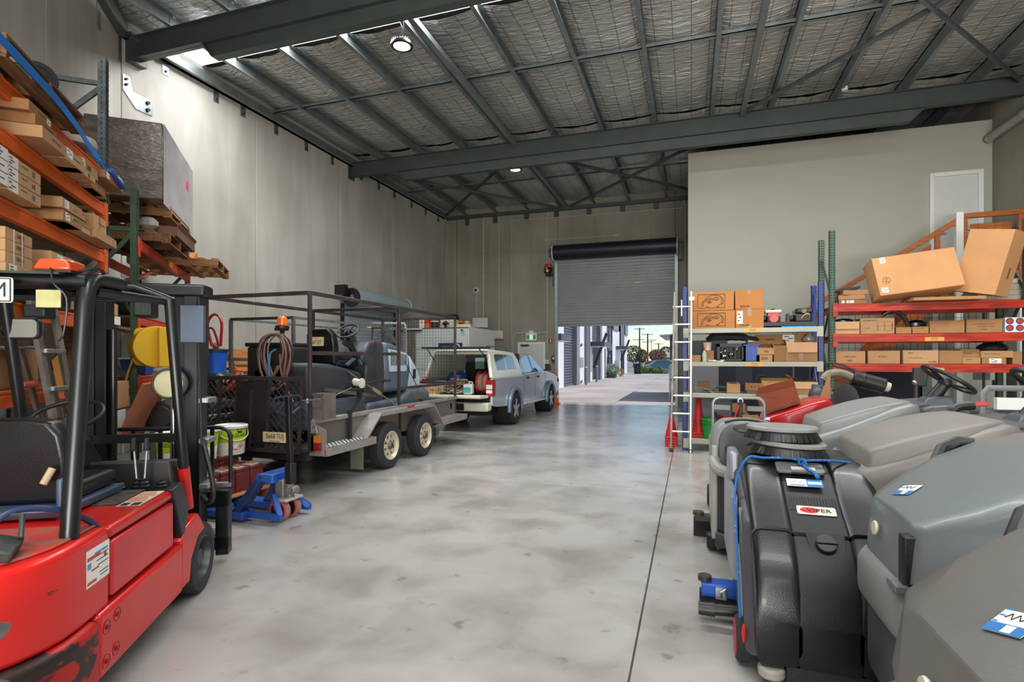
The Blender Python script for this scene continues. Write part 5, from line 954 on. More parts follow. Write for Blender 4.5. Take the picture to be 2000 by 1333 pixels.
for x in (xl+.2, xr-.1): rs().lathe([(0, -.06), (.12, -.06), (.135, -.03), (.135, .03), (.12, .06), (0, .06)], (x, 6.2, .615), 'x', 24).build('wheel', RUB, RS)
rs().cyl((-4.555, 8.5, .86), (-4.54, 8.5, .86), .12, n=20).build('bumper_roller', mat('roller_olive', '6d6a58', .6), RS)
# wand and gun clamped on the hood
rs().tube([(-4.98, 7.75, 1.80), (-4.98, 7.78, 2.05)], .014, 8).tube([(-4.98, 7.74, 2.05), (-4.9, 7.9, 2.06)], .02, 8).bar((-4.86, 7.95, 2.08), (-4.62, 8.05, 1.72), .06, .05).tube(spline([(-4.97, 7.8, 1.85), (-4.9, 7.9, 1.92), (-4.86, 7.95, 2.0)], 4), .008, 6).build('spray_gun', BLK, RS); rs().cyl((-5.03, 7.7, 2.05), (-4.98, 7.74, 2.05), .018, n=8).build('brass_tip', MATS['brass'], RS)
# black side box, hoses and beacon at the tail
BXB = (-5.3, 6.0, .48)
BX = thing('waste_tank_box', 'black plastic tank box at the trailer tail draped with hoses', 'tank', BXB)
MW(BXB).box(-5.58, -4.98, 5.72, 6.3, .48, 1.70).build('tank', mat('tank_black', '242424', .5, var=.2), BX, bevel=.03, seg=3); MW(BXB).box(-5.60, -5.0, 5.70, 6.32, 1.70, 1.755).build('lid', BLK, BX, bevel=.02, seg=3)
MW(BXB).bar((-4.95, 5.66, 1.55), (-4.95, 5.66, 1.94), .04).box(-5.02, -4.9, 5.6, 5.72, 1.9, 1.93).build('hose_hook', TDK, BX)
bc = MW(BXB).lathe([(0, 0), (.085, 0), (.085, .03), (.06, .04), (0, .04)], (-4.95, 5.66, 1.93), n=20).build('beacon_base', BLK, BX); MW(BXB).lathe([(.06, 0), (.065, .02), (.058, .1), (.04, .115), (0, .115)], (-4.95, 5.66, 1.965), n=20).build('beacon_lens', mat('beacon_orange', 'f0701a', .25, var=.05, coat=.4, emit=.2), bc)
HB = (-4.98, 5.62, 1.88)
HS = thing('coiled_hose', 'pinkish brown hose coils hung below the orange beacon', 'hose', HB); HP = mat('hose_pink_brown', '8d6a5d', .55, var=.12); HK = mat('hose_black', '2a2729', .5)
rn = random.Random(11)
for k in range(7):
    wd, hh, ph = rn.uniform(.14, .24), rn.uniform(.45, .75), rn.uniform(-.06, .06); pts = []
    for i in range(28):
        a = 2*math.pi*i/28; pts.append((-5.0+ph+math.sin(a)*wd*(1+.25*math.cos(a)), 5.62-.012*k+rn.uniform(-.006, .006), 1.86-hh/2+math.cos(a)*hh/2))
    MW(HB).tube(pts, .012, 7, closed=True).build('hose_loop', HP if k not in (2, 5) else HK, HS)
MW(HB).tube(spline([(-5.2, 5.58, 1.32), (-5.3, 5.56, 1.25), (-5.28, 5.56, 1.12), (-5.16, 5.56, 1.1), (-5.1, 5.57, 1.2), (-4.95, 5.58, 1.45)], 5), .012, 7).tube(spline([(-4.92, 5.58, 1.6), (-4.88, 5.58, 1.3), (-4.7, 5.57, 1.0)], 5), .011, 7).build('loose_hose_end', HP, HS)
MW(HB).tube(spline([(-4.96, 5.56, 1.66), (-5.04, 5.55, 1.6), (-5.06, 5.55, 1.4), (-5.05, 5.56, 1.25)], 5), .014, 7).build('blue_hose', mat('hose_blue', '3d83b5', .4), HS)
# ---------------- second galvanised frame and pallets along the left wall
FB = (-7.3, 9.8, 0)
F2 = thing('galvanised_cage_frame', 'pale galvanised cage frame standing between the trailer and left wall', 'trailer', FB)
GAL = mat('galv_pale', '98a09f', .4, .6, var=.15, vs=8)
for x in (-7.66, -6.33):
    for y in (7.5, 11.2): MW(FB).bar((x, y, 0), (x, y, 2.23), .05).build('post', GAL, F2)
    MW(FB).bar((x, 7.5, 2.23), (x, 11.2, 2.23), .04).build('top_rail', GAL, F2); MW(FB).bar((x, 7.5, 1.1), (x, 11.2, 1.1), .04).build('side_rail', GAL, F2)
for y in (7.5, 11.2): MW(FB).bar((-7.66, y, 2.23), (-6.33, y, 2.23), .045).build('cross_rail', CAGE if y < 9 else GAL, F2)
MW(FB).bar((-7.66, 7.5, 1.52), (-6.33, 7.5, 1.52), .04).build('end_rail', GAL, F2); MW(FB).box(-7.66, -6.33, 7.47, 11.2, .45, .5).build('deck', TDK, F2); MW(FB).box(-7.66, -6.33, 7.4, 7.46, .45, 1.26).build('end_gate', TDK, F2)
for k in range(5): MW(FB).box(-7.6+.3*k, -7.56+.3*k, 7.37, 7.4, .5, 1.29).build('gate_bar', CAGE, F2)
for x in (-7.4, -6.55):
    for y in (9.6, 10.4): MW(FB).lathe([(0, -.09), (.22, -.09), (.3, -.08), (.32, -.04), (.32, .04), (.3, .08), (.22, .09), (0, .09)], (x, y, .32), 'x', 24).build('wheel', RUB, F2)
def pal2(lab, loc, rot, **k): return pallet(lab, loc, 0, rot=rot, **k)
PAL = mat('pallet_orange_pine', 'b98049', .8, col2='94602f', vs=3, stretch=(12, 1, 12), bump=.3, bs=25)
pal2('pallet leaning on the left wall behind the cage frame', (-8.28, 8.75, 1.22), (0, 62, 0), L=1.0, W=1.7, nb=7, m=PAL); pal2('pallet leaning second from the wall behind the cage frame', (-8.08, 8.85, 1.14), (0, 62, 0), L=1.0, W=1.7, nb=7, m=PAL); pal2('flat pallet carrying the leaning pallets by the left wall', (-8.22, 8.8, .55), (0, 0, 0), L=1.1, W=1.7, nb=8, m=PAL); pal2('lowest flat pallet on the floor by the left wall', (-8.22, 8.8, 0), (0, 0, 0), L=1.1, W=1.7, nb=8, m=PAL)
for k_ in range(3): pal2(f'flat pallet {("second", "third", "fourth")[k_]} from the floor by the left wall', (-8.22, 8.8, .138*(k_+1)), (0, 0, 0), L=1.1, W=1.7, nb=8, m=PAL)
# ================================================================== SILVER UTE WITH CANOPY
UB = (-4.75, 13.7, 0); U = thing('dual_cab_ute', 'silver dual-cab ute with white canopy and open tailgate', 'ute', UB)
SIL = mat('ute_silver', 'c9d3de', .22, .55, var=.03, vs=1, coat=.6); CRW = mat('canopy_cream', 'd9d8c8', .35, var=.03, coat=.3); FLR = mat('flare_blue_grey', '7d8fa3', .35, .3, coat=.3); DRK = mat('ute_interior', '1b1d1f', .8)
UGL = mat('ute_glass', '5f7180', .05, 0, var=.1, spec=1.0, coat=.8); TGL = mat('canopy_glass', '2f3336', .06, 0, var=.1, spec=.9, coat=.5)
def ub(): return MW(UB)
ux0, ux1 = -5.58, -3.95; RWY, FWY, WR = 12.15, 15.5, .37
def arch(c, r, n=12): return [(c+math.cos(R(a))*r, max(.42, .40+math.sin(R(a))*r)) for a in [180-180*i/n for i in range(n+1)]]
side = [(10.68, .55), (11.0, .50)]+[(RWY-.47, .45)]+arch(RWY, .45)[1:-1]+[(RWY+.47, .45), (FWY-.47, .43)]+arch(FWY, .45)[1:-1]+[(FWY+.47, .45), (16.55, .5), (16.72, .62), (16.74, .82), (16.6, .96), (16.0, 1.08), (15.2, 1.17), (13.0, 1.17), (12.85, 1.13), (10.68, 1.12)]
for a, b in ((ux1-.07, ux1), (ux0, ux0+.07)): ub().prism(side, 'yz', a, b).build('side_panel', SIL, U, bevel=.025, seg=3)
ub().prism([(15.05, .5), (16.68, .5), (16.72, .82), (16.6, .95), (16.0, 1.07), (15.1, 1.16)], 'yz', ux0+.06, ux1-.06).build('bonnet', SIL, U, bevel=.05, seg=3)
ub().box(ux0+.06, ux1-.06, 12.9, 15.1, .5, 1.15).build('cab_shell', SIL, U); ub().box(ux0+.06, ux1-.06, 10.7, 12.9, .55, .70).build('tub_floor', DRK, U); ub().box(ux0+.06, ux1-.06, 12.84, 12.9, .6, 1.15).build('tub_front', DRK, U)
def gh(y0, y1, y2, y3, z0, z1, ins): # greenhouse hexa: base y0..y3, top y1..y2
    return ub().hexa([(ux0+.03, y0, z0), (ux1-.03, y0, z0), (ux1-.03, y3, z0), (ux0+.03, y3, z0), (ux0+ins, y1, z1), (ux1-ins, y1, z1), (ux1-ins, y2, z1), (ux0+ins, y2, z1)])
gh(12.92, 13.0, 14.15, 15.12, 1.15, 1.66, .22).build('cab_roof', SIL, U, bevel=.05, seg=3)
def sidequad(pts, off, name, m, par=U):  # pts (y,z) on the leaning right side of the cab, mirrored on the left
    mb = ub()
    for sgn in (1, -1):
        q = []
        for y, z in pts:
            t = (z-1.15)/.51; x = (ux1-.03-.19*t) if sgn > 0 else (ux0+.03+.19*t); q.append((x+sgn*off, y, z))
        mb.add(q, [tuple(range(len(q)))])
    return mb.build(name, m, par, fix=False)
sidequad([(13.05, 1.19), (13.85, 1.19), (13.85, 1.60), (13.12, 1.60)], .006, 'rear_door_glass', UGL); sidequad([(13.98, 1.19), (14.92, 1.19), (14.25, 1.60), (13.98, 1.60)], .006, 'front_door_glass', UGL)
sidequad([(13.87, 1.17), (13.96, 1.17), (13.96, 1.62), (13.87, 1.62)], .008, 'door_pillar', mat('pillar_blue', '5d82b4', .3, .3), U)
ub().add([(ux0+.12, 15.02, 1.20), (ux1-.12, 15.02, 1.20), (ux1-.27, 14.25, 1.62), (ux0+.27, 14.25, 1.62)], [(0, 1, 2, 3)]).build('windscreen', UGL, U, fix=False).location.z = .012
for y0, y1 in ((12.93, 12.94), (13.93, 13.94), (15.0, 15.01)): ub().box(ux1-.004, ux1+.002, y0, y1, .55, 1.16).build('door_seam', SLOT, U)
for y in (13.15, 14.15): ub().box(ux1, ux1+.03, y, y+.16, 1.03, 1.08).build('door_handle', BLK, U, bevel=.01)
for s, x in ((1, ux1), (-1, ux0)): ub().hexa([(x-s*.02, 14.82, 1.20), (x+s*.05, 14.8, 1.2), (x+s*.05, 14.9, 1.2), (x-s*.02, 14.92, 1.2), (x, 14.8, 1.24), (x+s*.2, 14.76, 1.21), (x+s*.2, 14.9, 1.21), (x, 14.92, 1.24)]).hexa([(x+s*.06, 14.74, 1.2), (x+s*.24, 14.72, 1.2), (x+s*.22, 14.9, 1.2), (x+s*.06, 14.9, 1.2), (x+s*.06, 14.74, 1.4), (x+s*.22, 14.72, 1.38), (x+s*.2, 14.88, 1.38), (x+s*.06, 14.88, 1.4)]).build('door_mirror', BLK, U, bevel=.02)
for c in (RWY, FWY):
    for s, x in ((1, ux1), (-1, ux0)):
        pts = [(c+math.cos(R(a))*.52, .38+math.sin(R(a))*.52) for a in range(-8, 189, 14)]; pin = [(c+math.cos(R(a))*.42, .38+math.sin(R(a))*.42) for a in range(-8, 189, 14)]
        ub().prism(pts+pin[::-1], 'yz', min(x, x+s*.075), max(x, x+s*.075)).build('wheel_flare', FLR, U, bevel=.02, seg=3)
        ub().cyl((x-s*.35, c, .40), (x-s*.02, c, .40), .44, n=24).build('wheel_well', DRK, U)
        wh = ub().lathe([(.22, -.1), (.25, -.115), (.34, -.11), (.37, -.07), (.37, .07), (.34, .11), (.25, .115), (.22, .1)], (x-s*.05, c, .37), 'x', 36).build('wheel', RUB, U)
        ub().lathe([(.235, s*.105), (.225, s*.1), (.2, s*.05), (.0, s*.04)], (x-s*.05, c, .37), 'x', 28).build('rim', mat('alloy_dark', '2c2e30', .4, .5), wh); mb = ub()
        for k in range(5): a = R(90+72*k); mb.bar((x-s*.05+s*.095, c+math.cos(a)*.04, .37+math.sin(a)*.04), (x-s*.05+s*.105, c+math.cos(a)*.225, .37+math.sin(a)*.225), .075, .02, up=(1, 0, 0))
        mb.lathe([(0, s*.11), (.05, s*.105), (.06, s*.06)], (x-s*.05, c, .37), 'x', 14); mb.build('rim_spokes', mat('alloy_silver', 'c9cccf', .3, .7), wh)
ub().bar((ux1-.02, RWY+.5, .42), (ux1-.02, FWY-.5, .40), .06, .07).build('side_step', mat('sill_white', 'd6dbe0', .35, coat=.3), U, bevel=.015); ub().box(-5.3, -4.2, 11.0, 16.3, .3, .5).build('underbody', BLK, U)
# canopy: sides, roof, raised rear door
for s, x in ((1, ux1), (-1, ux0)):
    def cx(z, o=0): return x-s*(.02+.14*max(0, (z-1.12)/.58))+s*o
    pr = [(10.72, 1.12), (12.86, 1.12), (12.8, 1.5), (12.55, 1.68), (10.95, 1.72), (10.80, 1.62)]
    ub().add([(cx(z), y, z) for y, z in pr]+[(cx(z)-s*.03, y, z) for y, z in pr], [tuple(range(6)), tuple(range(11, 5, -1))]+[(i, (i+1) % 6, 6+(i+1) % 6, 6+i) for i in range(6)]).build('canopy_side', CRW, U, bevel=.012)
    w = [(11.12, 1.29), (12.5, 1.29), (12.42, 1.58), (12.3, 1.62), (11.2, 1.64), (11.12, 1.60)]
    f = ub().add([(cx(z, .004), y, z) for y, z in w], [tuple(range(6))]).build('canopy_window', TGL, U, fix=False); ub().add([(cx(z, .007), y, z) for y, z in ((11.72, 1.29), (11.76, 1.29), (11.76, 1.63), (11.72, 1.63))], [(0, 1, 2, 3)]).build('window_bar', CHROME, f, fix=False)
    ub().tube([(cx(1.72)-s*.12, 11.0, 1.75), (cx(1.72)-s*.12, 11.1, 1.81), (cx(1.72)-s*.12, 12.3, 1.79), (cx(1.72)-s*.12, 12.5, 1.72)], .018, 8).build('roof_rail', mat('rail_blue', '58708f', .3, .6), U)
    mb = ub()
    for i in range(7): mb.box(min(x, x+s*.004), max(x, x+s*.004), 10.95+.28*i, 10.99+.28*i, 1.075, 1.09)
    tag(mb.build('tie_down_studs', BLK, U), kind='stuff')
ub().hexa([(ux0+.17, 10.9, 1.69), (ux1-.17, 10.9, 1.69), (ux1-.17, 12.62, 1.66), (ux0+.17, 12.62, 1.66), (ux0+.22, 10.94, 1.745), (ux1-.22, 10.94, 1.745), (ux1-.22, 12.5, 1.70), (ux0+.22, 12.5, 1.70)]).build('canopy_roof', CRW, U, bevel=.02)
ub().bar((ux0+.05, 10.72, 1.13), (ux0+.17, 10.86, 1.64), .07, .05).bar((ux1-.05, 10.72, 1.13), (ux1-.17, 10.86, 1.64), .07, .05).bar((ux0+.15, 10.86, 1.66), (ux1-.15, 10.86, 1.66), .06, .06).build('canopy_rear_frame', CRW, U, bevel=.012)
ub().box(ux0+.2, ux1-.12, 10.22, 10.88, 1.75, 1.785).build('raised_rear_door', BLK, U, bevel=.012); ub().tube([(ux1-.2, 10.4, 1.75), (ux1-.16, 10.84, 1.5)], .01, 6).tube([(ux0+.25, 10.4, 1.75), (ux0+.2, 10.84, 1.5)], .01, 6).build('gas_strut', BLK, U)
ub().box(ux0+.1, ux1-.1, 12.80, 12.86, 1.1, 1.66).build('bulkhead', DRK, U); 
for xa, xb in ((-5.2, -4.95), (-4.7, -4.25)): ub().box(xa, xb, 12.79, 12.802, 1.28, 1.56).build('bulkhead_window', mat('pale_window', '8fae9f', .2), U)
ub().hexa([(ux0+.09, 10.2, .72), (ux1-.09, 10.2, .72), (ux1-.09, 10.7, .70), (ux0+.09, 10.7, .70), (ux0+.09, 10.2, .79), (ux1-.09, 10.2, .79), (ux1-.09, 10.7, .77), (ux0+.09, 10.7, .77)]).build('tailgate', mat('tailgate_cream', 'cfcdb9', .4, var=.05, coat=.2), U, bevel=.02)
ub().box(ux0+.02, ux1-.02, 10.45, 10.7, .44, .62).build('rear_bumper', MATS['tailgate_cream'], U, bevel=.04, seg=3); ub().box(-5.1, -4.5, 10.43, 10.46, .46, .6).build('plate_recess', BLK, U)
for s, x in ((1, ux1), (-1, ux0)):
    l = ub().box(min(x-s*.13, x-s*.002), max(x-s*.13, x-s*.002), 10.655, 10.70, .74, 1.10).box(min(x-s*.01, x+s*.008), max(x-s*.01, x+s*.008), 10.66, 10.84, .74, 1.10).build('tail_light', mat('lens_red_bright', 'a51a20', .2, coat=.6), U, bevel=.008)
    ub().box(min(x-s*.132, x+s*.001), max(x-s*.132, x+s*.001), 10.648, 10.655, .90, .99).box(min(x-s*.132, x+s*.001), max(x-s*.132, x+s*.001), 10.648, 10.655, .81, .88).build('clear_lens', mat('lens_clear', 'ddd8cf', .2), l)
    ub().box(min(x-s*.10, x), max(x-s*.10, x), 16.45, 16.70, .80, .96).build('headlight', mat('lamp_clear', 'd8dde2', .1, coat=.6), U, bevel=.02)
ub().box(ux0+.15, ux1-.15, 16.70, 16.76, .5, .9).build('grille', BLK, U)
# load in the tray
RP = mat('rope_tan', 'c2a97c', .9, var=.15, vs=30)
mb = MB(); rn = random.Random(8); TRP = (-4.85, 10.85, .78)
for k in range(9):
    pts = []; cx_, cz_ = rn.uniform(-.12, .14), rn.uniform(.0, .1); w_, h_ = rn.uniform(.14, .3), rn.uniform(.08, .25)
    for i in range(18): a = 2*math.pi*i/18; pts.append((cx_+math.cos(a)*w_+rn.uniform(-.02, .02), rn.uniform(-.12, .12)+.15*math.sin(a), .03+max(0, cz_+math.sin(a)*h_*.6+h_*.4)))
    mb.tube(pts, .013, 6, closed=True)
tag(mb.build('rope_pile', RP, loc=TRP), 'tangled tan ropes and hose lying on the open tailgate of the ute', 'rope')
t = thing('hose_drum', 'red-rimmed hose drum beside the tail light in the ute tray', 'drum', (-4.22, 10.95, .78)); 
for x in (-.12, .02, .12): MB().lathe([(.22, -.015), (.24, -.015), (.24, .015), (.22, .015), (.22, -.015)], (x, 0, .24), 'x', 30).build('rim', RED, t)
MB().cyl((-.11, 0, .24), (.11, 0, .24), .19, n=28).build('hose_winding', mat('hose_grey_brown', '8b8176', .7), t); MB().lathe([(0, .1), (.215, .1)], (0, 0, .24), 'x', 24).build('side_plate', CRW, t)
t = thing('chemical_jug', 'white plastic jug with teal label on the ute tailgate', 'jug', (-4.52, 10.75, .78)); MB().box(-.1, .1, -.08, .08, 0, .22).build('body', WHITE, t, bevel=.025, seg=3); MB().cyl((-.03, 0, .22), (-.03, 0, .27), .03, n=12).build('cap', BLUE, t); MB().box(-.085, .085, -.083, -.08, .03, .15).build('label', mat('label_teal', '4fa3a8', .5), t); MB().tube([(0, 0, .21), (.02, 0, .27), (.08, 0, .26), (.09, 0, .2)], .014, 8).build('handle', WHITE, t)
t = thing('sack', 'cream sack with red corner behind the hose drum in the ute', 'sack', (-4.3, 11.5, .72)); MB().ball((0, 0, .22), .22, 14, (1.1, 1.2, .95)).build('bag', mat('sack_cream', 'b9b3a0', .9, bump=.4), t); MB().ball((.16, -.1, .30), .1, 12).build('red_patch', mat('dull_red', '8e2c2c', .7), t)
t = thing('blue_drum', 'dark blue plastic drum deep inside the ute canopy', 'drum', (-5.15, 11.6, .71)); MB().lathe([(0, 0), (.2, 0), (.22, .05), (.22, .45), (.18, .5), (0, .5)], n=24).build('body', BLUE, t); MB().cyl((.06, 0, .5), (.06, 0, .54), .04, n=10).build('cap', BLK, t)
for x, y, z, l, m_ in ((-5.25, 10.5, .775, 'small cardboard carton with red tape on the left of the tailgate', 0), (-5.05, 10.9, .79, 'white paint bucket at the left of the ute tray', 1)):
    if m_ == 0: carton(l, (x, y, z), (.25, .25, .16), 5, 2, None, [], [], [('-y', .5, .9, .5, .7)])
    else: t = thing('paint_bucket', l, 'bucket', (x-.2, y, z)); MB().lathe([(0, 0), (.11, 0), (.13, .25), (.135, .26), (.12, .26)], n=20).build('pail', WHITE, t); MB().torus((0, 0, .25), (0, 0, 1), .13, .006, 20, 5).build('rim', CREAM, t)
# ================================================================== LEFT WALL SHUTTER, CABIN, AND THINGS BETWEEN FORKLIFT AND TRAILER
SHB = (-8.8, 13.5, 0); SH = thing('roller_shutter', 'closed pale blue-grey roller shutter with bare drum on the left wall', 'roller door', SHB)
SHM = mat('shutter_blue_grey', 'b3c3cc', .4, .3, var=.05)
mb = MW(SHB); pr = []
for i in range(121): z = .05+2.95*i/120; pr.append((-8.765+.012*math.sin(i*2*math.pi/4), z))
mb.add([(x, y, z) for x, z in pr for y in (12.3, 14.85)], [(2*i, 2*i+1, 2*i+3, 2*i+2) for i in range(120)]); mb.build('curtain', SHM, SH, fix=False, angle=60)
mb = MW(SHB); K = 36; mb.loft([[(-8.46+math.cos(2*math.pi*i/K)*(.225+.008*(i % 2)), y, 3.15+math.sin(2*math.pi*i/K)*(.225+.008*(i % 2))) for i in range(K)] for y in (12.3, 15.0)]); mb.build('drum', SHM, SH)
MW(SHB).lathe([(.1, -.04), (.24, -.04), (.25, 0), (.24, .04), (.1, .04)], (-8.46, 12.22, 3.15), 'y', 30).build('drive_wheel', BLK, SH); MW(SHB).box(-8.83, -8.5, 12.0, 12.12, 3.22, 3.46).build('bracket_plate', DBL, SH); MW(SHB).cyl((-8.46, 15.0, 3.15), (-8.46, 15.03, 3.15), .24, n=28).build('drum_end_plate', WHITE, SH)
for y in (12.27, 14.88): MW(SHB).box(-8.82, -8.74, y-.03, y+.03, 0, 3.0).build('side_track', DBL, SH)
CBB = (-6.9, 15.4, 0); CB = thing('site_cabin', 'pale grey-green panelled cabin with white side wall in the back corner', 'cabin', CBB)
CBM = mat('cabin_panel', 'c3cbc4', .55, var=.03); 
MW(CBB).box(-7.76, -6.1, 14.42, 16.6, 0, 2.42).build('core', CBM, CB)
for k in range(4): MW(CBB).box(-7.76, -6.09, 14.40, 14.42, .02+.6*k, .61+.6*k).build('wall_panel', CBM, CB, bevel=.006, seg=1)
MW(CBB).box(-6.1, -6.07, 14.45, 16.6, .1, 2.45).build('white_panel', WHITE, CB, bevel=.006); MW(CBB).box(-7.78, -6.08, 14.38, 16.62, 2.42, 2.445).build('roof_board', mat('roof_board_brown', '6e5a49', .8), CB)
MW(CBB).box(-7.0, -6.25, 14.375, 14.40, 1.2, 1.99).build('navy_board', mat('navy_board', '1f2b4a', .5), CB); 
MW(CBB).torus((-6.42, 14.37, 1.86), (0, 1, 0), .09, .018, 24, 6).build('white_ring', WHITE, CB)
t = thing('broom', 'broom with a white head hung upside down against the cabin corner', 'broom', (-7.86, 14.35, .01)); MB().box(-.40, .36, -.04, .04, 2.375, 2.42).build('head', WHITE, t, bevel=.01); MB().box(-.36, .3, -.03, .03, 2.33, 2.376).build('bristles', DSTEEL, t); MB().tube([(.1, 0, 2.35), (.02, 0, 1.2), (-.02, 0, 0)], .016, 8).build('handle', mat('broom_handle', '9a7a66', .7), t)
t = thing('pipe_rail', 'white pipe running along the wall and down beside the cabin', 'pipe', (-7.9, 14.0, 0)); MB().tube([(-.9, -.3, 2.57), (0, 0, 2.56), (.03, 0, 2.5), (.03, 0, 0)], .035, 10).build('pipe', WHITE, t); MB().torus((.03, 0, 2.3), (0, 0, 1), .037, .012, 14, 6).build('collar', CONDM, t)
def cabthing(name, lab, cat, x, y, z=2.446): return thing(name, lab, cat, (x, y, z))
carton('white carton at the left end of the cabin roof', (-7.57, 14.52, 2.446), (.16, .2, .27), 0, 0, 'things on the cabin roof', [], [('-y', .3, .7, .5, .75)], m=WHITE)
t = cabthing('spray_can', 'red and orange oil can on the cabin roof', 'can', -7.42, 14.5); MB().cyl((0, 0, 0), (0, 0, .13), .085, n=18).build('orange_can', ORANGE, t); MB().cyl((0, 0, .13), (0, 0, .23), .08, .07, n=18).build('red_top', RED, t)
t = cabthing('paint_tub', 'navy tub with white lid on the cabin roof', 'tub', -7.2, 14.55); MB().cyl((0, 0, 0), (0, 0, .17), .1, .115, n=18).build('tub', MATS['navy_board'], t); MB().cyl((0, 0, .17), (0, 0, .20), .12, n=18).build('lid', WHITE, t)
carton('long cream carton on the cabin roof behind the black clamp', (-6.82, 14.75, 2.446), (.46, .3, .24), 0, 2, 'things on the cabin roof', m=CREAM); carton('flat cream carton near the right end of the cabin roof', (-6.4, 14.9, 2.446), (.5, .4, .1), 4, 2, 'things on the cabin roof', m=CREAM)
t = cabthing('clamp', 'black clamp stand on the cabin roof edge', 'clamp', -6.8, 14.44); MB().box(-.1, .1, -.03, .03, .08, .13).box(-.03, .03, -.03, .03, 0, .1).tube([(-.1, 0, .1), (0, 0, .18), (.1, 0, .1)], .02, 6).build('body', BLK, t); MB().cyl((0, -.03, .1), (0, .03, .1), .035, n=12).build('knob', BLK, t)
carton('orange carton stacked at the back of the cabin roof', (-7.6, 15.4, 2.446), (.4, .4, .36), 0, 0, 'things on the cabin roof', m=mat('carton_orange', 'b46a3c', .8))
t = cabthing('black_drum', 'black rolled hose on the back of the cabin roof', 'hose', -7.2, 15.6); MB().cyl((-.1, 0, .32), (.25, 0, .32), .16, n=20).build('roll', BLK, t); MB().box(-.2, .3, -.2, .2, 0, .2).build('box', CREAM, t); MB().box(.1, .5, -.2, .2, .2, .26).build('red_board', ORANGE, t)
t = cabthing('monitor', 'black computer monitor on the cabin roof facing the workshop', 'monitor', -6.38, 16.1); t.rotation_euler = (0, 0, R(20)); MB().box(-.25, .25, -.02, .02, .08, .40).build('screen', mat('screen_black', '141316', .15), t, bevel=.006); MB().box(-.03, .03, .0, .05, .0, .2).build('stand', BLK, t); MB().box(-.12, .12, -.08, .1, 0, .015).build('base', BLK, t)
t = cabthing('speaker_box', 'cream box speaker left of the monitor', 'speaker', -6.75, 15.75); MB().box(-.16, .16, -.12, .12, 0, .26).build('case', CREAM, t, bevel=.01); MB().box(-.13, .13, -.125, -.12, .03, .23).build('front', mat('cream_dark', 'c9bfa2', .7), t)
t = thing('bullet_camera', 'white bullet camera on the cabin front corner', 'camera', (-6.2, 14.33, 2.36)); MB().cyl((-.02, .0, 0), (.02, -.14, -.01), .045, n=14).build('body', WHITE, t, bevel=.01); MB().cyl((.02, -.14, -.01), (.022, -.146, -.01), .035, n=14).build('lens', BLK, t); MB().bar((-.02, .0, 0), (-.02, .07, .02), .03).build('bracket', WHITE, t)
# ---------------- battery pallet, batteries, coleslaw buckets
pallet('timber pallet carrying the maroon batteries', (-4.92, 4.31, 0), 0, 1.0, 1.15, .14, m=PAL)
MAR = mat('battery_maroon', '6e1b20', .4, var=.12, vs=4); MARL = mat('battery_lid', '5b171c', .45)
def battery(lab, x, y, z, w, h, d, grp):
    t = thing('battery', lab, 'battery', (x, y, z), 0, grp); MB().box(-d/2, d/2, -w/2, w/2, 0, h*.82).build('case', MAR, t, bevel=.006); l = MB().box(-d/2, d/2, -w/2, w/2, h*.82, h).build('lid', MARL, t, bevel=.008)
    MB().box(d*.0, d*.42, -w*.35, w*.3, h, h+.008).box(d*.05, d*.3, -w*.2, w*.15, h+.008, h+.014).build('terminal_plate', mat('terminal_cream', 'b5a893', .5, .2), t, bevel=.002); MB().cyl((d*.22, 0, h+.01), (d*.22, 0, h+.035), .016, n=8).box(d*.1, d*.35, -.012, .012, h+.014, h+.024).build('brass_post', MATS['brass'], t)
    return t
NTH = ('first', 'second', 'third', 'fourth', 'fifth')
for i in range(5): battery(f'maroon battery, {NTH[i]} from the trailer end of the lower front row', -4.66, 4.77-.195*i, .14, .185, .245, .30, 'maroon batteries on the pallet')
for i in range(4):
    t = battery(f'tall maroon battery, {NTH[i]} from the trailer end of the back row', -5.03, 4.76-.27*i, .14, .262, .325, .30, 'tall maroon batteries on the pallet')
    mb = MB()
    for k in (-1, 1): mb.bar((.151, k*.05, .30), (.151, k*.09, .22), .008, .012); mb.bar((.151, k*.05, .30), (.151, k*.02, .22), .008, .012)
    tag(mb.build('handle_ribs', MARL, t), kind='stuff')
LIME = mat('bucket_lime', 'b4cf16', .45, var=.03); BEAN = mat('bucket_print_slaw', 'a3685a', .6, vs=60, col2='d8b9a2', lo=.45, hi=.55)
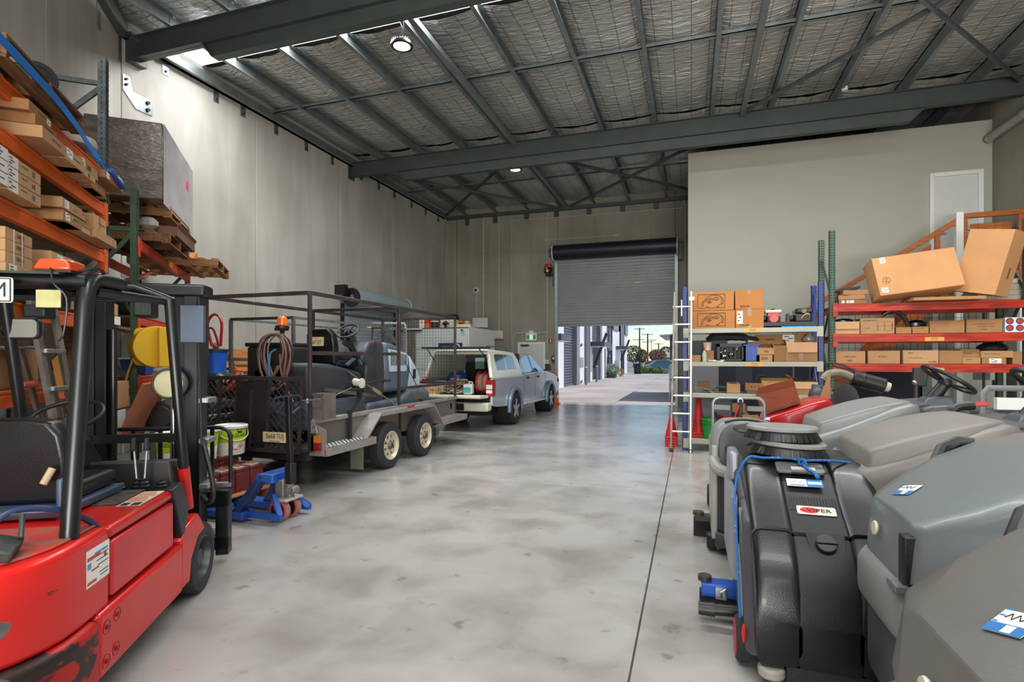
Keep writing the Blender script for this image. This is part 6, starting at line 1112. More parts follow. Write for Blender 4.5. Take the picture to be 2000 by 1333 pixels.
def bucket(lab, x, y, z, rz, rot=0):
    t = thing('food_bucket', lab, 'bucket', (x, y, z), rz, 'coleslaw buckets on the batteries'); r0, r1, h = .135, .16, .33
    MB().lathe([(0, 0), (r0, 0), (r0+.003, .01), (r0+(r1-r0)*.42, h*.42)], n=36).build('pail', WHITE, t); MB().lathe([(r0+(r1-r0)*.42+.0005, h*.42), (r1-.001, h*.93)], n=36).build('green_band', LIME, t)
    MB().lathe([(r1-.001, h*.9), (r1+.014, h*.9), (r1+.016, h*.98), (r1+.006, h), (r1-.006, h), (r1-.012, h-.008), (0, h-.008)], n=36).build('lid', WHITE, t)
    MB().tube(spline([(r1+.01, -.02, h*.86), (r1*.8, -r1*.75, h*.62), (0, -r1-.02, h*.5), (-r1*.8, -r1*.75, h*.62), (-r1-.01, -.02, h*.86)], 5) if rot else spline([(r1+.012, 0, h*.9), (r1*.95, r1*.7, h*.66), (.02, r1+.02, h*.55), (-r1-.012, 0, h*.9)], 5), .006, 6).build('handle', WHITE, t)
    # printed text follows the curved wall facing -y
    def wrap(o, rr): 
        for v in o.data.vertices: a = v.co.x/rr; k = v.co.y; v.co = V(math.sin(a)*(rr+k), -math.cos(a)*(rr+k), v.co.z)
    o = text('COLESLAW', .062, Matrix(((1, 0, 0, 0), (0, 0, 1, 0), (0, 1, 0, h*.66), (0, 0, 0, 1))), INK, t, sx=.62); wrap(o, r0+(r1-r0)*.66+.0022)
    mb = MB(); mb.prism([(math.cos(R(a))*.085, h*.25+math.sin(R(a))*.05) for a in range(0, 360, 20)], 'xz', 0, .001); o = mb.build('bowl_print', mat('bowl_print', 'd3d0cb', .5), t); wrap(o, r0+(r1-r0)*.3+.0015)
    mb = MB(); mb.prism([(math.cos(R(a))*.078, h*.31+math.sin(R(a))*.045) for a in range(0, 360, 20)], 'xz', 0, .001); o = mb.build('slaw_print', BEAN, t); wrap(o, r0+(r1-r0)*.36+.0035)
    mb = MB(); mb.prism([(.03+math.cos(R(a))*.032, h*.82+math.sin(R(a))*.028) for a in range(0, 360, 30)], 'xz', 0, .001); o = mb.build('badge_print', INK, t); wrap(o, r0+(r1-r0)*.8+.002)
    o = text('ZOOSH', .02, Matrix(((1, 0, 0, .03), (0, 0, 1, 0), (0, 1, 0, h*.82), (0, 0, 0, 1))), WHITE, t, sx=.8); wrap(o, r0+(r1-r0)*.8+.0045)
bucket('lime green coleslaw bucket, middle one behind the forklift backrest', -4.99, 4.50, .467, 42); bucket('lime green coleslaw bucket nearest the trailer with its handle hanging', -4.96, 4.86, .467, 68, 1); bucket('lime green coleslaw bucket half hidden by the forklift mast', -4.99, 4.16, .467, 30)
# ---------------- pallet jack
JB = (-3.72, 4.31, 0); J = thing('pallet_jack', 'blue pallet jack with upright black handle beside the batteries', 'pallet jack', JB); JBL = mat('jack_blue', '1c4fa3', .35, var=.1, vs=5, coat=.2)
for s in (-1, 1):
    y = 4.31+s*.20
    MW(JB).hexa([(-5.05, y-.08, .045), (-3.98, y-.08, .03), (-3.98, y+.08, .03), (-5.05, y+.08, .045), (-5.05, y-.08, .085), (-3.98, y-.08, .10), (-3.98, y+.08, .10), (-5.05, y+.08, .085)]).build('fork', JBL, J, bevel=.006)
    MW(JB).hexa([(-4.14, y-.055, .095), (-4.04, y-.055, .095), (-4.04, y+.055, .095), (-4.14, y+.055, .095), (-3.90, 4.31+s*.13-.055, .44), (-3.83, 4.31+s*.13-.055, .44), (-3.83, 4.31+s*.13+.055, .44), (-3.90, 4.31+s*.13+.055, .44)]).build('frame_arm', mat('jack_navy', '2a3f73', .4, var=.15), J, bevel=.006)
    MW(JB).box(-3.99, -3.60, y-.02, y+.02, .04, .10).bar((-3.62, y, .08), (-3.78, 4.31+s*.1, .24), .05).build('rear_bar', JBL, J, bevel=.004)
    w = MW(JB).lathe([(0, -.024), (.03, -.024), (.034, -.03), (.078, -.032), (.1, -.028), (.1, .028), (.078, .032), (.034, .03), (.03, .024), (0, .024)], (-3.73, 4.31+s*.075, .10), 'y', 30).build('steer_wheel', mat('wheel_pink', '9c6f6a', .5), J); MW(JB).lathe([(.02, -.034), (.076, -.034)], (-3.73, 4.31+s*.075, .10), 'y', 24).lathe([(.02, .034), (.076, .034)], (-3.73, 4.31+s*.075, .10), 'y', 24).build('wheel_face', BLK, w); MW(JB).torus((-3.73, 4.31+s*.075-.033, .10), (0, 1, 0), .082, .006, 28, 6).build('red_rim', RED, w)
MW(JB).cyl((-4.10, 4.02, .17), (-4.06, 3.98, .175), .022, n=12).build('pivot_pin', JBL, J)
MW(JB).hexa([(-3.92, 4.1, .40), (-3.75, 4.16, .36), (-3.75, 4.46, .36), (-3.92, 4.52, .40), (-3.90, 4.12, .455), (-3.76, 4.18, .445), (-3.76, 4.44, .445), (-3.90, 4.5, .455)]).build('yoke', JBL, J, bevel=.01)
MW(JB).box(-3.80, -3.70, 4.24, 4.36, .20, .38).cyl((-3.68, 4.31, .2), (-3.68, 4.31, .42), .04, n=14).cyl((-3.64, 4.27, .28), (-3.64, 4.36, .28), .04, n=14).build('pump_body', mat('pump_grey', '8b877f', .45, .4, var=.2, vs=20), J, bevel=.012); MW(JB).box(-3.80, -3.62, 4.19, 4.43, .185, .212).build('steer_plate', mat('pump_pale', 'b9b5a8', .45, .3), J, bevel=.008); MW(JB).cyl((-3.73, 4.2, .10), (-3.73, 4.42, .10), .018, n=10).build('axle', STEEL, J)
MW(JB).bar((-3.67, 4.31, .38), (-3.70, 4.31, 1.175), .045, .05, up=(1, 0, 0)).box(-3.71, -3.635, 4.27, 4.35, .34, .54).build('handle_shaft', DBL, J, bevel=.006)
MW(JB).tube([(-3.70, 4.31, .985), (-3.70, 4.14, 1.06), (-3.70, 4.115, 1.09), (-3.70, 4.115, 1.15), (-3.70, 4.14, 1.18), (-3.70, 4.46, 1.18), (-3.70, 4.49, 1.15), (-3.70, 4.49, 1.07), (-3.70, 4.31, .985)], .011, 8).build('handle_loop', mat('handle_blue_black', '2b3444', .3, .3), J); MW(JB).box(-3.676, -3.672, 4.29, 4.33, 1.02, 1.07).bar((-3.652, 4.345, .48), (-3.655, 4.345, .52), .02).build('handle_sticker', CREAM, J)
text('ROYAL SCIENCE', .042, Matrix.Translation(-V(JB)) @ plane_M((-3.965, 4.11, .275), (.23, .06, .345), (-.83, .25, .5)), WHITE, J, sx=.75)
# ---------------- ladder against the orange rack
AG = mat('aluminium_grubby', '9b948a', .5, .5, var=.2, vs=7); t = thing('step_ladder', 'grubby aluminium step ladder leaning on the orange rack behind the forklift', 'ladder', LR(.14, -1.2, 0)); LB = V(LR(.14, -1.2, 0))
def lp(x, y, z): return V(LR(x, y, z))
mbl = lambda: MW(LB)
y_ = lambda z, o: -1.2+o-(z-1.0)*.42
for o in (-.32, .02): mbl().bar(lp(.12, y_(0, o), 0), lp(.12, y_(2.0, o), 2.0), .075, .03, up=tuple(LRX)).build('side_rail', AG, t, bevel=.004)
for o in (-.46, -.12): mbl().bar(lp(.04, y_(0, o)+.35, 0), lp(.04, y_(1.95, o)+.0, 1.95), .06, .025, up=tuple(LRX)).build('back_rail', mat('ladder_brown', '7d6a60', .6, .3, var=.2), t, bevel=.004)
for z in (.25, .52, .79, 1.06, 1.33, 1.60, 1.87): mbl().bar(lp(.12, y_(z, -.31), z), lp(.12, y_(z, .01), z), .07, .03).build('tread', ALU, t, bevel=.004)
mbl().bar(lp(.14, y_(1.62, -.14), 1.55), lp(.14, y_(1.3, -.15), 1.28), .1, .004, up=tuple(LRX)).build('orange_sticker', mat('sticker_ochre', 'b97a2a', .6), t)
# ---------------- clutter on and by the green post rack
carton('brown carton on the lower red beam shelf beside the hose reel', LR(-.2, .42, 1.02), (.4, .55, .28), LRA, 1, 'cartons on the green post rack'); carton('white carton by the orange post at head height', LR(-.2, .25, 1.90), (.35, .5, .09), LRA, 0, 'cartons on the green post rack', m=WHITE)
carton('small brown carton above the white carton near the orange post', LR(-.15, .2, 1.99), (.3, .25, .12), LRA, 0, 'cartons on the green post rack', [('+x', .1, .4, .3, .8)])
t = thing('side_shelf', 'short plywood shelf bracket filling the gap between orange and green posts', 'shelf', LR(-.2, .52, 0), LRA); MB().box(-.2, .15, -.44, .44, .98, 1.01).build('lower_board', MATS['shelf_board'], t); MB().box(-.2, .15, -.44, .44, 1.87, 1.895).build('upper_board', MATS['shelf_board'], t); MB().box(-.2, -.17, -.44, .44, 0, 1.9).build('back_board', DW2, t)
t = thing('blue_tub', 'blue plastic tub with white rim on the red beam shelf', 'tub', LR(-.15, 1.65, 1.337), LRA); MB().hexa([(-.12, -.18, 0), (.12, -.18, 0), (.12, .18, 0), (-.12, .18, 0), (-.14, -.2, .2), (.14, -.2, .2), (.14, .2, .2), (-.14, .2, .2)]).build('tub', BLUE, t, bevel=.01); MB().box(-.15, .15, -.21, .21, .2, .22).build('rim', WHITE, t)
o = MB().box(-.012, .012, -.55, .55, 0, .62).build('cardboard_sheet', mat('cardboard_red_brown', '9c5b3c', .8), loc=LR(.10, .42, .72), rot=(0, 22, LRA)); tag(o, 'red-brown cardboard sheet leaning beside the hand truck', 'cardboard')
o = MB().box(-.1, .1, -.22, .22, 0, .3).build('paper_ream', WHITE, loc=LR(-.1, .35, 1.012), rot=(0, 0, LRA)); o.location.z = .70; tag(o, 'white paper stack below the hose reel', 'paper')
def hand_truck(lab, loc, rz, m, h=1.15, w=.42):
    t = thing('hand_truck', lab, 'trolley', loc, rz, 'hand trucks', (-12, 0, rz)); MB().tube([(-w/2, 0, .12), (-w/2, 0, h-.12), (-w/2+.1, 0, h), (w/2-.1, 0, h), (w/2, 0, h-.12), (w/2, 0, .12)], .016, 8).build('frame', m, t)
    for z in (.3, .6, .85): MB().bar((-w/2, 0, z), (w/2, 0, z), .025).build('cross_bar', m, t)
    MB().box(-.2, .2, -.25, .02, .06, .075).build('toe_plate', m, t)
    for s in (-1, 1): MB().lathe([(0, -.03), (.06, -.03), (.12, -.035), (.13, 0), (.12, .035), (.06, .03), (0, .03)], (s*(w/2+.05), .06, .13), 'x', 20).build('wheel', RUB, t)
    for s in (-1, 1): MB().cyl((s*w/2, 0, h-.28), (s*w/2, -.16, h-.2), .018, n=8).build('grip', BLK, t)
hand_truck('red hand truck parked in front of the green rack post', LR(.42, .55, .05), LRA-80, RED)
t = thing('vacuum_motor', 'black drum motor with a blue-grey bracket on the floor stand', 'motor', LR(.28, 1.05, 0), LRA); MB().cyl((0, -.28, .88), (0, .22, .88), .17, n=26).cyl((0, -.33, .88), (0, -.28, .88), .13, n=20).build('drum', BLK, t, bevel=.012); MB().box(.12, .2, .2, .3, .74, .98).build('blue_bracket', PAN, t, bevel=.01); MB().box(-.12, .12, -.2, .2, 0, .74).box(-.2, .2, -.28, .28, 0, .04).build('stand', DBL, t, bevel=.01); MB().tube(spline([(.15, .3, .95), (.2, .5, .9), (.15, .7, .7), (.05, .5, .7), (.1, .3, .78)], 5), .01, 6).build('cable', STEEL, t); MB().cyl((.1, .18, 1.04), (.1, .2, 1.10), .012, n=6).build('green_tag', LIME, t)
t = thing('machine_bench', 'dark cluttered machine bench beyond the forklift mast', 'bench', (-7.35, 7.5, 0)); MB().box(-.6, .6, -.5, .5, .9, .96).build('top', TDK, t)
for x in (-.55, .5):
    for y in (-.45, .4): MB().box(x, x+.05, y, y+.05, 0, .9).build('leg', TDK, t)
MB().box(-.5, .5, -.4, .4, .1, .5).build('lower_shelf', BLK, t)
BZ = .962
t = thing('lidded_tub', 'blue tub with a dark lid on the machine bench', 'tub', (-7.68, 7.2, 1.30)); MB().lathe([(0, 0), (.15, 0), (.18, .36), (0, .36)], n=24).build('tub', mat('tub_bright_blue', '1f63d8', .4), t); MB().lathe([(0, .36), (.2, .36), (.2, .40), (0, .42)], n=24).build('lid', DSTEEL, t); MB().ball((0, 0, .46), .06, 10).build('knob', mat('knob_brown', '7d6b55', .6), t)
t = thing('storage_crate', 'dark green crate under the blue tub', 'crate', (-7.68, 7.2, BZ)); MB().box(-.2, .2, -.17, .17, 0, .33).build('crate', mat('crate_green', '1f5c49', .5), t, bevel=.015); MB().box(-.17, .17, -.18, -.17, .05, .25).build('recess', SLOT, t)
o = MB().tube(spline([(-7.66, 7.1, 1.75), (-7.7, 7.05, 2.12), (-7.55, 7.05, 2.28), (-7.4, 7.05, 2.15), (-7.45, 7.08, 1.75)], 6), .022, 8).tube(spline([(-7.75, 7.1, 1.8), (-7.72, 7.05, 2.0), (-7.6, 7.05, 2.05), (-7.52, 7.06, 1.9), (-7.5, 7.08, 1.76)], 6), .018, 8).build('red_hose', mat('hose_red', 'b3222a', .4)); tag(o, 'red hose looping above the blue tub', 'hose')
t = thing('orange_duct', 'orange duct elbow lying by the green crate', 'duct', (-7.3, 7.15, BZ)); MB().tube(spline([(-.16, -.05, .07), (.0, -.07, .08), (.12, -.05, .18), (.16, .0, .38)], 6), .065, 12).build('duct', mat('duct_orange', 'd2622a', .5), t); MB().torus((.16, 0, .38), (0, .2, 1), .066, .012, 18, 6).build('collar', ORANGE, t)
o = MB().add([(x*.1, y*.1, .06+.09*math.sin(x*1.3+y)+.06*math.cos(y*2.1-x)) for y in range(-3, 4) for x in range(-5, 6)], [(j*11+i, j*11+i+1, j*11+i+12, j*11+i+11) for j in range(6) for i in range(10)]).build('canvas_cloth', mat('canvas_tan', 'b59a78', .95, bump=.3), loc=(-6.98, 7.3, BZ+.08), rot=(-18, 12, 10), solid=.012); tag(o, 'crumpled tan canvas over the bench edge', 'cloth')
o = MB().ball((0, 0, .2), .2, 14, (.8, .7, 1.2)).build('grey_sack', mat('sack_grey', 'b1aaa5', .9, bump=.5, bs=12), loc=(-7.93, 7.15, BZ), rot=(0, 0, 20)); tag(o, 'crumpled pale grey plastic sack beside the blue tub', 'bag')
t = thing('yellow_jack', 'yellow and silver axle stand under the bench', 'stand', (-7.1, 6.85, 0)); MB().bar((-.3, 0, .55), (.1, 0, .85), .05).bar((-.15, 0, .68), (-.05, 0, 0), .05).bar((-.2, .0, .62), (-.35, .0, 0), .05).build('frame', YEL, t); MB().cyl((.1, 0, .85), (.35, 0, .98), .03, n=10).build('handle', STEEL, t)
tyre('black tyre standing on its tread by the trailer ramp', (-6.35, 5.9, .32), .32, .2, (90, 0, 70), 'tyres on the floor by the trailer'); tyre('black tyre lying against the first one by the trailer ramp', (-6.5, 6.3, .62), .32, .2, (78, 0, 60), 'tyres on the floor by the trailer')
# ================================================================== RIGHT SIDE: STORE FRONT, BLUE SHELF, RED-BEAM RACK, STAIRS
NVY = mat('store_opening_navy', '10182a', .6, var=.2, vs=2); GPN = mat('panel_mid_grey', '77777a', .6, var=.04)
o = struct(MB().box(.62, 4.75, 13.80, 13.855, 0, 1.42).build('door_3', NVY)); MB().box(-.05, .62, 13.78, 13.85, 0, 1.5).build('grey_leaf', GPN, o, bevel=.004); MB().box(1.0, 1.35, 13.79, 13.80, .92, 1.4).build('hanging_sign', mat('sign_slate', '2f3542', .6), o)  # hanging sign in one dark slate tone
MESHW = mat('white_mesh', 'd9dcd6', .6)
t = thing('mesh_guard', 'white welded mesh guard behind the red beam rack', 'mesh', (3.7, 11.75, 1.4)); mb = MB()
for k in range(23): mb.bar((-1.2+.11*k, 0, 0), (-1.2+.11*k, 0, 1.0), .006)
for k in range(10): mb.bar((-1.2, .006, .11*k), (1.22, .006, .11*k), .006)
tag(mb.build('wires', DSTEEL, t), kind='stuff'); MB().bar((-1.2, 0, 1.0), (1.22, 0, 1.0), .03).bar((-1.2, 0, 0), (1.22, 0, 0), .03).build('frame', DSTEEL, t)
for x in (-1.2, 1.22): MB().bar((x, 0, -1.4), (x, 0, 1.0), .03).build('leg', DSTEEL, t)
# white cupboard with notices seen under the rack
t = thing('notice_cupboard', 'white cupboard with notices and a number 1 card beneath the rack', 'cupboard', (5.25, 13.3, 0)); MB().box(-.62, .6, -.2, .3, 0, 1.6).build('carcass', mat('cupboard_white', 'c9d0c6', .5, var=.02), t, bevel=.008)
for a, b in ((-.6, -.02), (.01, .58)): MB().box(a, b, -.215, -.2, .05, 1.58).build('door', MATS['cupboard_white'], t, bevel=.005)
MB().box(.05, .33, -.222, -.216, 1.12, 1.34).build('grey_notice', GPN, t); c = MB().box(.36, .46, -.222, -.216, .98, 1.12).build('number_card', mat('card_navy', '1d2340', .5), t); text('1', .09, plane_M((.41, -.2235, 1.05), (1, 0, 0), (0, 0, 1)), WHITE, c)
# ---------------- blue shelf
BF = mat('shelf_blue', '0a2f7c', .4, var=.12, vs=4); BG = mat('shelf_beige', 'aeae9c', .45, var=.06, vs=3); HAZ = mat('load_sign', 'd9a850', .5, var=.04)
SB2 = (.9, 9.84, 0); S = thing('blue_shelf', 'blue post shelving with four beige beams and load signs', 'shelf', SB2); fx, bx, sx0, sx1 = 9.58, 10.1, -.10, 1.93
for x in (sx0, sx1):
    for y, d in ((fx, 1), (bx, -1)):
        w = .04; MW(SB2).box(x-w, x+w, y, y+.006, 0, 2.75).box(x-w, x-w+.006, y, y+.045, 0, 2.75).box(x+w-.006, x+w, y, y+.045, 0, 2.75).build('post', BF, S)
        mb = MW(SB2); z = .1
        while z < 2.7:
            for k in (-.02, .02): mb.cyl((x+k, y-.001, z), (x+k, y+.001, z), .007, n=6)
            z += .05
        tag(mb.build('post_holes', SLOT, S), kind='stuff')
    for z0, z1, a in ((.2, .8, 0), (.8, 1.4, 1), (1.4, 2.0, 0), (2.0, 2.6, 1)): MW(SB2).bar((x, fx+.03 if a else bx-.03, z0), (x, bx-.03 if a else fx+.03, z1), .025, .03).build('brace', BF, S)
for i, z in enumerate((2.04, 1.49, .97, .20)):
    b = MW(SB2).box(sx0+.02, sx1-.02, fx-.035, fx-.002, z-.075, z).build('beam', BG, S, bevel=.004); MW(SB2).box(sx0+.02, sx1-.02, bx+.01, bx+.04, z-.075, z).build('beam', BG, S)
    for x in (sx0+.02, sx1-.02):
        c = MW(SB2).box(x-.045, x+.045, fx-.04, fx-.034, z-.15, z+.01).build('beam_connector', BG, b); mb = MW(SB2)
        for k in (0, 1, 2): mb.cyl((x, fx-.041, z-.12+.045*k), (x, fx-.0395, z-.12+.045*k), .007, n=6)
    MW(SB2).box(sx0+.03, sx1-.03, fx, bx, z-.025, z-.002).build('shelf_panel', mat('shelf_panel', '9c9a8c', .6), S)
    if i < 3:
        l = MW(SB2).box(.80+.03*i, 1.08+.03*i, fx-.039, fx-.0355, z-.072, z-.008).build('load_sign', HAZ, b)
        for k, (s_, q) in enumerate((('WARNING', .021), ('LOAD 500 KG', .015))): text(s_, q, Matrix.Translation(-V(SB2)) @ plane_M((.94+.03*i, fx-.0395, z-.028-.026*k), (1, 0, 0), (0, 0, 1)), INK, l)
OCB = mat('carton_orange_kraft', 'b9793f', .8, var=.05, vs=3); SHG = 'goods on the blue shelf'
def mask_print(o, s):   # line drawing of a full-face respirator wearer as printed on the carton
    mb = MB(); x0, z0, w, h = -s[0]/2+.12, .04, s[0]*.62, s[2]*.72; y = -s[1]/2-.0025
    def P2(u, v): return (x0+u*w, y, z0+v*h)
    def line(pts, r=.0035):
        for a, b in zip(pts, pts[1:]): mb.bar(P2(*a), P2(*b), r*2, .001, up=(0, 1, 0)) if False else mb.bar(P2(*a), P2(*b), .001, r*2, up=(0, 0, 1)) if abs(a[0]-b[0])*w > abs(a[1]-b[1])*h else mb.bar(P2(*a), P2(*b), r*2, .001, up=(0, 1, 0))
    line([(0, 0), (1, 0), (1, 1), (0, 1), (0, 0)])
    line([(.14, .1), (.16, .4), (.25, .6), (.33, .75), (.45, .9), (.6, .95), (.78, .9), (.88, .75), (.93, .6), (.95, .42), (.9, .2)])
    line([(.27, .62), (.45, .72), (.62, .68), (.72, .6)]); line([(.25, .5), (.4, .58), (.55, .6), (.72, .55), (.78, .68), (.72, .78), (.6, .76)]); line([(.36, .42), (.44, .5), (.5, .42), (.4, .36), (.36, .42)], .005); line([(.14, .1), (.22, .2), (.2, .38), (.28, .5)]); line([(.72, .05), (.8, .25), (.9, .3), (.86, .45), (.93, .6)]); line([(.82, .85), (.9, .72), (.84, .62)]); line([(.3, .1), (.42, .05)]); line([(.66, .1), (.78, .06)])
    tag(mb.build('line_drawing', INK, o), kind='stuff')
for x, z, s, l in ((.33, 2.043, (.70, .42, .295), 'lower printed carton at the left end of the top blue shelf'), (.325, 2.343, (.68, .42, .31), 'upper printed carton at the left end of the top blue shelf')):
    o = carton(l, (x, fx+.21, z), s, 0, 0, SHG, m=OCB); mask_print(o, s)
carton('lower taped carton with a white label on the top blue shelf', (.90, fx+.20, 2.043), (.42, .4, .305), 0, 0, SHG, [('-y', .05, .26, .22, .9)], [('-y', .15, .5, .1, .2)], [('-y', .42, .58, .62, 1), ('-y', .42, .58, 0, .15), ('t', .42, .58, 0, 1)], m=OCB)
carton('upper taped carton on the top blue shelf', (.895, fx+.20, 2.35), (.42, .4, .315), 0, 0, SHG, [], [('-y', .18, .52, .08, .2)], [('-y', .42, .58, .75, 1), ('-y', .42, .58, 0, .12), ('t', .42, .58, 0, 1)], m=OCB)
o = MB().box(-.42, .42, -.2, .2, 0, .07).build('black_tray', BLK, loc=(1.50, fx+.22, 2.06), bevel=.01); tag(o, 'black tray holding the engines on the top blue shelf', 'tray')
o = MB().box(-.25, .25, -.2, .2, 0, .018).build('blue_sheet', mat('sheet_cyan', '2b9bd0', .5), loc=(1.62, fx+.2, 2.041)); tag(o, 'bright blue sheet under the black tray', 'sheet')
t = thing('small_engine', 'red engine with a cream tank on the black tray', 'engine', (1.27, fx+.2, 2.131)); MB().box(-.1, .1, -.1, .1, 0, .10).cyl((-.17, 0, .06), (-.1, 0, .06), .06, n=14).build('block', BLK, t, bevel=.015); MB().cyl((0, -.12, .06), (0, -.08, .06), .075, n=20).box(-.09, .09, -.09, .1, .08, .15).build('cowl', RED, t, bevel=.012); MB().box(-.125, .125, -.08, .09, .15, .205).build('tank', CREAM, t, bevel=.02, seg=3); MB().cyl((0, 0, .2), (0, 0, .225), .03, n=12).build('cap', BLK, t)
t = thing('small_engine', 'black engine with a yellow hose on the black tray', 'engine', (1.70, fx+.2, 2.131)); MB().box(-.12, .12, -.1, .1, 0, .13).box(-.1, .14, -.1, .1, .14, .22).cyl((-.2, 0, .06), (-.12, 0, .06), .05, n=14).build('block', BLK, t, bevel=.02); MB().box(-.02, .04, -.11, -.09, .14, .2).build('grey_plate', GPN, t); MB().tube(spline([(-.03, -.11, .05), (.0, -.13, .1), (.06, -.13, .13), (.08, -.12, .1)], 4), .01, 6).build('hose', mat('hose_yellow', 'c9b04a', .5), t)
o = MB().box(-.02, .02, -.06, .06, 0, .13).build('metal_plate', DSTEEL, loc=(1.48, fx+.15, 2.131)); tag(o, 'upright dark metal plate between the two engines', 'plate')
# second shelf
Z2 = 1.492
carton('long carton with white labels pushed to the back of the second blue shelf', (1.36, fx+.36, Z2+.28), (.95, .28, .17), 0, 1, SHG, [('-y', .02, .12, .3, .9), ('-y', .56, .74, .2, .95)], [('-y', .3, .45, .4, .6)])
carton('hidden carton carrying the long carton on the second blue shelf', (1.36, fx+.37, Z2), (.8, .26, .278), 0, 3, SHG)
carton('carton with an open front flap at the right of the second blue shelf', (1.66, fx+.12, Z2), (.44, .22, .31), 0, 0, SHG, [], [], [('-y', .4, .55, .1, .45)], [('-y', -70, .17), ('-x', 60, .05)])
carton('small lower carton beside the blue crate', (1.12, fx+.08, Z2), (.24, .14, .11), 0, 0, SHG, [], [('-y', .3, .7, .3, .7)]); carton('small upper carton with raised flaps beside the blue crate', (1.14, fx+.08, Z2+.112), (.24, .14, .115), 2, 0, SHG, [], [('-y', .4, .7, .3, .7)], flap=[('-x', 55, .07), ('+x', 110, .07)])
carton('brown carton standing behind the small cartons on the second blue shelf', (1.36, fx+.12, Z2), (.2, .2, .26), 0, 3, SHG)
def crate(lab, x, y, z, s, m, open_front=True, cat='crate'):
    t = thing('plastic_crate', lab, cat, (x, y, z), 0, SHG); w, d, h = s; MB().box(-w/2, w/2, d/2-.01, d/2, 0, h).box(-w/2, -w/2+.012, -d/2, d/2, 0, h).box(w/2-.012, w/2, -d/2, d/2, 0, h).box(-w/2, w/2, -d/2, d/2, 0, .012).build('shell', m, t)
    if open_front:
        MB().box(-w/2, w/2, -d/2, -d/2+.012, 0, h*.12).box(-w/2, w/2, -d/2, -d/2+.012, h*.8, h).box(-w/2, -w/2+.06, -d/2, -d/2+.012, 0, h).box(w/2-.06, w/2, -d/2, -d/2+.012, 0, h).build('front_frame', m, t, bevel=.003); mb = MB()
        for k in range(5): mb.box(-w/2+.1+(w-.2)*k/4-.006, -w/2+.1+(w-.2)*k/4+.006, -d/2+.002, -d/2+.01, h*.1, h*.8)
        tag(mb.build('front_ribs', m, t), kind='stuff')
    else: MB().box(-w/2, w/2, -d/2, -d/2+.012, 0, h).box(-w/2-.01, w/2+.01, -d/2-.01, d/2+.01, h-.02, h).build('front', m, t, bevel=.004)
    return t
crate('black slatted crate full of silver fittings on the second blue shelf', .62, fx+.16, Z2, (.45, .3, .30), BLK); crate('solid blue crate beside the black slatted crate', .93, fx+.16, Z2, (.24, .3, .28), BLUE, False)
t = thing('silver_fittings', 'silver metal fittings packed in the black crate', 'fittings', (.62, fx+.17, Z2+.013)); rn = random.Random(3)
for k in range(7): MB().ball((rn.uniform(-.15, .15), rn.uniform(-.08, .05), .05+.03*k % .15+.03), rn.uniform(.03, .055), 10).build('fitting', CHROME, t)
o = MB().tube(spline([(-.35, .0, .0), (-.2, 0, .06), (0, .02, .07), (.2, 0, .05), (.4, -.02, .02), (.5, 0, -.02)], 5), [.04, .05, .06, .07, .07, .08, .08, .09, .09, .08, .08, .07, .07, .07, .06, .06, .06, .05, .05, .05, .05, .04, .04, .04, .04, .03], 8, flat=.8).build('black_brush_block', BLK, loc=(.6, fx+.26, Z2+.36)); tag(o, 'black ribbed plastic parts heaped over the crates', 'parts')
o = MB().box(-.3, .3, -.1, .1, 0, .36).build('dark_case', mat('case_grey', '3a3c40', .6), loc=(.28, fx+.33, Z2)); tag(o, 'dark grey case standing at the left of the second blue shelf', 'case')
t = thing('spray_bottle', 'pale spray bottle with a red trigger on the second blue shelf', 'bottle', (.21, fx+.05, Z2)); MB().lathe([(0, 0), (.035, 0), (.037, .12), (.02, .17), (.014, .19)], n=16).build('bottle', mat('bottle_pale', 'b9c4b8', .3), t); MB().cyl((0, 0, .19), (0, 0, .21), .016, n=10).bar((0, -.03, .235), (0, .03, .225), .02, .03).bar((0, -.02, .22), (0, -.03, .18), .008).build('trigger', RED, t)
t = thing('white_pot', 'off-white pot behind the spray bottle', 'pot', (.26, fx+.12, Z2+.19)); MB().lathe([(0, 0), (.06, 0), (.07, .12), (.075, .13), (.065, .13), (.055, .01), (0, .01)], n=20).build('pot', CREAM, t)
carton('brown carton holding the off-white pot', (.28, fx+.14, Z2), (.16, .2, .188), 0, 3, SHG); carton('small carton behind the ladder on the second blue shelf', (.05, fx+.08, Z2), (.2, .15, .11), 0, 1, SHG)
o = MB().cbox((0, 0, .012), (.24, .1, .012), (0, 3, 8)).cbox((.05, .02, .024), (.2, .06, .01), (0, 0, -15)).build('paper_sheets', PAPER, loc=(.38, fx+.03, Z2)); tag(o, 'white paper sheets on the second blue shelf edge', 'paper', kind='stuff')
o = MB().ball((0, 0, .06), .07, 10, (1.3, .8, 1)).cyl((0, 0, .1), (0.01, 0, .19), .045, .03, n=10).build('plastic_bag', mat('bag_clear', '8d8680', .15, coat=.6), loc=(1.78, fx+.12, Z2+.30)); tag(o, 'crumpled clear plastic bag on the flap-front carton', 'bag')
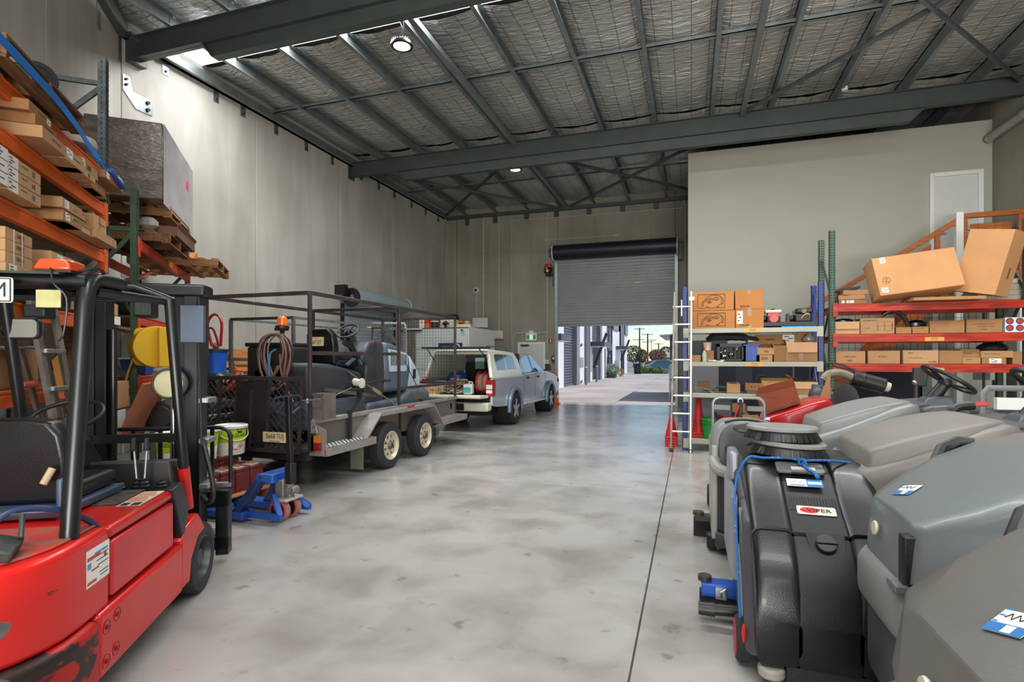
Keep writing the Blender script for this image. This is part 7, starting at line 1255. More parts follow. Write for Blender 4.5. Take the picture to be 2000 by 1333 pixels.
# third shelf
Z3 = .973
carton('carton of silver sachets on the third blue shelf', (.66, fx+.08, Z3), (.2, .14, .16), 0, 0, SHG, flap=[('+y', 60, .02)]); o = MB().ball((0, 0, .0), .08, 10, (1.1, .8, .4)).build('silver_sachets', CHROME, loc=(.66, fx+.08, Z3+.15)); tag(o, 'silver sachets filling the small carton', 'sachet', kind='stuff')
carton('dark brown carton with printed arrows on the third blue shelf', (.97, fx+.1, Z3+.05), (.26, .2, .12), 0, 3, SHG, [], [('-y', .3, .4, .4, .7), ('-y', .5, .58, .4, .7), ('-y', .7, .8, .3, .8)]); o = MB().box(-.12, .12, -.08, .08, 0, .048).build('grey_box', GPN, loc=(.98, fx+.1, Z3)); tag(o, 'flat grey box under the dark brown carton', 'box')
carton('yellowish carton leaning open on the third blue shelf', (1.33, fx+.16, Z3), (.50, .24, .21), 3, 2, SHG, flap=[('-x', 100, .05), ('+y', 80, .04)], m=mat('carton_yellowish', 'b58f4c', .8))
carton('pale carton with a drooping flap at the right of the third blue shelf', (1.72, fx+.14, Z3), (.40, .24, .20), -2, 2, SHG, [], [('-y', .35, .6, .7, .8)], flap=[('-y', -75, .11)])
o = MB().ball((0, 0, .1), .1, 10, (2.0, .8, .9)).ball((.25, .02, .1), .08, 10, (1.6, .8, 1)).build('brown_sacking', mat('sacking_brown', '4c3a30', .95, bump=.5, bs=14), loc=(1.60, fx+.34, Z3+.06)); tag(o, 'dark brown sacking heaped behind the open cartons', 'sacking')
o = MB().ball((0, 0, .11), .11, 12, (1.0, .8, 1)).build('glass_bowl', mat('smoky_plastic', '4d4a44', .12, coat=.6), loc=(1.14, fx+.38, Z3+.08)); tag(o, 'smoky plastic dome behind the yellowish carton', 'dome')
carton('brown carton at the left of the third blue shelf', (.2, fx+.2, Z3+.08), (.2, .15, .1), 0, 3, SHG)
rn = random.Random(9); mb = MB()
for k in range(12): mb.cbox((rn.uniform(-.2, .22), rn.uniform(-.1, .12), .02+.008*k), (.16, .06, .01), (rn.uniform(-12, 12), rn.uniform(-12, 12), rn.uniform(-60, 60)))
o = mb.build('loose_papers', mat('papers_grey', 'b3aea2', .8, vs=12, col2='5c5a55'), loc=(.30, fx+.14, Z3)); tag(o, 'heap of loose papers and plastic on the third blue shelf', 'paper', kind='stuff')
# bottom shelf and cones
CONE = mat('cone_red', 'c8161a', .45, var=.06)
def cone(lab, x, y, z, h=.6, n=1):
    t = thing('traffic_cone', lab, 'cone', (x, y, z), 0, 'red cones by the blue shelf')
    for k in range(n): MB().lathe([(.15, .0), (.155, .02), (.14, .04)], (0, 0, .045*k), n=4, a0=45, a1=405).build('base', CONE, t); 
    MB().lathe([(.115, .02), (.105, .05), (.03, h-.02), (.02, h), (0, h)], (0, 0, .045*(n-1)), n=24).build('cone', CONE, t); return t
cone('red cone stack on the floor outside the blue shelf', -.33, 10.0, 0, .42, 4); cone('tall red cone standing on the bottom blue shelf', .12, 9.85, .205, .66, 2)
t = thing('green_bucket', 'green bucket on the bottom blue shelf', 'bucket', (.30, 9.75, .205)); MB().lathe([(0, 0), (.11, 0), (.14, .30), (.15, .30), (.15, .34), (.135, .34), (.105, .02), (0, .02)], n=24).build('pail', mat('bucket_green', '1f8f3a', .4), t); MB().torus((0, 0, .26), (0, 0, 1), .145, .008, 24, 6).build('rib', MATS['bucket_green'], t)
for k, (x, y) in enumerate(((.62, 9.8), (1.0, 9.85))): t = thing('red_tub', f'{("left", "right")[k]} red tub on the bottom blue shelf behind the trolley', 'tub', (x, y, .205), 0, 'red tubs'); MB().lathe([(0, 0), (.14, 0), (.17, .36), (.18, .38), (.16, .38), (.13, .02), (0, .02)], n=24).build('tub', CONE, t)
o = MB().box(-.3, .3, -.15, .15, 0, .7).build('grey_board', GPN, loc=(.35, 10.03, .205)); tag(o, 'grey board behind the green bucket', 'board')
# ladder
t = thing('straight_ladder', 'long aluminium ladder leaning on the left end of the blue shelf', 'ladder', (-.13, 9.42, 0)); 
for a, b in ((-.19, -.13), (.12, .135)): MB().bar((a, -.075, .0), (b, .08, 2.66), .065 if a > 0 else .045, .035, up=(1, 0, 0)).build('rail', ALU if a > 0 else AG, t, bevel=.006)
MB().box(.10, .18, -.02, .11, 2.5, 2.56).build('rail_bracket', ALU, t); 
for k in range(8): z = .34+.295*k; MB().cyl((-.18+.02*k/8, -.075+.155*z/2.66, z), (.125, -.075+.155*z/2.66, z), .016, n=10).build('rung', ALU, t)
for a in (-.186, .12): MB().box(a-.03, a+.03, -.105, -.045, .0, .06).build('foot', BLK, t)
MB().bar((-.02, .05, 2.25), (-.02, .05, 2.48), .02).cyl((-.02, .05, 2.46), (-.02, .05, 2.52), .02, n=10).build('hook_rod', STEEL, t)
# ---------------- green post rack with red beams
GB = (3.7, 11.2, 0); G = thing('pallet_rack', 'green post rack with red beams against the office wall', 'rack', GB); gf, gr, gx0, gx1 = 10.8, 11.62, 2.35, 5.1
GP2 = mat('rack_post_green', '3d5c48', .5, var=.12, vs=8); RB2 = mat('beam_red', '9c2010', .45, col2='bf3612', vs=2.5, stretch=(1, 6, 6), lo=.42, hi=.58)
for x in (gx0, gx1):
    for y in (gf, gr):
        MW(GB).box(x-.045, x+.045, y, y+.006, 0, 3.79).box(x-.045, x-.039, y, y+.07, 0, 3.79).box(x+.039, x+.045, y, y+.07, 0, 3.79).build('post', GP2, G); mb = MW(GB); z = .1
        while z < 3.76:
            for k in (-.02, .022): mb.cyl((x+k, y-.001, z), (x+k, y+.001, z), .011, n=6)
            z += .05
        tag(mb.build('post_holes', mat('hole_pale', '9aa396', .8) if x < 3 and y > 11 else SLOT, G), kind='stuff')
    for z0, z1, a in ((.2, 1.0, 0), (1.0, 1.8, 1), (1.8, 2.6, 0), (2.6, 3.4, 1)): MW(GB).bar((x, gf+.05 if a else gr, z0), (x, gr if a else gf+.05, z1), .03, .04).build('brace', GP2, G)
for i, z in enumerate((2.49, 1.96, 1.45)):
    b = MW(GB).box(gx0+.04, gx1-.04, gf-.045, gf-.002, z-.135, z-.045).box(gx0+.04, gx1-.04, gf-.02, gf-.002, z-.045, z).build('beam', RB2, G, bevel=.004); MW(GB).box(gx0+.04, gx1-.04, gr+.07, gr+.11, z-.135, z).build('beam', RB2, G)
    for x in (gx0+.03, gx1-.03): MW(GB).box(x-.03, x+.045, gf-.05, gf-.003, z-.22, z+.02).build('beam_connector', RB2, b, bevel=.003)
    MW(GB).box(gx0+.06, gx1-.06, gf, gr+.06, z-.03, z-.004).build('shelf_panel', DW2, G)
    if i: 
        l = MW(GB).box(3.70, 3.97, gf-.05, gf-.0455, z-.125, z-.06).build('load_sign', HAZ, b)
        for k, (s_, q) in enumerate((('WARNING', .021), ('LOAD 1000 KG', .014))): text(s_, q, Matrix.Translation(-V(GB)) @ plane_M((3.835, gf-.0505, z-.08-.026*k), (1, 0, 0), (0, 0, 1)), INK, l)
RG = 'cartons on the red beam rack'; ZM, ZB, ZT = 1.966, 1.456, 2.496
carton('carton with a pale hanging flap at the left of the upper red shelf', (2.58, gf+.15, ZM), (.37, .3, .22), 0, 2, RG, flap=[('-y', -82, .13)])
carton('carton printed with a grid of symbols on the upper red shelf', (3.03, gf+.16, ZM), (.50, .32, .27), 0, 0, RG, [], [('-y', .04, .5, .82, .9), ('-y', .04, .3, .35, .4), ('-y', .5, .95, .2, .23), ('-y', .5, .95, .48, .51), ('-y', .5, .95, .76, .79), ('-y', .5, .53, .2, .79), ('-y', .92, .95, .2, .79), ('-y', .70, .73, .2, .79)])
carton('small square carton, left of a pair on the upper red shelf', (3.415, gf+.13, ZM), (.22, .26, .11), 0, 1, RG, [], [], [('-y', .2, .8, .85, .95)]); carton('small square carton, right of a pair on the upper red shelf', (3.655, gf+.13, ZM), (.23, .26, .115), 0, 1, RG, [], [('-y', .3, .7, .7, .8)])
carton('wide plain carton in the middle of the upper red shelf', (4.025, gf+.16, ZM), (.48, .32, .21), 0, 1, RG, [], [], [('-y', .45, .55, .6, 1)]); carton('wide printed carton right of the middle on the upper red shelf', (4.53, gf+.16, ZM), (.48, .32, .22), 0, 1, RG, [], [('-y', .1, .8, .6, .66), ('-y', .3, .8, .42, .48), ('-y', .4, .6, .2, .3)])
o = carton('white carton with red and blue round prints on the upper red shelf', (4.93, gf+.16, ZM), (.25, .32, .24), 0, 0, RG, m=WHITE); mb = MB()
for x in (-.065, .065):
    for z in (.07, .18): mb.m(0).cyl((x, -.161, z), (x, -.1625, z), .052, n=20); mb.m(1).cyl((x, -.1625, z), (x, -.1635, z), .037, n=20)
mb.build('round_prints', [mat('print_navy', '2a3c78', .6), mat('print_red', 'c8402c', .6)], o)
o = MB().tube(spline([(-.18, 0, .30), (-.08, -.02, .36), (.05, -.02, .34), (.16, -.02, .2), (.2, -.02, .02)], 6), .035, 10).build('black_hose', BLK, loc=(3.3, gf+.06, ZM+.02)); tag(o, 'black hose arching over the small square cartons', 'hose')
o = MB().ball((0, 0, .04), .12, 10, (1.2, .9, .7)).build('black_bag', mat('bag_black_gloss', '1b1a1c', .2, coat=.4), loc=(3.66, gf+.2, ZM+.12)); tag(o, 'glossy black bag on the right square carton', 'bag')
o = MB().ball((0, 0, .03), .1, 10, (1.6, .9, .6)).build('black_bag', MATS['bag_black_gloss'], loc=(2.58, gf+.2, ZM+.2)); tag(o, 'glossy black bag on the flap-front carton', 'bag')
for x, w, h, d_, l, tn, pr in ((2.63, .45, .215, .3, 'faded carton with pressed corners at the left of the lower red shelf', 0, [('-y', .25, .7, .5, .62), ('-y', .4, .56, .15, .35)]), (3.13, .47, .22, .3, 'carton with a sagging top, second on the lower red shelf', 0, [('-y', .35, .6, .5, .6)]), (3.66, .50, .225, .3, 'pale-edged carton with block print, third on the lower red shelf', 2, [('-y', .15, .55, .4, .48), ('-y', .15, .3, .75, .85), ('-y', .72, .95, .08, .2)]), (4.08, .32, .22, .3, 'plain brown carton, fourth on the lower red shelf', 1, [])):
    carton(l, (x, gf+.16, ZB), (w, d_, h), 0, tn, RG, [], pr)
carton('small carton in front at the middle of the lower red shelf', (4.36, gf+.12, ZB), (.24, .24, .11), 0, 0, RG, [], [('-y', .2, .6, .6, .7)]); carton('carton stacked on the small middle carton of the lower red shelf', (4.37, gf+.2, ZB+.112), (.26, .24, .13), 0, 1, RG, [], [('-y', .2, .6, .4, .5)])
carton('flat carton with a blue label under another on the lower red shelf', (4.66, gf+.14, ZB), (.32, .28, .10), 0, 1, RG, [('-y', .3, .8, .1, .9)]); carton('flat carton lying on the blue labelled carton', (4.70, gf+.14, ZB+.102), (.42, .28, .11), 0, 0, RG, [], [('-y', .1, .6, .5, .65)])
o = MB().ball((0, 0, .05), .14, 12, (1.6, .9, .7)).build('black_bag', MATS['bag_black_gloss'], loc=(4.7, gf+.15, ZB+.21)); tag(o, 'glossy black bag topping the flat cartons', 'bag')
carton('carton cut by the right post on the lower red shelf', (4.97, gf+.16, ZB), (.12, .28, .2), 0, 1, RG)
# top level: tilted open carton, tall carton, stacks
o = carton('huge open carton tipped on its side on top of the red beam rack', (3.62, gf+.05, 2.62), (1.22, .42, .68), 0, 0, RG, [('-y', .09, .16, .84, .99), ('-y', .03, .11, .07, .2)], [], None, [('-x', -100, .3)], rot=(-14, -7, 4), m=mat('cardboard_bright', 'cf9a66', .8, var=.05, vs=2)); oo = o
mb = MB(); mb.torus((-.47, -.212, .26), (0, 1, 0), .055, .003, 24, 4); mb.bar((-.49, -.213, .28), (-.45, -.213, .29), .005).bar((-.45, -.213, .29), (-.49, -.213, .24), .005).bar((-.49, -.213, .24), (-.44, -.213, .23), .005).build('pen_circled_number', mat('pen_brown', '6b4a30', .8), o)
carton('tall carton leaning right on top of the red beam rack', (4.47, gf+.02, 2.60), (.34, .62, 1.02), 0, 0, RG, [('t', .35, .75, .35, .6)], [('-y', .45, .6, .25, .5)], None, rot=(13, 4, 40), m=MATS['cardboard_bright'])
o = MB().box(-.5, .5, -.25, .25, 0, .03).box(-.48, .52, -.22, .26, .032, .05).build('flattened_cardboard', KRAFT[0], loc=(3.95, gf+.0, 2.50), rot=(0, 0, 3)); tag(o, 'flattened cardboard sheets sticking out under the tipped carton', 'cardboard')
carton('dark flat carton at the bottom of the small stack on the rack top', (2.66, gf+.2, ZT), (.42, .35, .075), 2, 3, RG, [('-y', .1, .2, .2, .8), ('-y', .28, .55, .2, .8)]); carton('plastic-wrapped carton in the middle of the small stack on the rack top', (2.66, gf+.2, ZT+.077), (.40, .35, .08), -3, 1, RG); carton('flat carton topping the small stack on the rack top', (2.7, gf+.2, ZT+.159), (.38, .35, .08), 4, 1, RG)
o = MB().cbox((0, 0, .03), (.4, .3, .04), (0, -8, 0)).build('black_folder', BLK, loc=(2.62, gf+.3, ZT+.245)); tag(o, 'black folded sheet lying over the small stack', 'sheet')
for k in range(3): o = MB().box(-.35, .3, -.3, .3, 0, .085).build('white_board_stack', mat('board_pale', 'bdb3a3', .7, var=.08), loc=(4.85+.03*k, gf+.5, ZT+.09*k), rot=(0, 0, 2*k-2)); tag(o, f'pale boxed board, {("lowest", "middle", "topmost")[k]} of the stack at the right end of the rack', 'board', 'pale boards on the rack')
o = MB().box(-.25, .25, -.2, .2, 0, .10).build('white_roll_bag', mat('bag_white', 'd6d6d4', .3, bump=.4), loc=(4.9, gf+.45, ZT+.272), bevel=.04, seg=3); tag(o, 'white plastic-wrapped pack with an orange tag on the pale boards', 'pack')
carton('orange-brown carton tipped behind the green post', (2.12, 11.9, 2.1), (.3, .3, .35), 10, 0, 'goods behind the green post', rot=(0, 18, 0), m=OCB); carton('orange-brown carton standing lower behind the green post', (2.1, 11.9, 1.72), (.26, .3, .34), 0, 0, 'goods behind the green post', m=OCB)
t = thing('rear_shelf', 'plain shelf in the gap behind the green post', 'shelf', (2.1, 11.95, 0)); MB().box(-.15, .17, -.2, .2, 1.68, 1.71).box(-.15, .17, -.2, .2, 2.05, 2.08).build('board', DW2, t); 
for x in (-.15, .15): MB().box(x-.015, x+.015, .17, .2, 0, 2.5).build('leg', GP2, t)
# ---------------- stairs with timber balustrade
TIM = mat('stair_timber', 'b5662a', .45, col2='8f4a1c', vs=3, stretch=(1, 1, 9), coat=.2); STB = (4.6, 12.9, 0); ST_ = thing('staircase', 'timber balustrade stairs with white newel rising to the upper door', 'stairs', STB)
MW(STB).box(4.85, 5.94, 12.6, 13.82, 3.02, 3.2).build('landing', mat('landing_ply', '8a6a48', .7), ST_)
for k in range(10): MW(STB).box(4.85-.27*(k+1), 4.85-.27*k, 12.62, 13.5, 3.02-.29*(k+1), 3.06-.29*(k+1)).build('tread', TIM, ST_, bevel=.004)
MW(STB).bar((4.86, 12.66, 3.1), (2.15, 12.66, .15), .04, .24).bar((4.86, 13.48, 3.1), (2.15, 13.48, .15), .04, .24).build('stringer', TIM, ST_)
for x, y in ((4.9, 12.65), (5.88, 12.65), (4.9, 13.75), (5.88, 13.75)): MW(STB).box(x-.05, x+.05, y-.05, y+.05, 0, 3.02).build('landing_post', WHITE, ST_)
MW(STB).box(4.84, 4.96, 12.58, 12.70, 3.2, 4.36).build('newel', WHITE, ST_, bevel=.008); MW(STB).bar((4.87, 12.64, 4.20), (2.3, 12.64, 2.56), .06, .10).build('handrail', TIM, ST_, bevel=.01)
MW(STB).bar((4.96, 12.64, 4.28), (5.93, 12.64, 4.30), .06, .10).build('landing_rail', TIM, ST_, bevel=.01); MW(STB).box(5.82, 5.92, 12.6, 12.68, 3.2, 4.25).box(4.97, 5.03, 12.6, 12.68, 3.2, 4.24).build('balustrade_post', TIM, ST_, bevel=.006)
for k in range(5): MW(STB).box(5.08+.128*k, 5.205+.128*k, 12.625, 12.65, 3.3, 4.12).build('panel_board', TIM, ST_, bevel=.004)
for z in (3.5, 4.0): MW(STB).bar((5.0, 12.64, z), (5.85, 12.64, z), .014).build('cable_rod', BLK, ST_)
for x in (4.55, 3.6): MW(STB).box(x-.04, x+.04, 12.61, 12.67, 3.1-(4.86-x)*1.089, 4.16-(4.87-x)*.638).build('baluster', TIM, ST_)
MW(STB).prism([(4.45, 3.2), (4.45, 3.78), (3.7, 3.32), (3.7, 2.75)], 'xz', 12.63, 12.645).build('stair_panel', TIM, ST_)
# downpipe on the right wall
t = thing('stormwater_pipe', 'fat grey-white stormwater pipe running along the right wall', 'pipe', (5.86, 11, 6.0)); MB().cyl((0, 2.72, .10), (0, -4, .0), .085, n=20).ball((0, 2.74, .10), .1, 14).build('pipe', mat('pipe_grey', 'a8a79e', .5), t)
for y in (1.5, -1.5): MB().torus((0, y, .08), (0, 1, 0), .09, .012, 20, 6).build('bracket', STEEL, t)
tag(MB().box(5.93, 5.95, 10.7, 10.78, 6.3, 6.6).build('wall_bracket', DBL), 'small dark bracket on the right wall under the rafter', 'bracket')
# ================================================================== FLOOR SCRUBBERS IN A ROW ON THE RIGHT
SGR = mat('hood_grey', '868986', .42, var=.07, vs=2.2, bump=.06, bs=180, coat=.08); SGD = mat('hood_dusty_grey', '837f78', .5, var=.09, vs=2, bump=.06, bs=180); SGL = mat('lid_blue_grey', '757d7d', .35, var=.07, vs=1.6, bump=.05, bs=180, coat=.12)
SDK = mat('scrubber_dark_grey', '45474a', .5, var=.15, vs=4, bump=.1, bs=150); SLT = mat('scrubber_slate_dash', '4c5357', .45, var=.12); SBK = mat('scrubber_black', '1e2022', .4, var=.25, vs=3, bump=.08, bs=140)
def ringx(x, yc, hw, zb, zt, r=.05, n=4): r = min(r, hw*.95, (zt-zb)*.45); return [(x, a, b) for a, b in rrect(2*hw, zt-zb, r, n, (yc, (zb+zt)/2))]
def ringy(y, xc, hw, zb, zt, r=.05, n=4): r = min(r, hw*.95, (zt-zb)*.45); return [(a, y, b) for a, b in rrect(2*hw, zt-zb, r, n, (xc, (zb+zt)/2))]
def base_machine(t, hw, x0, x1, wheelx):
    MB().loft([ringx(x0+.06, 0, hw-.08, .10, .50), ringx(x0+.14, 0, hw-.03, .07, .62), ringx(x0+.4, 0, hw-.02, .07, .66), ringx(x1-.1, 0, hw-.02, .07, .66), ringx(x1, 0, hw-.06, .1, .6)]).build('chassis', SDK, t, angle=60)
    for s in (-1, 1):
        for x in wheelx: MB().lathe([(0, -.04), (.11, -.04), (.125, -.02), (.125, .02), (.11, .04), (0, .04)], (x, s*(hw-.08), .125), 'x' if False else 'y', 24).build('wheel', RUB, t)
def steering(t, c, lean, rad=.185):
    ax = V(lean).normalized(); c = V(c); sw = MB().torus(c, ax, rad, .016, 36, 8).build('steering_wheel', BLK, t); u = ax.orthogonal().normalized(); w = ax.cross(u); mb = MB()
    for k in range(3): a = R(40+120*k); mb.bar(c-ax*.035, c+(u*math.cos(a)+w*math.sin(a))*rad*.97, .035, .012)
    mb.ball(c-ax*.035, .05, 12, (1, 1, 1)).build('wheel_spokes', BLK, sw); MB().cyl(c-ax*.32, c-ax*.03, .055, .04, 14).build('steering_column', BLK, t)
def hood_scrubber(lab, loc, hw, m, side=1, rz=0):
    """local: front points to -x, rear to +x"""
    t = thing('ride_on_scrubber', lab, 'scrubber', loc, rz, 'grey hooded scrubbers'); base_machine(t, hw, 0, 1.65, (.45, 1.35))
    S = [(.0, hw*.72, .66, .895), (.025, hw*.84, .60, .935), (.08, hw*.95, .57, .96), (.25, hw, .58, 1.03), (.45, hw, .64, 1.125), (.58, hw*.98, .72, 1.185), (.68, hw*.94, .80, 1.215), (.735, hw*.86, .86, 1.205), (.76, hw*.7, .92, 1.175)]
    MB().loft([ringx(x, 0, w, b, z, .075, 5) for x, w, b, z in S]).build('hood', m, t, angle=70)
    P = [(.085, hw*.70, 1.035), (.10, hw*.74, 1.055), (.25, hw*.80, 1.115), (.42, hw*.83, 1.175), (.56, hw*.80, 1.212), (.66, hw*.74, 1.228), (.72, hw*.60, 1.222)]
    ring = lambda x, w, z: [(x, -w-.03, z-.14), (x, w+.03, z-.14), (x, w, z-.022), (x, w*.96, z-.006), (x, w*.8, z), (x, -w*.8, z), (x, -w*.96, z-.006), (x, -w, z-.022)]
    MB().loft([[(x-.02 if i < 2 else x, a, b) for i, (x, a, b) in enumerate(ring(*p))] for p in P]).build('raised_lid', m, t, angle=50, bevel=.008)
    MB().loft([ringx(.74, 0, hw*.78, .6, 1.17), ringx(.80, 0, hw*.9, .6, 1.20), ringx(.95, 0, hw*.92, .6, 1.215), ringx(1.05, 0, hw*.8, .6, 1.17), ringx(1.1, 0, hw*.6, .6, 1.08)]).build('dashboard', SLT, t, angle=60)
    MB().hexa([(.84, -.11, 1.19), (1.06, -.14, 1.15), (1.06, .14, 1.15), (.84, .11, 1.19), (.88, -.08, 1.245), (1.04, -.09, 1.26), (1.04, .09, 1.26), (.88, .08, 1.245)]).build('column_cowl', SLT, t, bevel=.02, seg=3)
    MB().tube(spline([(.76, -hw*.5, 1.16), (.82, -hw*.75, 1.18), (.95, -hw*.9, 1.14), (1.0, -hw*.95, 1.0)], 5), .025, 8).build('recovery_hose', BLK, t)
    steering(t, (1.04, .0, 1.385), (.55, 0, .84)); MB().box(1.2, 1.62, -hw*.8, hw*.8, .6, .78).box(1.5, 1.62, -.24, .24, .78, 1.12).build('seat', VINYL, t, bevel=.04, seg=3)
    return t
hood_scrubber('light grey ride-on scrubber with a raised hood panel in front of the red machine', (.86, 5.08, 0), .43, SGR); hood_scrubber('dusty grey ride-on scrubber, second hood from the blue shelf', (.83, 3.73, 0), .45, SGD)
t5 = [o for o in bpy.data.objects if o.name.startswith('ride_on_scrubber')]
def sticker(t, M, w=.085, h=.075):
    s = MB(M).box(-w/2, w/2, -h/2, h/2, .001, .0016).build('service_sticker', PAPER, t, fix=False); MB(M).box(-w/2, w/2, -h/2, -h*.1, .0017, .0021).build('blue_band', mat('sticker_blue_band', '2d7cc4', .5), s); MB(M).box(-w*.05, w*.2, -h*.45, -h*.14, .0022, .0025).build('white_field', PAPER, s)
    MB(M).tube([(-w*.3, h*.15, .0018), (-w*.2, h*.35, .0018), (-w*.1, h*.1, .0018), (w*.0, h*.35, .0018), (w*.1, h*.12, .0018), (w*.3, h*.3, .0018)], .0016, 4).build('pen_scribble', INK, s); mb = MB(M)
    for k in range(3): mb.box(-w*.48, -w*.36+.002*k, -h*.08+.02*k, -h*.02+.02*k, .0017, .002)
    mb.build('blue_print', MATS['sticker_blue_band'], s)
def slant_scrubber(lab, loc, hwf, hwr, m, m2, L=.62, big=False):
    """smooth slanting lid over a lipped tub; front to -x"""
    t = thing('ride_on_scrubber', lab, 'scrubber', loc, 0, 'smooth lidded scrubbers'); base_machine(t, hwr, .06, 1.4, (.4, 1.2))
    n = 9; prof = [(0, 1.0), (.12, 1.065), (.25, 1.14), (.40, 1.20), (.55, 1.245), (L+.1, 1.27)]
    def hw(x): return hwf+(hwr-hwf)*min(1, (x/.4))**.6
    rings = []
    for x, z in prof:
        w = hw(x); rings.append([(x-.03, -w-.008, z-.20), (x-.03, w+.008, z-.20), (x-.004, w, z-.025), (x, w-.012, z-.006), (x+.0, w*.75, z+.002), (x, 0, z+.006), (x, -w*.75, z+.002), (x, -w+.012, z-.006), (x-.004, -w, z-.025)])
    # rounded front: extra narrower ring ahead of the first
    w = hwf; z = .985; rings.insert(0, [(-.055, -w*.72, z-.21), (-.055, w*.72, z-.21), (-.032, w*.80, z-.03), (-.03, w*.78, z-.01), (-.028, w*.6, z), (-.026, 0, z+.004), (-.028, -w*.6, z), (-.03, -w*.78, z-.01), (-.032, -w*.80, z-.03)])
    MB().loft(rings).build('lid', m, t, angle=38, bevel=.006)
    MB().loft([ringx(-.085, 0, hwf*.78, .60, .755, .04), ringx(-.05, 0, hwf*.98, .56, .775, .05), ringx(.05, 0, hwf*1.08+.01, .54, .80, .05), ringx(.25, 0, hw(.25)+.03, .54, .88, .05), ringx(.5, 0, hwr+.03, .58, .98, .05), ringx(.75, 0, hwr+.02, .62, 1.03, .05)]).build('tub_rim', m2, t, angle=60)
    MB().loft([ringx(-.05, 0, hwf*.75, .3, .62), ringx(.05, 0, hwf*.95, .2, .7), ringx(.5, 0, hwr, .2, .8), ringx(.8, 0, hwr, .2, .9)]).build('tank', SDK, t, angle=60)
    MB().lathe([(0, .0), (.024, .0), (.028, .006), (.026, .012), (0, .014)], n=18).build('cream_cap', CREAM, t, loc=(-.05, hwf*.32, .885), rot=(0, -86, 0)); MB().box(-.062, -.02, -hwf*.86, -hwf*.66, .78, .95).build('front_latch', BLK, t, bevel=.008); MB().box(-.09, -.05, -hwf*.95, -hwf*.6, .765, .785).build('latch_keeper', STEEL, t)
    MB().tube([(.26, hw(.26)+.0, 1.10), (.30, hw(.3)+.035, 1.155), (.36, hw(.36)+.035, 1.185), (.41, hw(.4)+.005, 1.18)], .028, 10).build('side_latch', BLK, t)
    return t
A5 = slant_scrubber('blue-grey lidded scrubber with one blue and white sticker, between two other scrubbers', (.74, 2.38, 0), .27, .44, SGL, SGR); sticker(A5, Matrix.Translation((.055, .10, 1.038)) @ Matrix.Rotation(R(-29), 4, 'Y') @ Matrix.Rotation(R(-62), 4, 'Z'))
MB().loft([ringx(.62, -.05, .42, .9, 1.29), ringx(.70, -.05, .43, .9, 1.325), ringx(.95, -.05, .43, .9, 1.33), ringx(1.1, -.05, .38, .9, 1.27)]).build('dashboard', SLT, A5, angle=60); steering(A5, (1.25, 0, 1.40), (.55, 0, .84))
A6 = slant_scrubber('taupe-grey lidded scrubber with a torn sticker, nearest to the camera', (.50, 1.16, 0), .40, .52, mat('lid_taupe', '6f6d68', .38, var=.08, vs=1.5, bump=.05, bs=180, coat=.1), SGR); sticker(A6, Matrix.Translation((.075, .105, 1.050)) @ Matrix.Rotation(R(-29), 4, 'Y') @ Matrix.Rotation(R(-62), 4, 'Z'), .075, .07)
# ---------------- black scrubber with brushes on its back
VB = (.60, 3.4, 0); VS = thing('walk_behind_scrubber', 'black walk-behind scrubber with a white VIPER badge and two brushes on top', 'scrubber', VB)
def vb(): return MW(VB)
VK = mat('viper_black', '121416', .36, var=.22, vs=3, bump=.1, bs=160, coat=.1); VKD = mat('viper_matte', '0d0e10', .5, var=.2, bump=.15, bs=200); VKL = mat('viper_side_grey', '4c4c52', .45, var=.12)
def vsec(x0, x1, inset, ys): return [ringy(y, (x0+x1)/2, (x1-x0)/2, zb, zt-inset, .045 if inset < .01 else .02, 4) for y, zb, zt in ys]
low = [(2.775, .16, .34), (2.785, .12, .48), (2.86, .10, .60), (2.965, .10, .692)]; upp = [(2.985, .55, .706), (3.15, .5, .80), (3.35, .5, .92), (3.5, .5, .965), (3.9, .5, .97), (4.08, .5, .93), (4.14, .5, .85)]
for a, b, i, nm in ((.29, .485, 0, 'shoulder'), (.715, .92, 0, 'shoulder'), (.47, .73, .014, 'centre_band')):
    vb().loft(vsec(a, b, i, low)).build('lower_'+nm, VKD if i else VK, VS, angle=50); vb().loft(vsec(a, b, i, upp)).build('upper_'+nm, VKD if i else VK, VS, angle=50)
vb().box(.32, .90, 2.9, 4.1, .08, .62).build('tank_core', VKD, VS)
vb().hexa([(.545, 2.90, .620), (.69, 2.90, .620), (.69, 2.915, .628), (.545, 2.915, .628), (.53, 2.972, .692), (.70, 2.972, .692), (.70, 2.985, .70), (.53, 2.985, .70)]).build('cap_plate', VKD, VS, bevel=.004)
Mc = Matrix.Translation((.612-VB[0], 2.925-VB[1], .664)) @ Matrix.Rotation(R(45), 4, 'X'); cp = MB(Mc).cyl((0, 0, -.01), (0, 0, .012), .046, n=28).build('filler_cap', SBK, VS, bevel=.004); MB(Mc).box(-.046, .046, -.007, .007, .012, .022).build('cap_grip', SBK, cp, bevel=.003)
def vslope(y): 
    pts = [(2.985, .706), (3.15, .80), (3.35, .92), (3.5, .965), (3.9, .97)]
    for (a, b), (c, d) in zip(pts, pts[1:]):
        if a <= y <= c: return b+(d-b)*(y-a)/(c-a), math.atan2(d-b, c-a)
def vM(x, y, off=0): z, a = vslope(y); return Matrix.Translation((x-VB[0], y-VB[1], z)) @ Matrix.Rotation(a, 4, 'X') @ Matrix.Translation((0, 0, off))
mb = MB(vM(.6, 3.17, -.013))
for k in range(17): mb.box(-.108+.0135*k-.004, -.108+.0135*k+.004, -.07, .03, 0, .004)
tag(mb.build('vent_ribs', SBK, VS), kind='stuff')
M = vM(.606, 3.112, -.011); b = MB(M).prism(rrect(.178, .058, .008, 3), 'xy', 0, .003).build('badge', mat('badge_white', 'dcd8c8', .35, var=.02), VS)
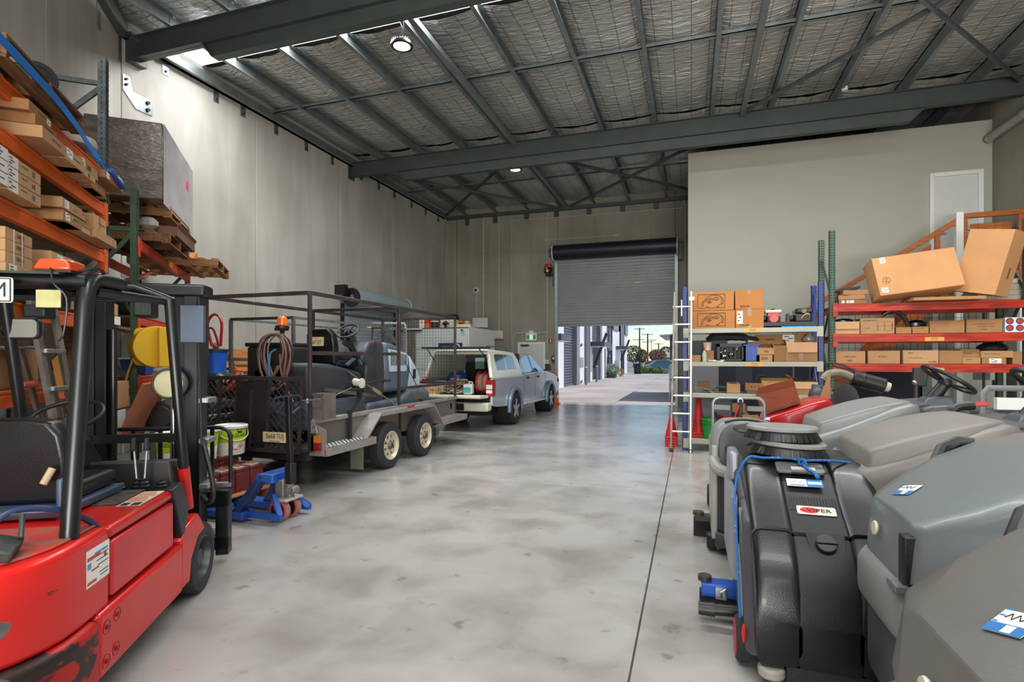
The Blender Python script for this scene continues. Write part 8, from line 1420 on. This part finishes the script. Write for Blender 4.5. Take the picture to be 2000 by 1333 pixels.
mb = MB(M); mb.prism([(-.032+math.cos(R(k))*.044, math.sin(R(k))*.020) for k in range(0, 360, 12)], 'xy', .003, .0038); mb.build('red_oval', mat('oval_red', 'cf1f1c', .35), b); text('VIPER', .034, M @ Matrix.Translation((.012, -.001, .0045)), INK, b, sx=1.35)
M = vM(.578, 3.275, .002); s = MB(M).box(-.085, .09, -.028, .028, 0, .001).build('service_label', PAPER, VS, fix=False); MB(M).box(.012, .09, -.028, .028, .001, .0014).build('blue_half', MATS['sticker_blue_band'], s); MB(M).box(.018, .084, -.008, .012, .0014, .0017).build('white_field', PAPER, s); MB(M).tube([(-.06, -.002, .0012), (-.04, .012, .0012), (-.03, -.002, .0012), (-.01, .014, .0012), (.002, .004, .0012)], .0012, 4).box(-.07, .005, -.022, -.016, .001, .0014).build('pen_scribble', BLUE, s)
M = vM(.575, 3.39, .004); l = MB(M).prism(rrect(.24, .115, .02, 4), 'xy', -.01, .006).build('control_lid', mat('lid_grey_satin', '6a6d6c', .3, var=.1), VS, bevel=.003); MB(M).box(-.045, .075, -.04, .0, .006, .007).build('white_note', mat('note_cream', 'd6d1c5', .6), l); MB(M).box(-.045, .075, -.04, -.034, .007, .0075).build('orange_line', mat('note_orange', 'cf6a48', .6), l); MB(M).box(-.05, .035, -.072, -.058, .0, .007).build('lid_latch', VKD, l, bevel=.003)
# left side: grey flank, pale trim, wheel, bumper roller
vb().hexa([(.25, 2.86, .12), (.30, 2.80, .12), (.30, 4.0, .12), (.25, 4.0, .12), (.26, 3.12, .70), (.31, 3.05, .70), (.31, 4.05, .92), (.26, 4.05, .90)]).build('left_flank', VKL, VS, bevel=.02, seg=3)
vb().hexa([(.215, 3.3, .3), (.25, 3.26, .3), (.25, 4.0, .3), (.215, 4.0, .3), (.215, 3.42, .74), (.255, 3.38, .76), (.255, 4.0, .78), (.215, 4.0, .76)]).build('silver_side_panel', mat('side_silver', '9a9ca6', .35, .3, var=.1), VS, bevel=.015, seg=3); vb().box(.23, .30, 3.75, 4.0, .76, .95).build('silver_side_post', MATS['side_silver'], VS, bevel=.025, seg=3)
vb().bar((.242, 3.25, .52), (.25, 2.93, .12), .02, .012).build('pale_trim', mat('trim_khaki', '8c8a78', .5), VS); vb().ball((.246, 2.885, .2), .03, 12, (.4, .8, 1.6)).build('red_reflector', RED, VS)
vb().bar((.262, 3.25, .72), (.275, 3.02, .47), .03, .03).build('side_rib', mat('rib_grey_green', '5d6360', .45), VS, bevel=.006)
w = vb().lathe([(0, -.03), (.10, -.03), (.115, -.01), (.115, .03), (0, .03)], (.245, 3.02, .116), 'x', 28).build('wheel', RUB, VS); vb().lathe([(.0, -.034), (.085, -.034), (.092, -.028)], (.245, 3.02, .116), 'x', 26).build('red_hubcap', mat('hubcap_red', 'c02a35', .4), w)
vb().cyl((.36, 2.82, .05), (.36, 2.82, .10), .06, n=24).build('corner_roller', mat('roller_grey', '9b9a8e', .5), VS, bevel=.012); vb().box(.42, .88, 2.79, 2.9, .04, .12).build('front_skirt', VKD, VS); vb().box(.42, .5, 2.72, 2.8, .0, .04).build('castor_plate', MATS['trim_khaki'], VS)
for x in (.4, .8): vb().lathe([(0, -.03), (.07, -.03), (.08, 0), (.07, .03), (0, .03)], (x, 3.9, .08), 'x', 18).build('castor', RUB, VS)
# squeegee and drain hose sticking out on the left
sq = vb().box(.06, .26, 3.50, 3.62, .10, .18).build('squeegee_arm', mat('squeegee_blue', '1f52b5', .4), VS, bevel=.01); vb().cyl((.08, 3.56, .18), (.08, 3.56, .21), .04, n=18).build('roller', DSTEEL, sq); vb().tube([(.17, 3.49, .11), (.17, 3.47, .15), (.19, 3.47, .17), (.20, 3.49, .12)], .008, 6).box(.14, .2, 3.485, 3.50, .10, .17).build('clip', STEEL, sq); vb().box(.05, .3, 3.58, 3.64, .0, .1).build('blade', RUB, sq)
h = vb().tube([(.28, 3.36, .10), (.2, 3.36, .095), (.12, 3.36, .09)], .032, 12).build('drain_hose', BLK, VS); vb().cyl((.13, 3.36, .09), (.04, 3.36, .088), .04, .036, n=16).build('hose_end', BLK, h)
# brushes on top, rope
def brush(lab, x, y, z, rz, tilt):
    t = thing('scrub_brush', lab, 'brush', (x, y, z), rz, 'round scrubbing brushes', (tilt[0], tilt[1], rz)); MB().lathe([(0, .075), (.19, .078), (.20, .07), (.2, .055), (.185, .048), (0, .05)], n=40).build('backing_disc', mat('disc_grey', '8b8c86', .5, var=.1), t)
    mb = MB(); rn = random.Random(int(x*99+z*50))
    for k in range(130):
        a = 2*math.pi*k/130; r0, r1 = .185, .212+rn.uniform(-.008, .008); c, q = math.cos(a), math.sin(a); w = .0045
        mb.hexa([(c*r1-q*w, q*r1+c*w, 0), (c*r1+q*w, q*r1-c*w, 0), (c*(r1-.03)+q*w, q*(r1-.03)-c*w, 0), (c*(r1-.03)-q*w, q*(r1-.03)+c*w, 0), (c*r0-q*w, q*r0+c*w, .052), (c*r0+q*w, q*r0-c*w, .052), (c*(r0-.03)+q*w, q*(r0-.03)-c*w, .052), (c*(r0-.03)-q*w, q*(r0-.03)+c*w, .052)])
    tag(mb.build('bristles', SBK, t), kind='stuff'); MB().lathe([(0, .005), (.175, .003), (.18, .05), (0, .05)], n=30).build('bristle_core', SBK, t)
brush('lower round scrubbing brush resting on the black scrubber', .555, 3.62, .978, 20, (0, 3)); brush('upper round scrubbing brush stacked on the lower one', .525, 3.66, 1.062, 70, (0, 1.5))
tag(MB().lathe([(0, 0), (.18, 0), (.19, .012), (.18, .022), (0, .022)], n=32).build('pad_holder', BLK, loc=(.45, 3.86, 1.085), rot=(2, -4, 0)), 'black round pad holder leaning behind the upper brush', 'pad')
ROPE = mat('rope_blue', '1c62a8', .7, col2='9fc3e0', vs=60, lo=.3, hi=.38)
rp = [(.245, 2.93, .05), (.235, 3.05, .35), (.235, 3.2, .6), (.245, 3.4, .82), (.31, 3.44, .965), (.40, 3.43, .975), (.52, 3.42, .982), (.585, 3.405, .975)]
t = thing('blue_rope', 'blue braided rope tied over the black scrubber and down its side', 'rope', (.55, 3.42, .97)); MW((.55, 3.42, .97)).tube(spline(rp, 6), .007, 8).tube(spline([(.585, 3.405, .975), (.72, 3.42, .98), (.85, 3.5, .96)], 5), .007, 8).build('strand', ROPE, t)
MW((.55, 3.42, .97)).torus((.588, 3.385, .97), (.3, 1, .3), .016, .008, 14, 6).torus((.60, 3.375, .965), (1, .3, .4), .014, .008, 14, 6).tube(spline([(.59, 3.38, .965), (.605, 3.35, .945), (.635, 3.31, .925), (.65, 3.285, .905)], 4), [.009]*10+[.012]*3, 8).build('knot', ROPE, t)
# ---------------- grey upright scrubber behind the black one
WB = (.42, 4.75, 0); WS = thing('walk_behind_scrubber', 'grey walk-behind scrubber with a rounded shield behind the black scrubber', 'scrubber', WB)
def wb(): return MW(WB)
arcp = [(.15, .62)]+[(.15, .86)]+[(.15+.13*(1-math.cos(R(a))), .86+.19*math.sin(R(a))) for a in (15, 30, 45, 60, 75, 90)]+[(.45, 1.055), (.58, 1.035), (.68, 1.0), (.72, .93), (.72, .62)]
wb().prism(arcp, 'xz', 4.60, 4.95).build('shield', SGR, WS, bevel=.04, seg=4); ins = [(.205+(x-.15)*.84, .66+(z-.62)*.86) for x, z in arcp]; wb().prism(ins, 'xz', 4.585, 4.605).build('recess_panel', mat('recess_grey', '5a5d5e', .45, var=.06), WS, bevel=.01)
wb().tube(spline([(.25, 4.6, 1.045), (.36, 4.6, 1.068), (.48, 4.6, 1.062), (.6, 4.6, 1.035)], 5), .01, 8).build('top_seal', BLK, WS)
wb().tube(spline([(.17, 4.62, .76), (.19, 4.52, .70), (.26, 4.47, .672), (.42, 4.45, .66), (.6, 4.47, .66)], 6), [.03]+[.045]*23+[.03], 10).build('bolster', mat('bolster_grey', '9a9a90', .45, var=.06), WS)
wb().box(.20, .70, 4.50, 5.2, .18, .68).build('tank', mat('tank_graphite', '2b2e31', .42, var=.15), WS, bevel=.05, seg=4); wb().box(.155, .20, 4.56, 5.25, .12, .86).build('side_shell', mat('shell_pale', 'a7a69c', .4, var=.06), WS, bevel=.015, seg=3); wb().box(.22, .7, 4.9, 5.3, .66, .96).build('rear_tank', SGR, WS, bevel=.05, seg=3)
wb().box(.18, .72, 4.52, 5.2, .06, .19).build('deck', SDK, WS, bevel=.02); hd = wb().bar((.25, 4.52, .838), (.40, 4.52, .838), .04, .045).build('handle_bar', BLK, WS, bevel=.006); wb().bar((.40, 4.52, .838), (.46, 4.56, .88), .05, .05).bar((.32, 4.5, .81), (.41, 4.5, .815), .02, .02).build('grip_lever', BLK, hd, bevel=.004)
for x in (.24, .66):
    for y in (4.7, 5.1): wb().lathe([(0, -.03), (.07, -.03), (.08, 0), (.07, .03), (0, .03)], (x, y, .08), 'x', 18).build('wheel', RUB, WS)
sq = wb().box(.03, .17, 4.9, 5.02, .16, .2).cyl((.06, 4.95, .2), (.06, 4.95, .23), .045, n=18).build('squeegee_end', mat('squeegee_olive', '3b372c', .6), WS); wb().box(.12, .2, 4.62, 4.72, .02, .14).build('side_brush_guard', BLK, WS, bevel=.015); wb().box(.02, .18, 5.0, 5.05, 0, .16).build('blade', RUB, sq)
# ---------------- red machine with an open carton, silver trolley, black motor behind
RMB = (1.1, 6.45, 0); RM = thing('red_sweeper', 'red machine with a sloping glossy hood behind the grey scrubbers', 'sweeper', RMB); RMP = mat('sweeper_red', 'c3141a', .3, var=.1, vs=2, coat=.4)
MW(RMB).loft([ringx(.72, 6.45, .24, .55, .88, .06), ringx(.76, 6.45, .32, .5, .955, .06), ringx(.95, 6.45, .34, .48, 1.02, .06), ringx(1.15, 6.45, .34, .48, 1.10, .06), ringx(1.30, 6.45, .32, .5, 1.145, .06), ringx(1.36, 6.45, .24, .55, 1.11, .06)]).build('hood', RMP, RM, angle=60); MW(RMB).box(.8, 1.9, 6.12, 6.78, .1, .6).build('body', RMP, RM, bevel=.05, seg=3)
for x in (.95, 1.7):
    for y in (6.15, 6.75): MW(RMB).lathe([(0, -.04), (.11, -.04), (.12, 0), (.11, .04), (0, .04)], (x, y, .12), 'y', 20).build('wheel', RUB, RM)
carton('red-brown carton with a torn open top sitting on the red machine', (.90, 6.40, 1.035), (.36, .30, .20), 0, 0, None, [], [('-y', .75, .95, .12, .2), ('-y', .3, .45, .6, .66)], flap=[('-y', 65, .08), ('+x', 100, .1)], rot=(2, -16, 0), m=mat('carton_red_brown', '9a5034', .75, var=.06))
o = MB().add([(0, 0, 0), (.10, 0, 0), (.05, 0, .3), (0, .012, 0), (.10, .012, 0), (.05, .012, .3)], [(0, 1, 2), (5, 4, 3), (0, 3, 4, 1), (1, 4, 5, 2), (2, 5, 3, 0)]).build('cardboard_flap', KRAFT[0], loc=(1.27, 6.35, 1.14), rot=(0, 8, 0)); tag(o, 'upright triangular cardboard scrap at the end of the red hood', 'cardboard')
TRB = (.48, 6.0, 0); TR = thing('hand_trolley', 'silver tube hand trolley with webbing and a ratchet in front of the blue shelf', 'trolley', TRB); x0, x1, zt = .215, .70, 1.145
MW(TRB).tube([(x0, 6.0, .0), (x0, 6.0, zt-.07)]+[(x0+.07*(1-math.cos(R(a))), 6.0, zt-.07+.07*math.sin(R(a))) for a in (20, 45, 70, 90)]+[(x1-.07+.07*math.sin(R(a)), 6.0, zt-.07+.07*math.cos(R(a))) for a in (0, 20, 45, 70, 90)]+[(x1, 6.0, 0)], .017, 10).build('frame', mat('tube_silver', 'a3a7a3', .35, .6), TR)
MW(TRB).bar((x0, 5.99, 1.045), (x1, 5.99, 1.035), .004, .05).build('webbing', mat('webbing_grey', '9aa39c', .7), TR); MW(TRB).prism([(.46+math.cos(R(a))*.085, 1.045+math.sin(R(a))*.055) for a in range(22, 382, 45)], 'xz', 5.97, 5.985).build('black_plate', BLK, TR); MW(TRB).box(.40, .52, 5.962, 5.97, 1.0, 1.09).build('brown_patch', KRAFT[3], TR)
rt = MW(TRB).bar((.47, 5.955, .85), (.475, 5.955, 1.12), .04, .02).build('ratchet_bar', DSTEEL, TR, bevel=.006); MW(TRB).torus((.475, 5.955, 1.115), (0, 1, 0), .022, .01, 16, 6).build('ring', STEEL, rt); MW(TRB).bar((.40, 5.955, .86), (.45, 5.955, 1.05), .012).bar((.43, 5.95, .98), (.455, 5.95, 1.07), .02).build('red_lever', RED, rt)
MW(TRB).bar((x0+.02, 6.0, 1.0), (x0+.09, 6.02, .75), .035, .03).build('side_grip', BLK, TR, bevel=.008); MW(TRB).cyl((x1+.0, 6.0, .93), (x1+.05, 6.0, .93), .025, n=12).build('knob', STEEL, TR)
MW(TRB).bar((x0, 6.0, .45), (x1, 6.0, .45), .03).box(x0, x1, 5.98, 6.3, .05, .07).build('cross_bar', MATS['tube_silver'], TR)
for x in (x0-.03, x1+.03): MW(TRB).lathe([(0, -.025), (.1, -.025), (.12, 0), (.1, .025), (0, .025)], (x, 6.05, .12), 'x', 20).build('wheel', RUB, TR)
o = MB().prism([(0, 0), (.10, -.03), (.16, .04), (.13, .1), (.06, .09), (.01, .14), (-.02, .08)], 'xz', 0, .008).build('cardboard_scrap', KRAFT[2], loc=(.53, 6.2, .86)); tag(o, 'torn pale cardboard scrap hooked on the hand trolley', 'cardboard')
MTB = (1.62, 7.2, 0); MT = thing('black_machine', 'black machine with a ribbed cream hose and cylinder behind the grey hoods', 'machine', MTB)
MW(MTB).hexa([(1.40, 6.9, .2), (1.95, 6.9, .2), (1.95, 7.4, .2), (1.40, 7.4, .2), (1.38, 6.85, 1.18), (1.75, 6.85, 1.16), (1.75, 7.4, 1.16), (1.38, 7.4, 1.25)]).build('body', SDK, MT, bevel=.03, seg=3); MW(MTB).ball((1.37, 6.98, 1.10), .14, 14, (.7, 1, 1)).build('round_end', SDK, MT)
MW(MTB).cyl((1.72, 7.0, 1.33), (2.03, 7.0, 1.24), .085, n=20).cyl((1.80, 7.0, 1.31), (1.83, 7.0, 1.30), .09, n=20).build('cylinder', BLK, MT, bevel=.008); MW(MTB).cyl((2.0, 7.0, 1.25), (2.08, 7.0, 1.225), .06, .05, n=18).build('cream_cap', CREAM, MT)
hp_ = spline([(1.72, 7.0, 1.335), (1.60, 6.98, 1.38), (1.48, 6.96, 1.37), (1.42, 6.95, 1.30)], 8); MW(MTB).tube(hp_, [.042+.004*(i % 2) for i in range(len(hp_))], 10).build('ribbed_hose', mat('hose_ribbed_cream', '8f8a78', .5), MT); MW(MTB).tube(spline([(1.5, 7.1, 1.5), (1.65, 7.1, 1.47), (1.78, 7.1, 1.40)], 5), .012, 6).tube(spline([(1.55, 7.08, 1.46), (1.7, 7.1, 1.42), (1.8, 7.1, 1.4)], 5), .008, 6).build('cable', BLK, MT)
MW(MTB).cyl((1.62, 6.85, 1.14), (1.62, 6.95, 1.14), .12, n=20).build('round_housing', SBK, MT)
for x in (1.45, 1.9):
    for y in (6.95, 7.35): MW(MTB).lathe([(0, -.03), (.1, -.03), (.11, 0), (.1, .03), (0, .03)], (x, y, .11), 'y', 18).build('wheel', RUB, MT); MW(MTB).bar((x, y, .1), (x, y, .25), .04).build('fork', SDK, MT)
t = thing('pedestal_screen', 'small black screen on a stalk beside the far steering wheel', 'screen', (2.15, 6.4, 0)); MB().hexa([(-.06, 0, 1.27), (.07, 0, 1.27), (.07, .03, 1.27), (-.06, .03, 1.27), (-.05, -.02, 1.46), (.08, -.02, 1.46), (.08, .02, 1.46), (-.05, .02, 1.46)]).build('screen', BLK, t, bevel=.01); MB().cyl((0, .03, 0), (-.02, .02, 1.3), .02, n=10).build('stalk', DSTEEL, t); MB().ball((-.04, -.02, 1.31), .025, 10).build('knob', CHROME, t); MB().box(-.15, .15, -.15, .15, 0, .03).build('foot', DSTEEL, t)
t = thing('grey_frame_trolley', 'grey tube handle trolley standing between the scrubbers and the rack', 'trolley', (3.1, 6.9, 0)); MB().tube([(-.22, 0, 0), (-.22, 0, 1.18), (-.18, 0, 1.24), (.2, 0, 1.24), (.26, 0, 1.15), (.3, 0, 0)], .03, 10).build('handle', GPN, t); MB().box(-.22, .5, .02, .5, .4, 1.0).build('body', SDK, t, bevel=.03); MB().box(-.1, .2, .0, .06, 1.02, 1.14).build('white_panel', WHITE, t); mb = MB()
for k in range(5): mb.box(.25+.06*k, .28+.06*k, .0, .4, 1.03, 1.07)
tag(mb.build('black_fins', BLK, t), kind='stuff'); MB().box(-.2, .45, .05, .45, 0, .4).build('base', SDK, t)
t = thing('lever_stand', 'red lever handle on a black bracket behind the dusty hood', 'handle', (1.85, 4.6, 0)); MB().tube(spline([(-.12, 0, 1.1), (-.08, 0, 1.2), (.02, 0, 1.22)], 5), .03, 8).build('bracket', BLK, t); MB().bar((.0, 0, 1.225), (.10, 0, 1.235), .035, .03).build('lever', RED, t, bevel=.006); MB().box(-.18, -.06, -.06, .06, 0, 1.12).build('post', SDK, t)
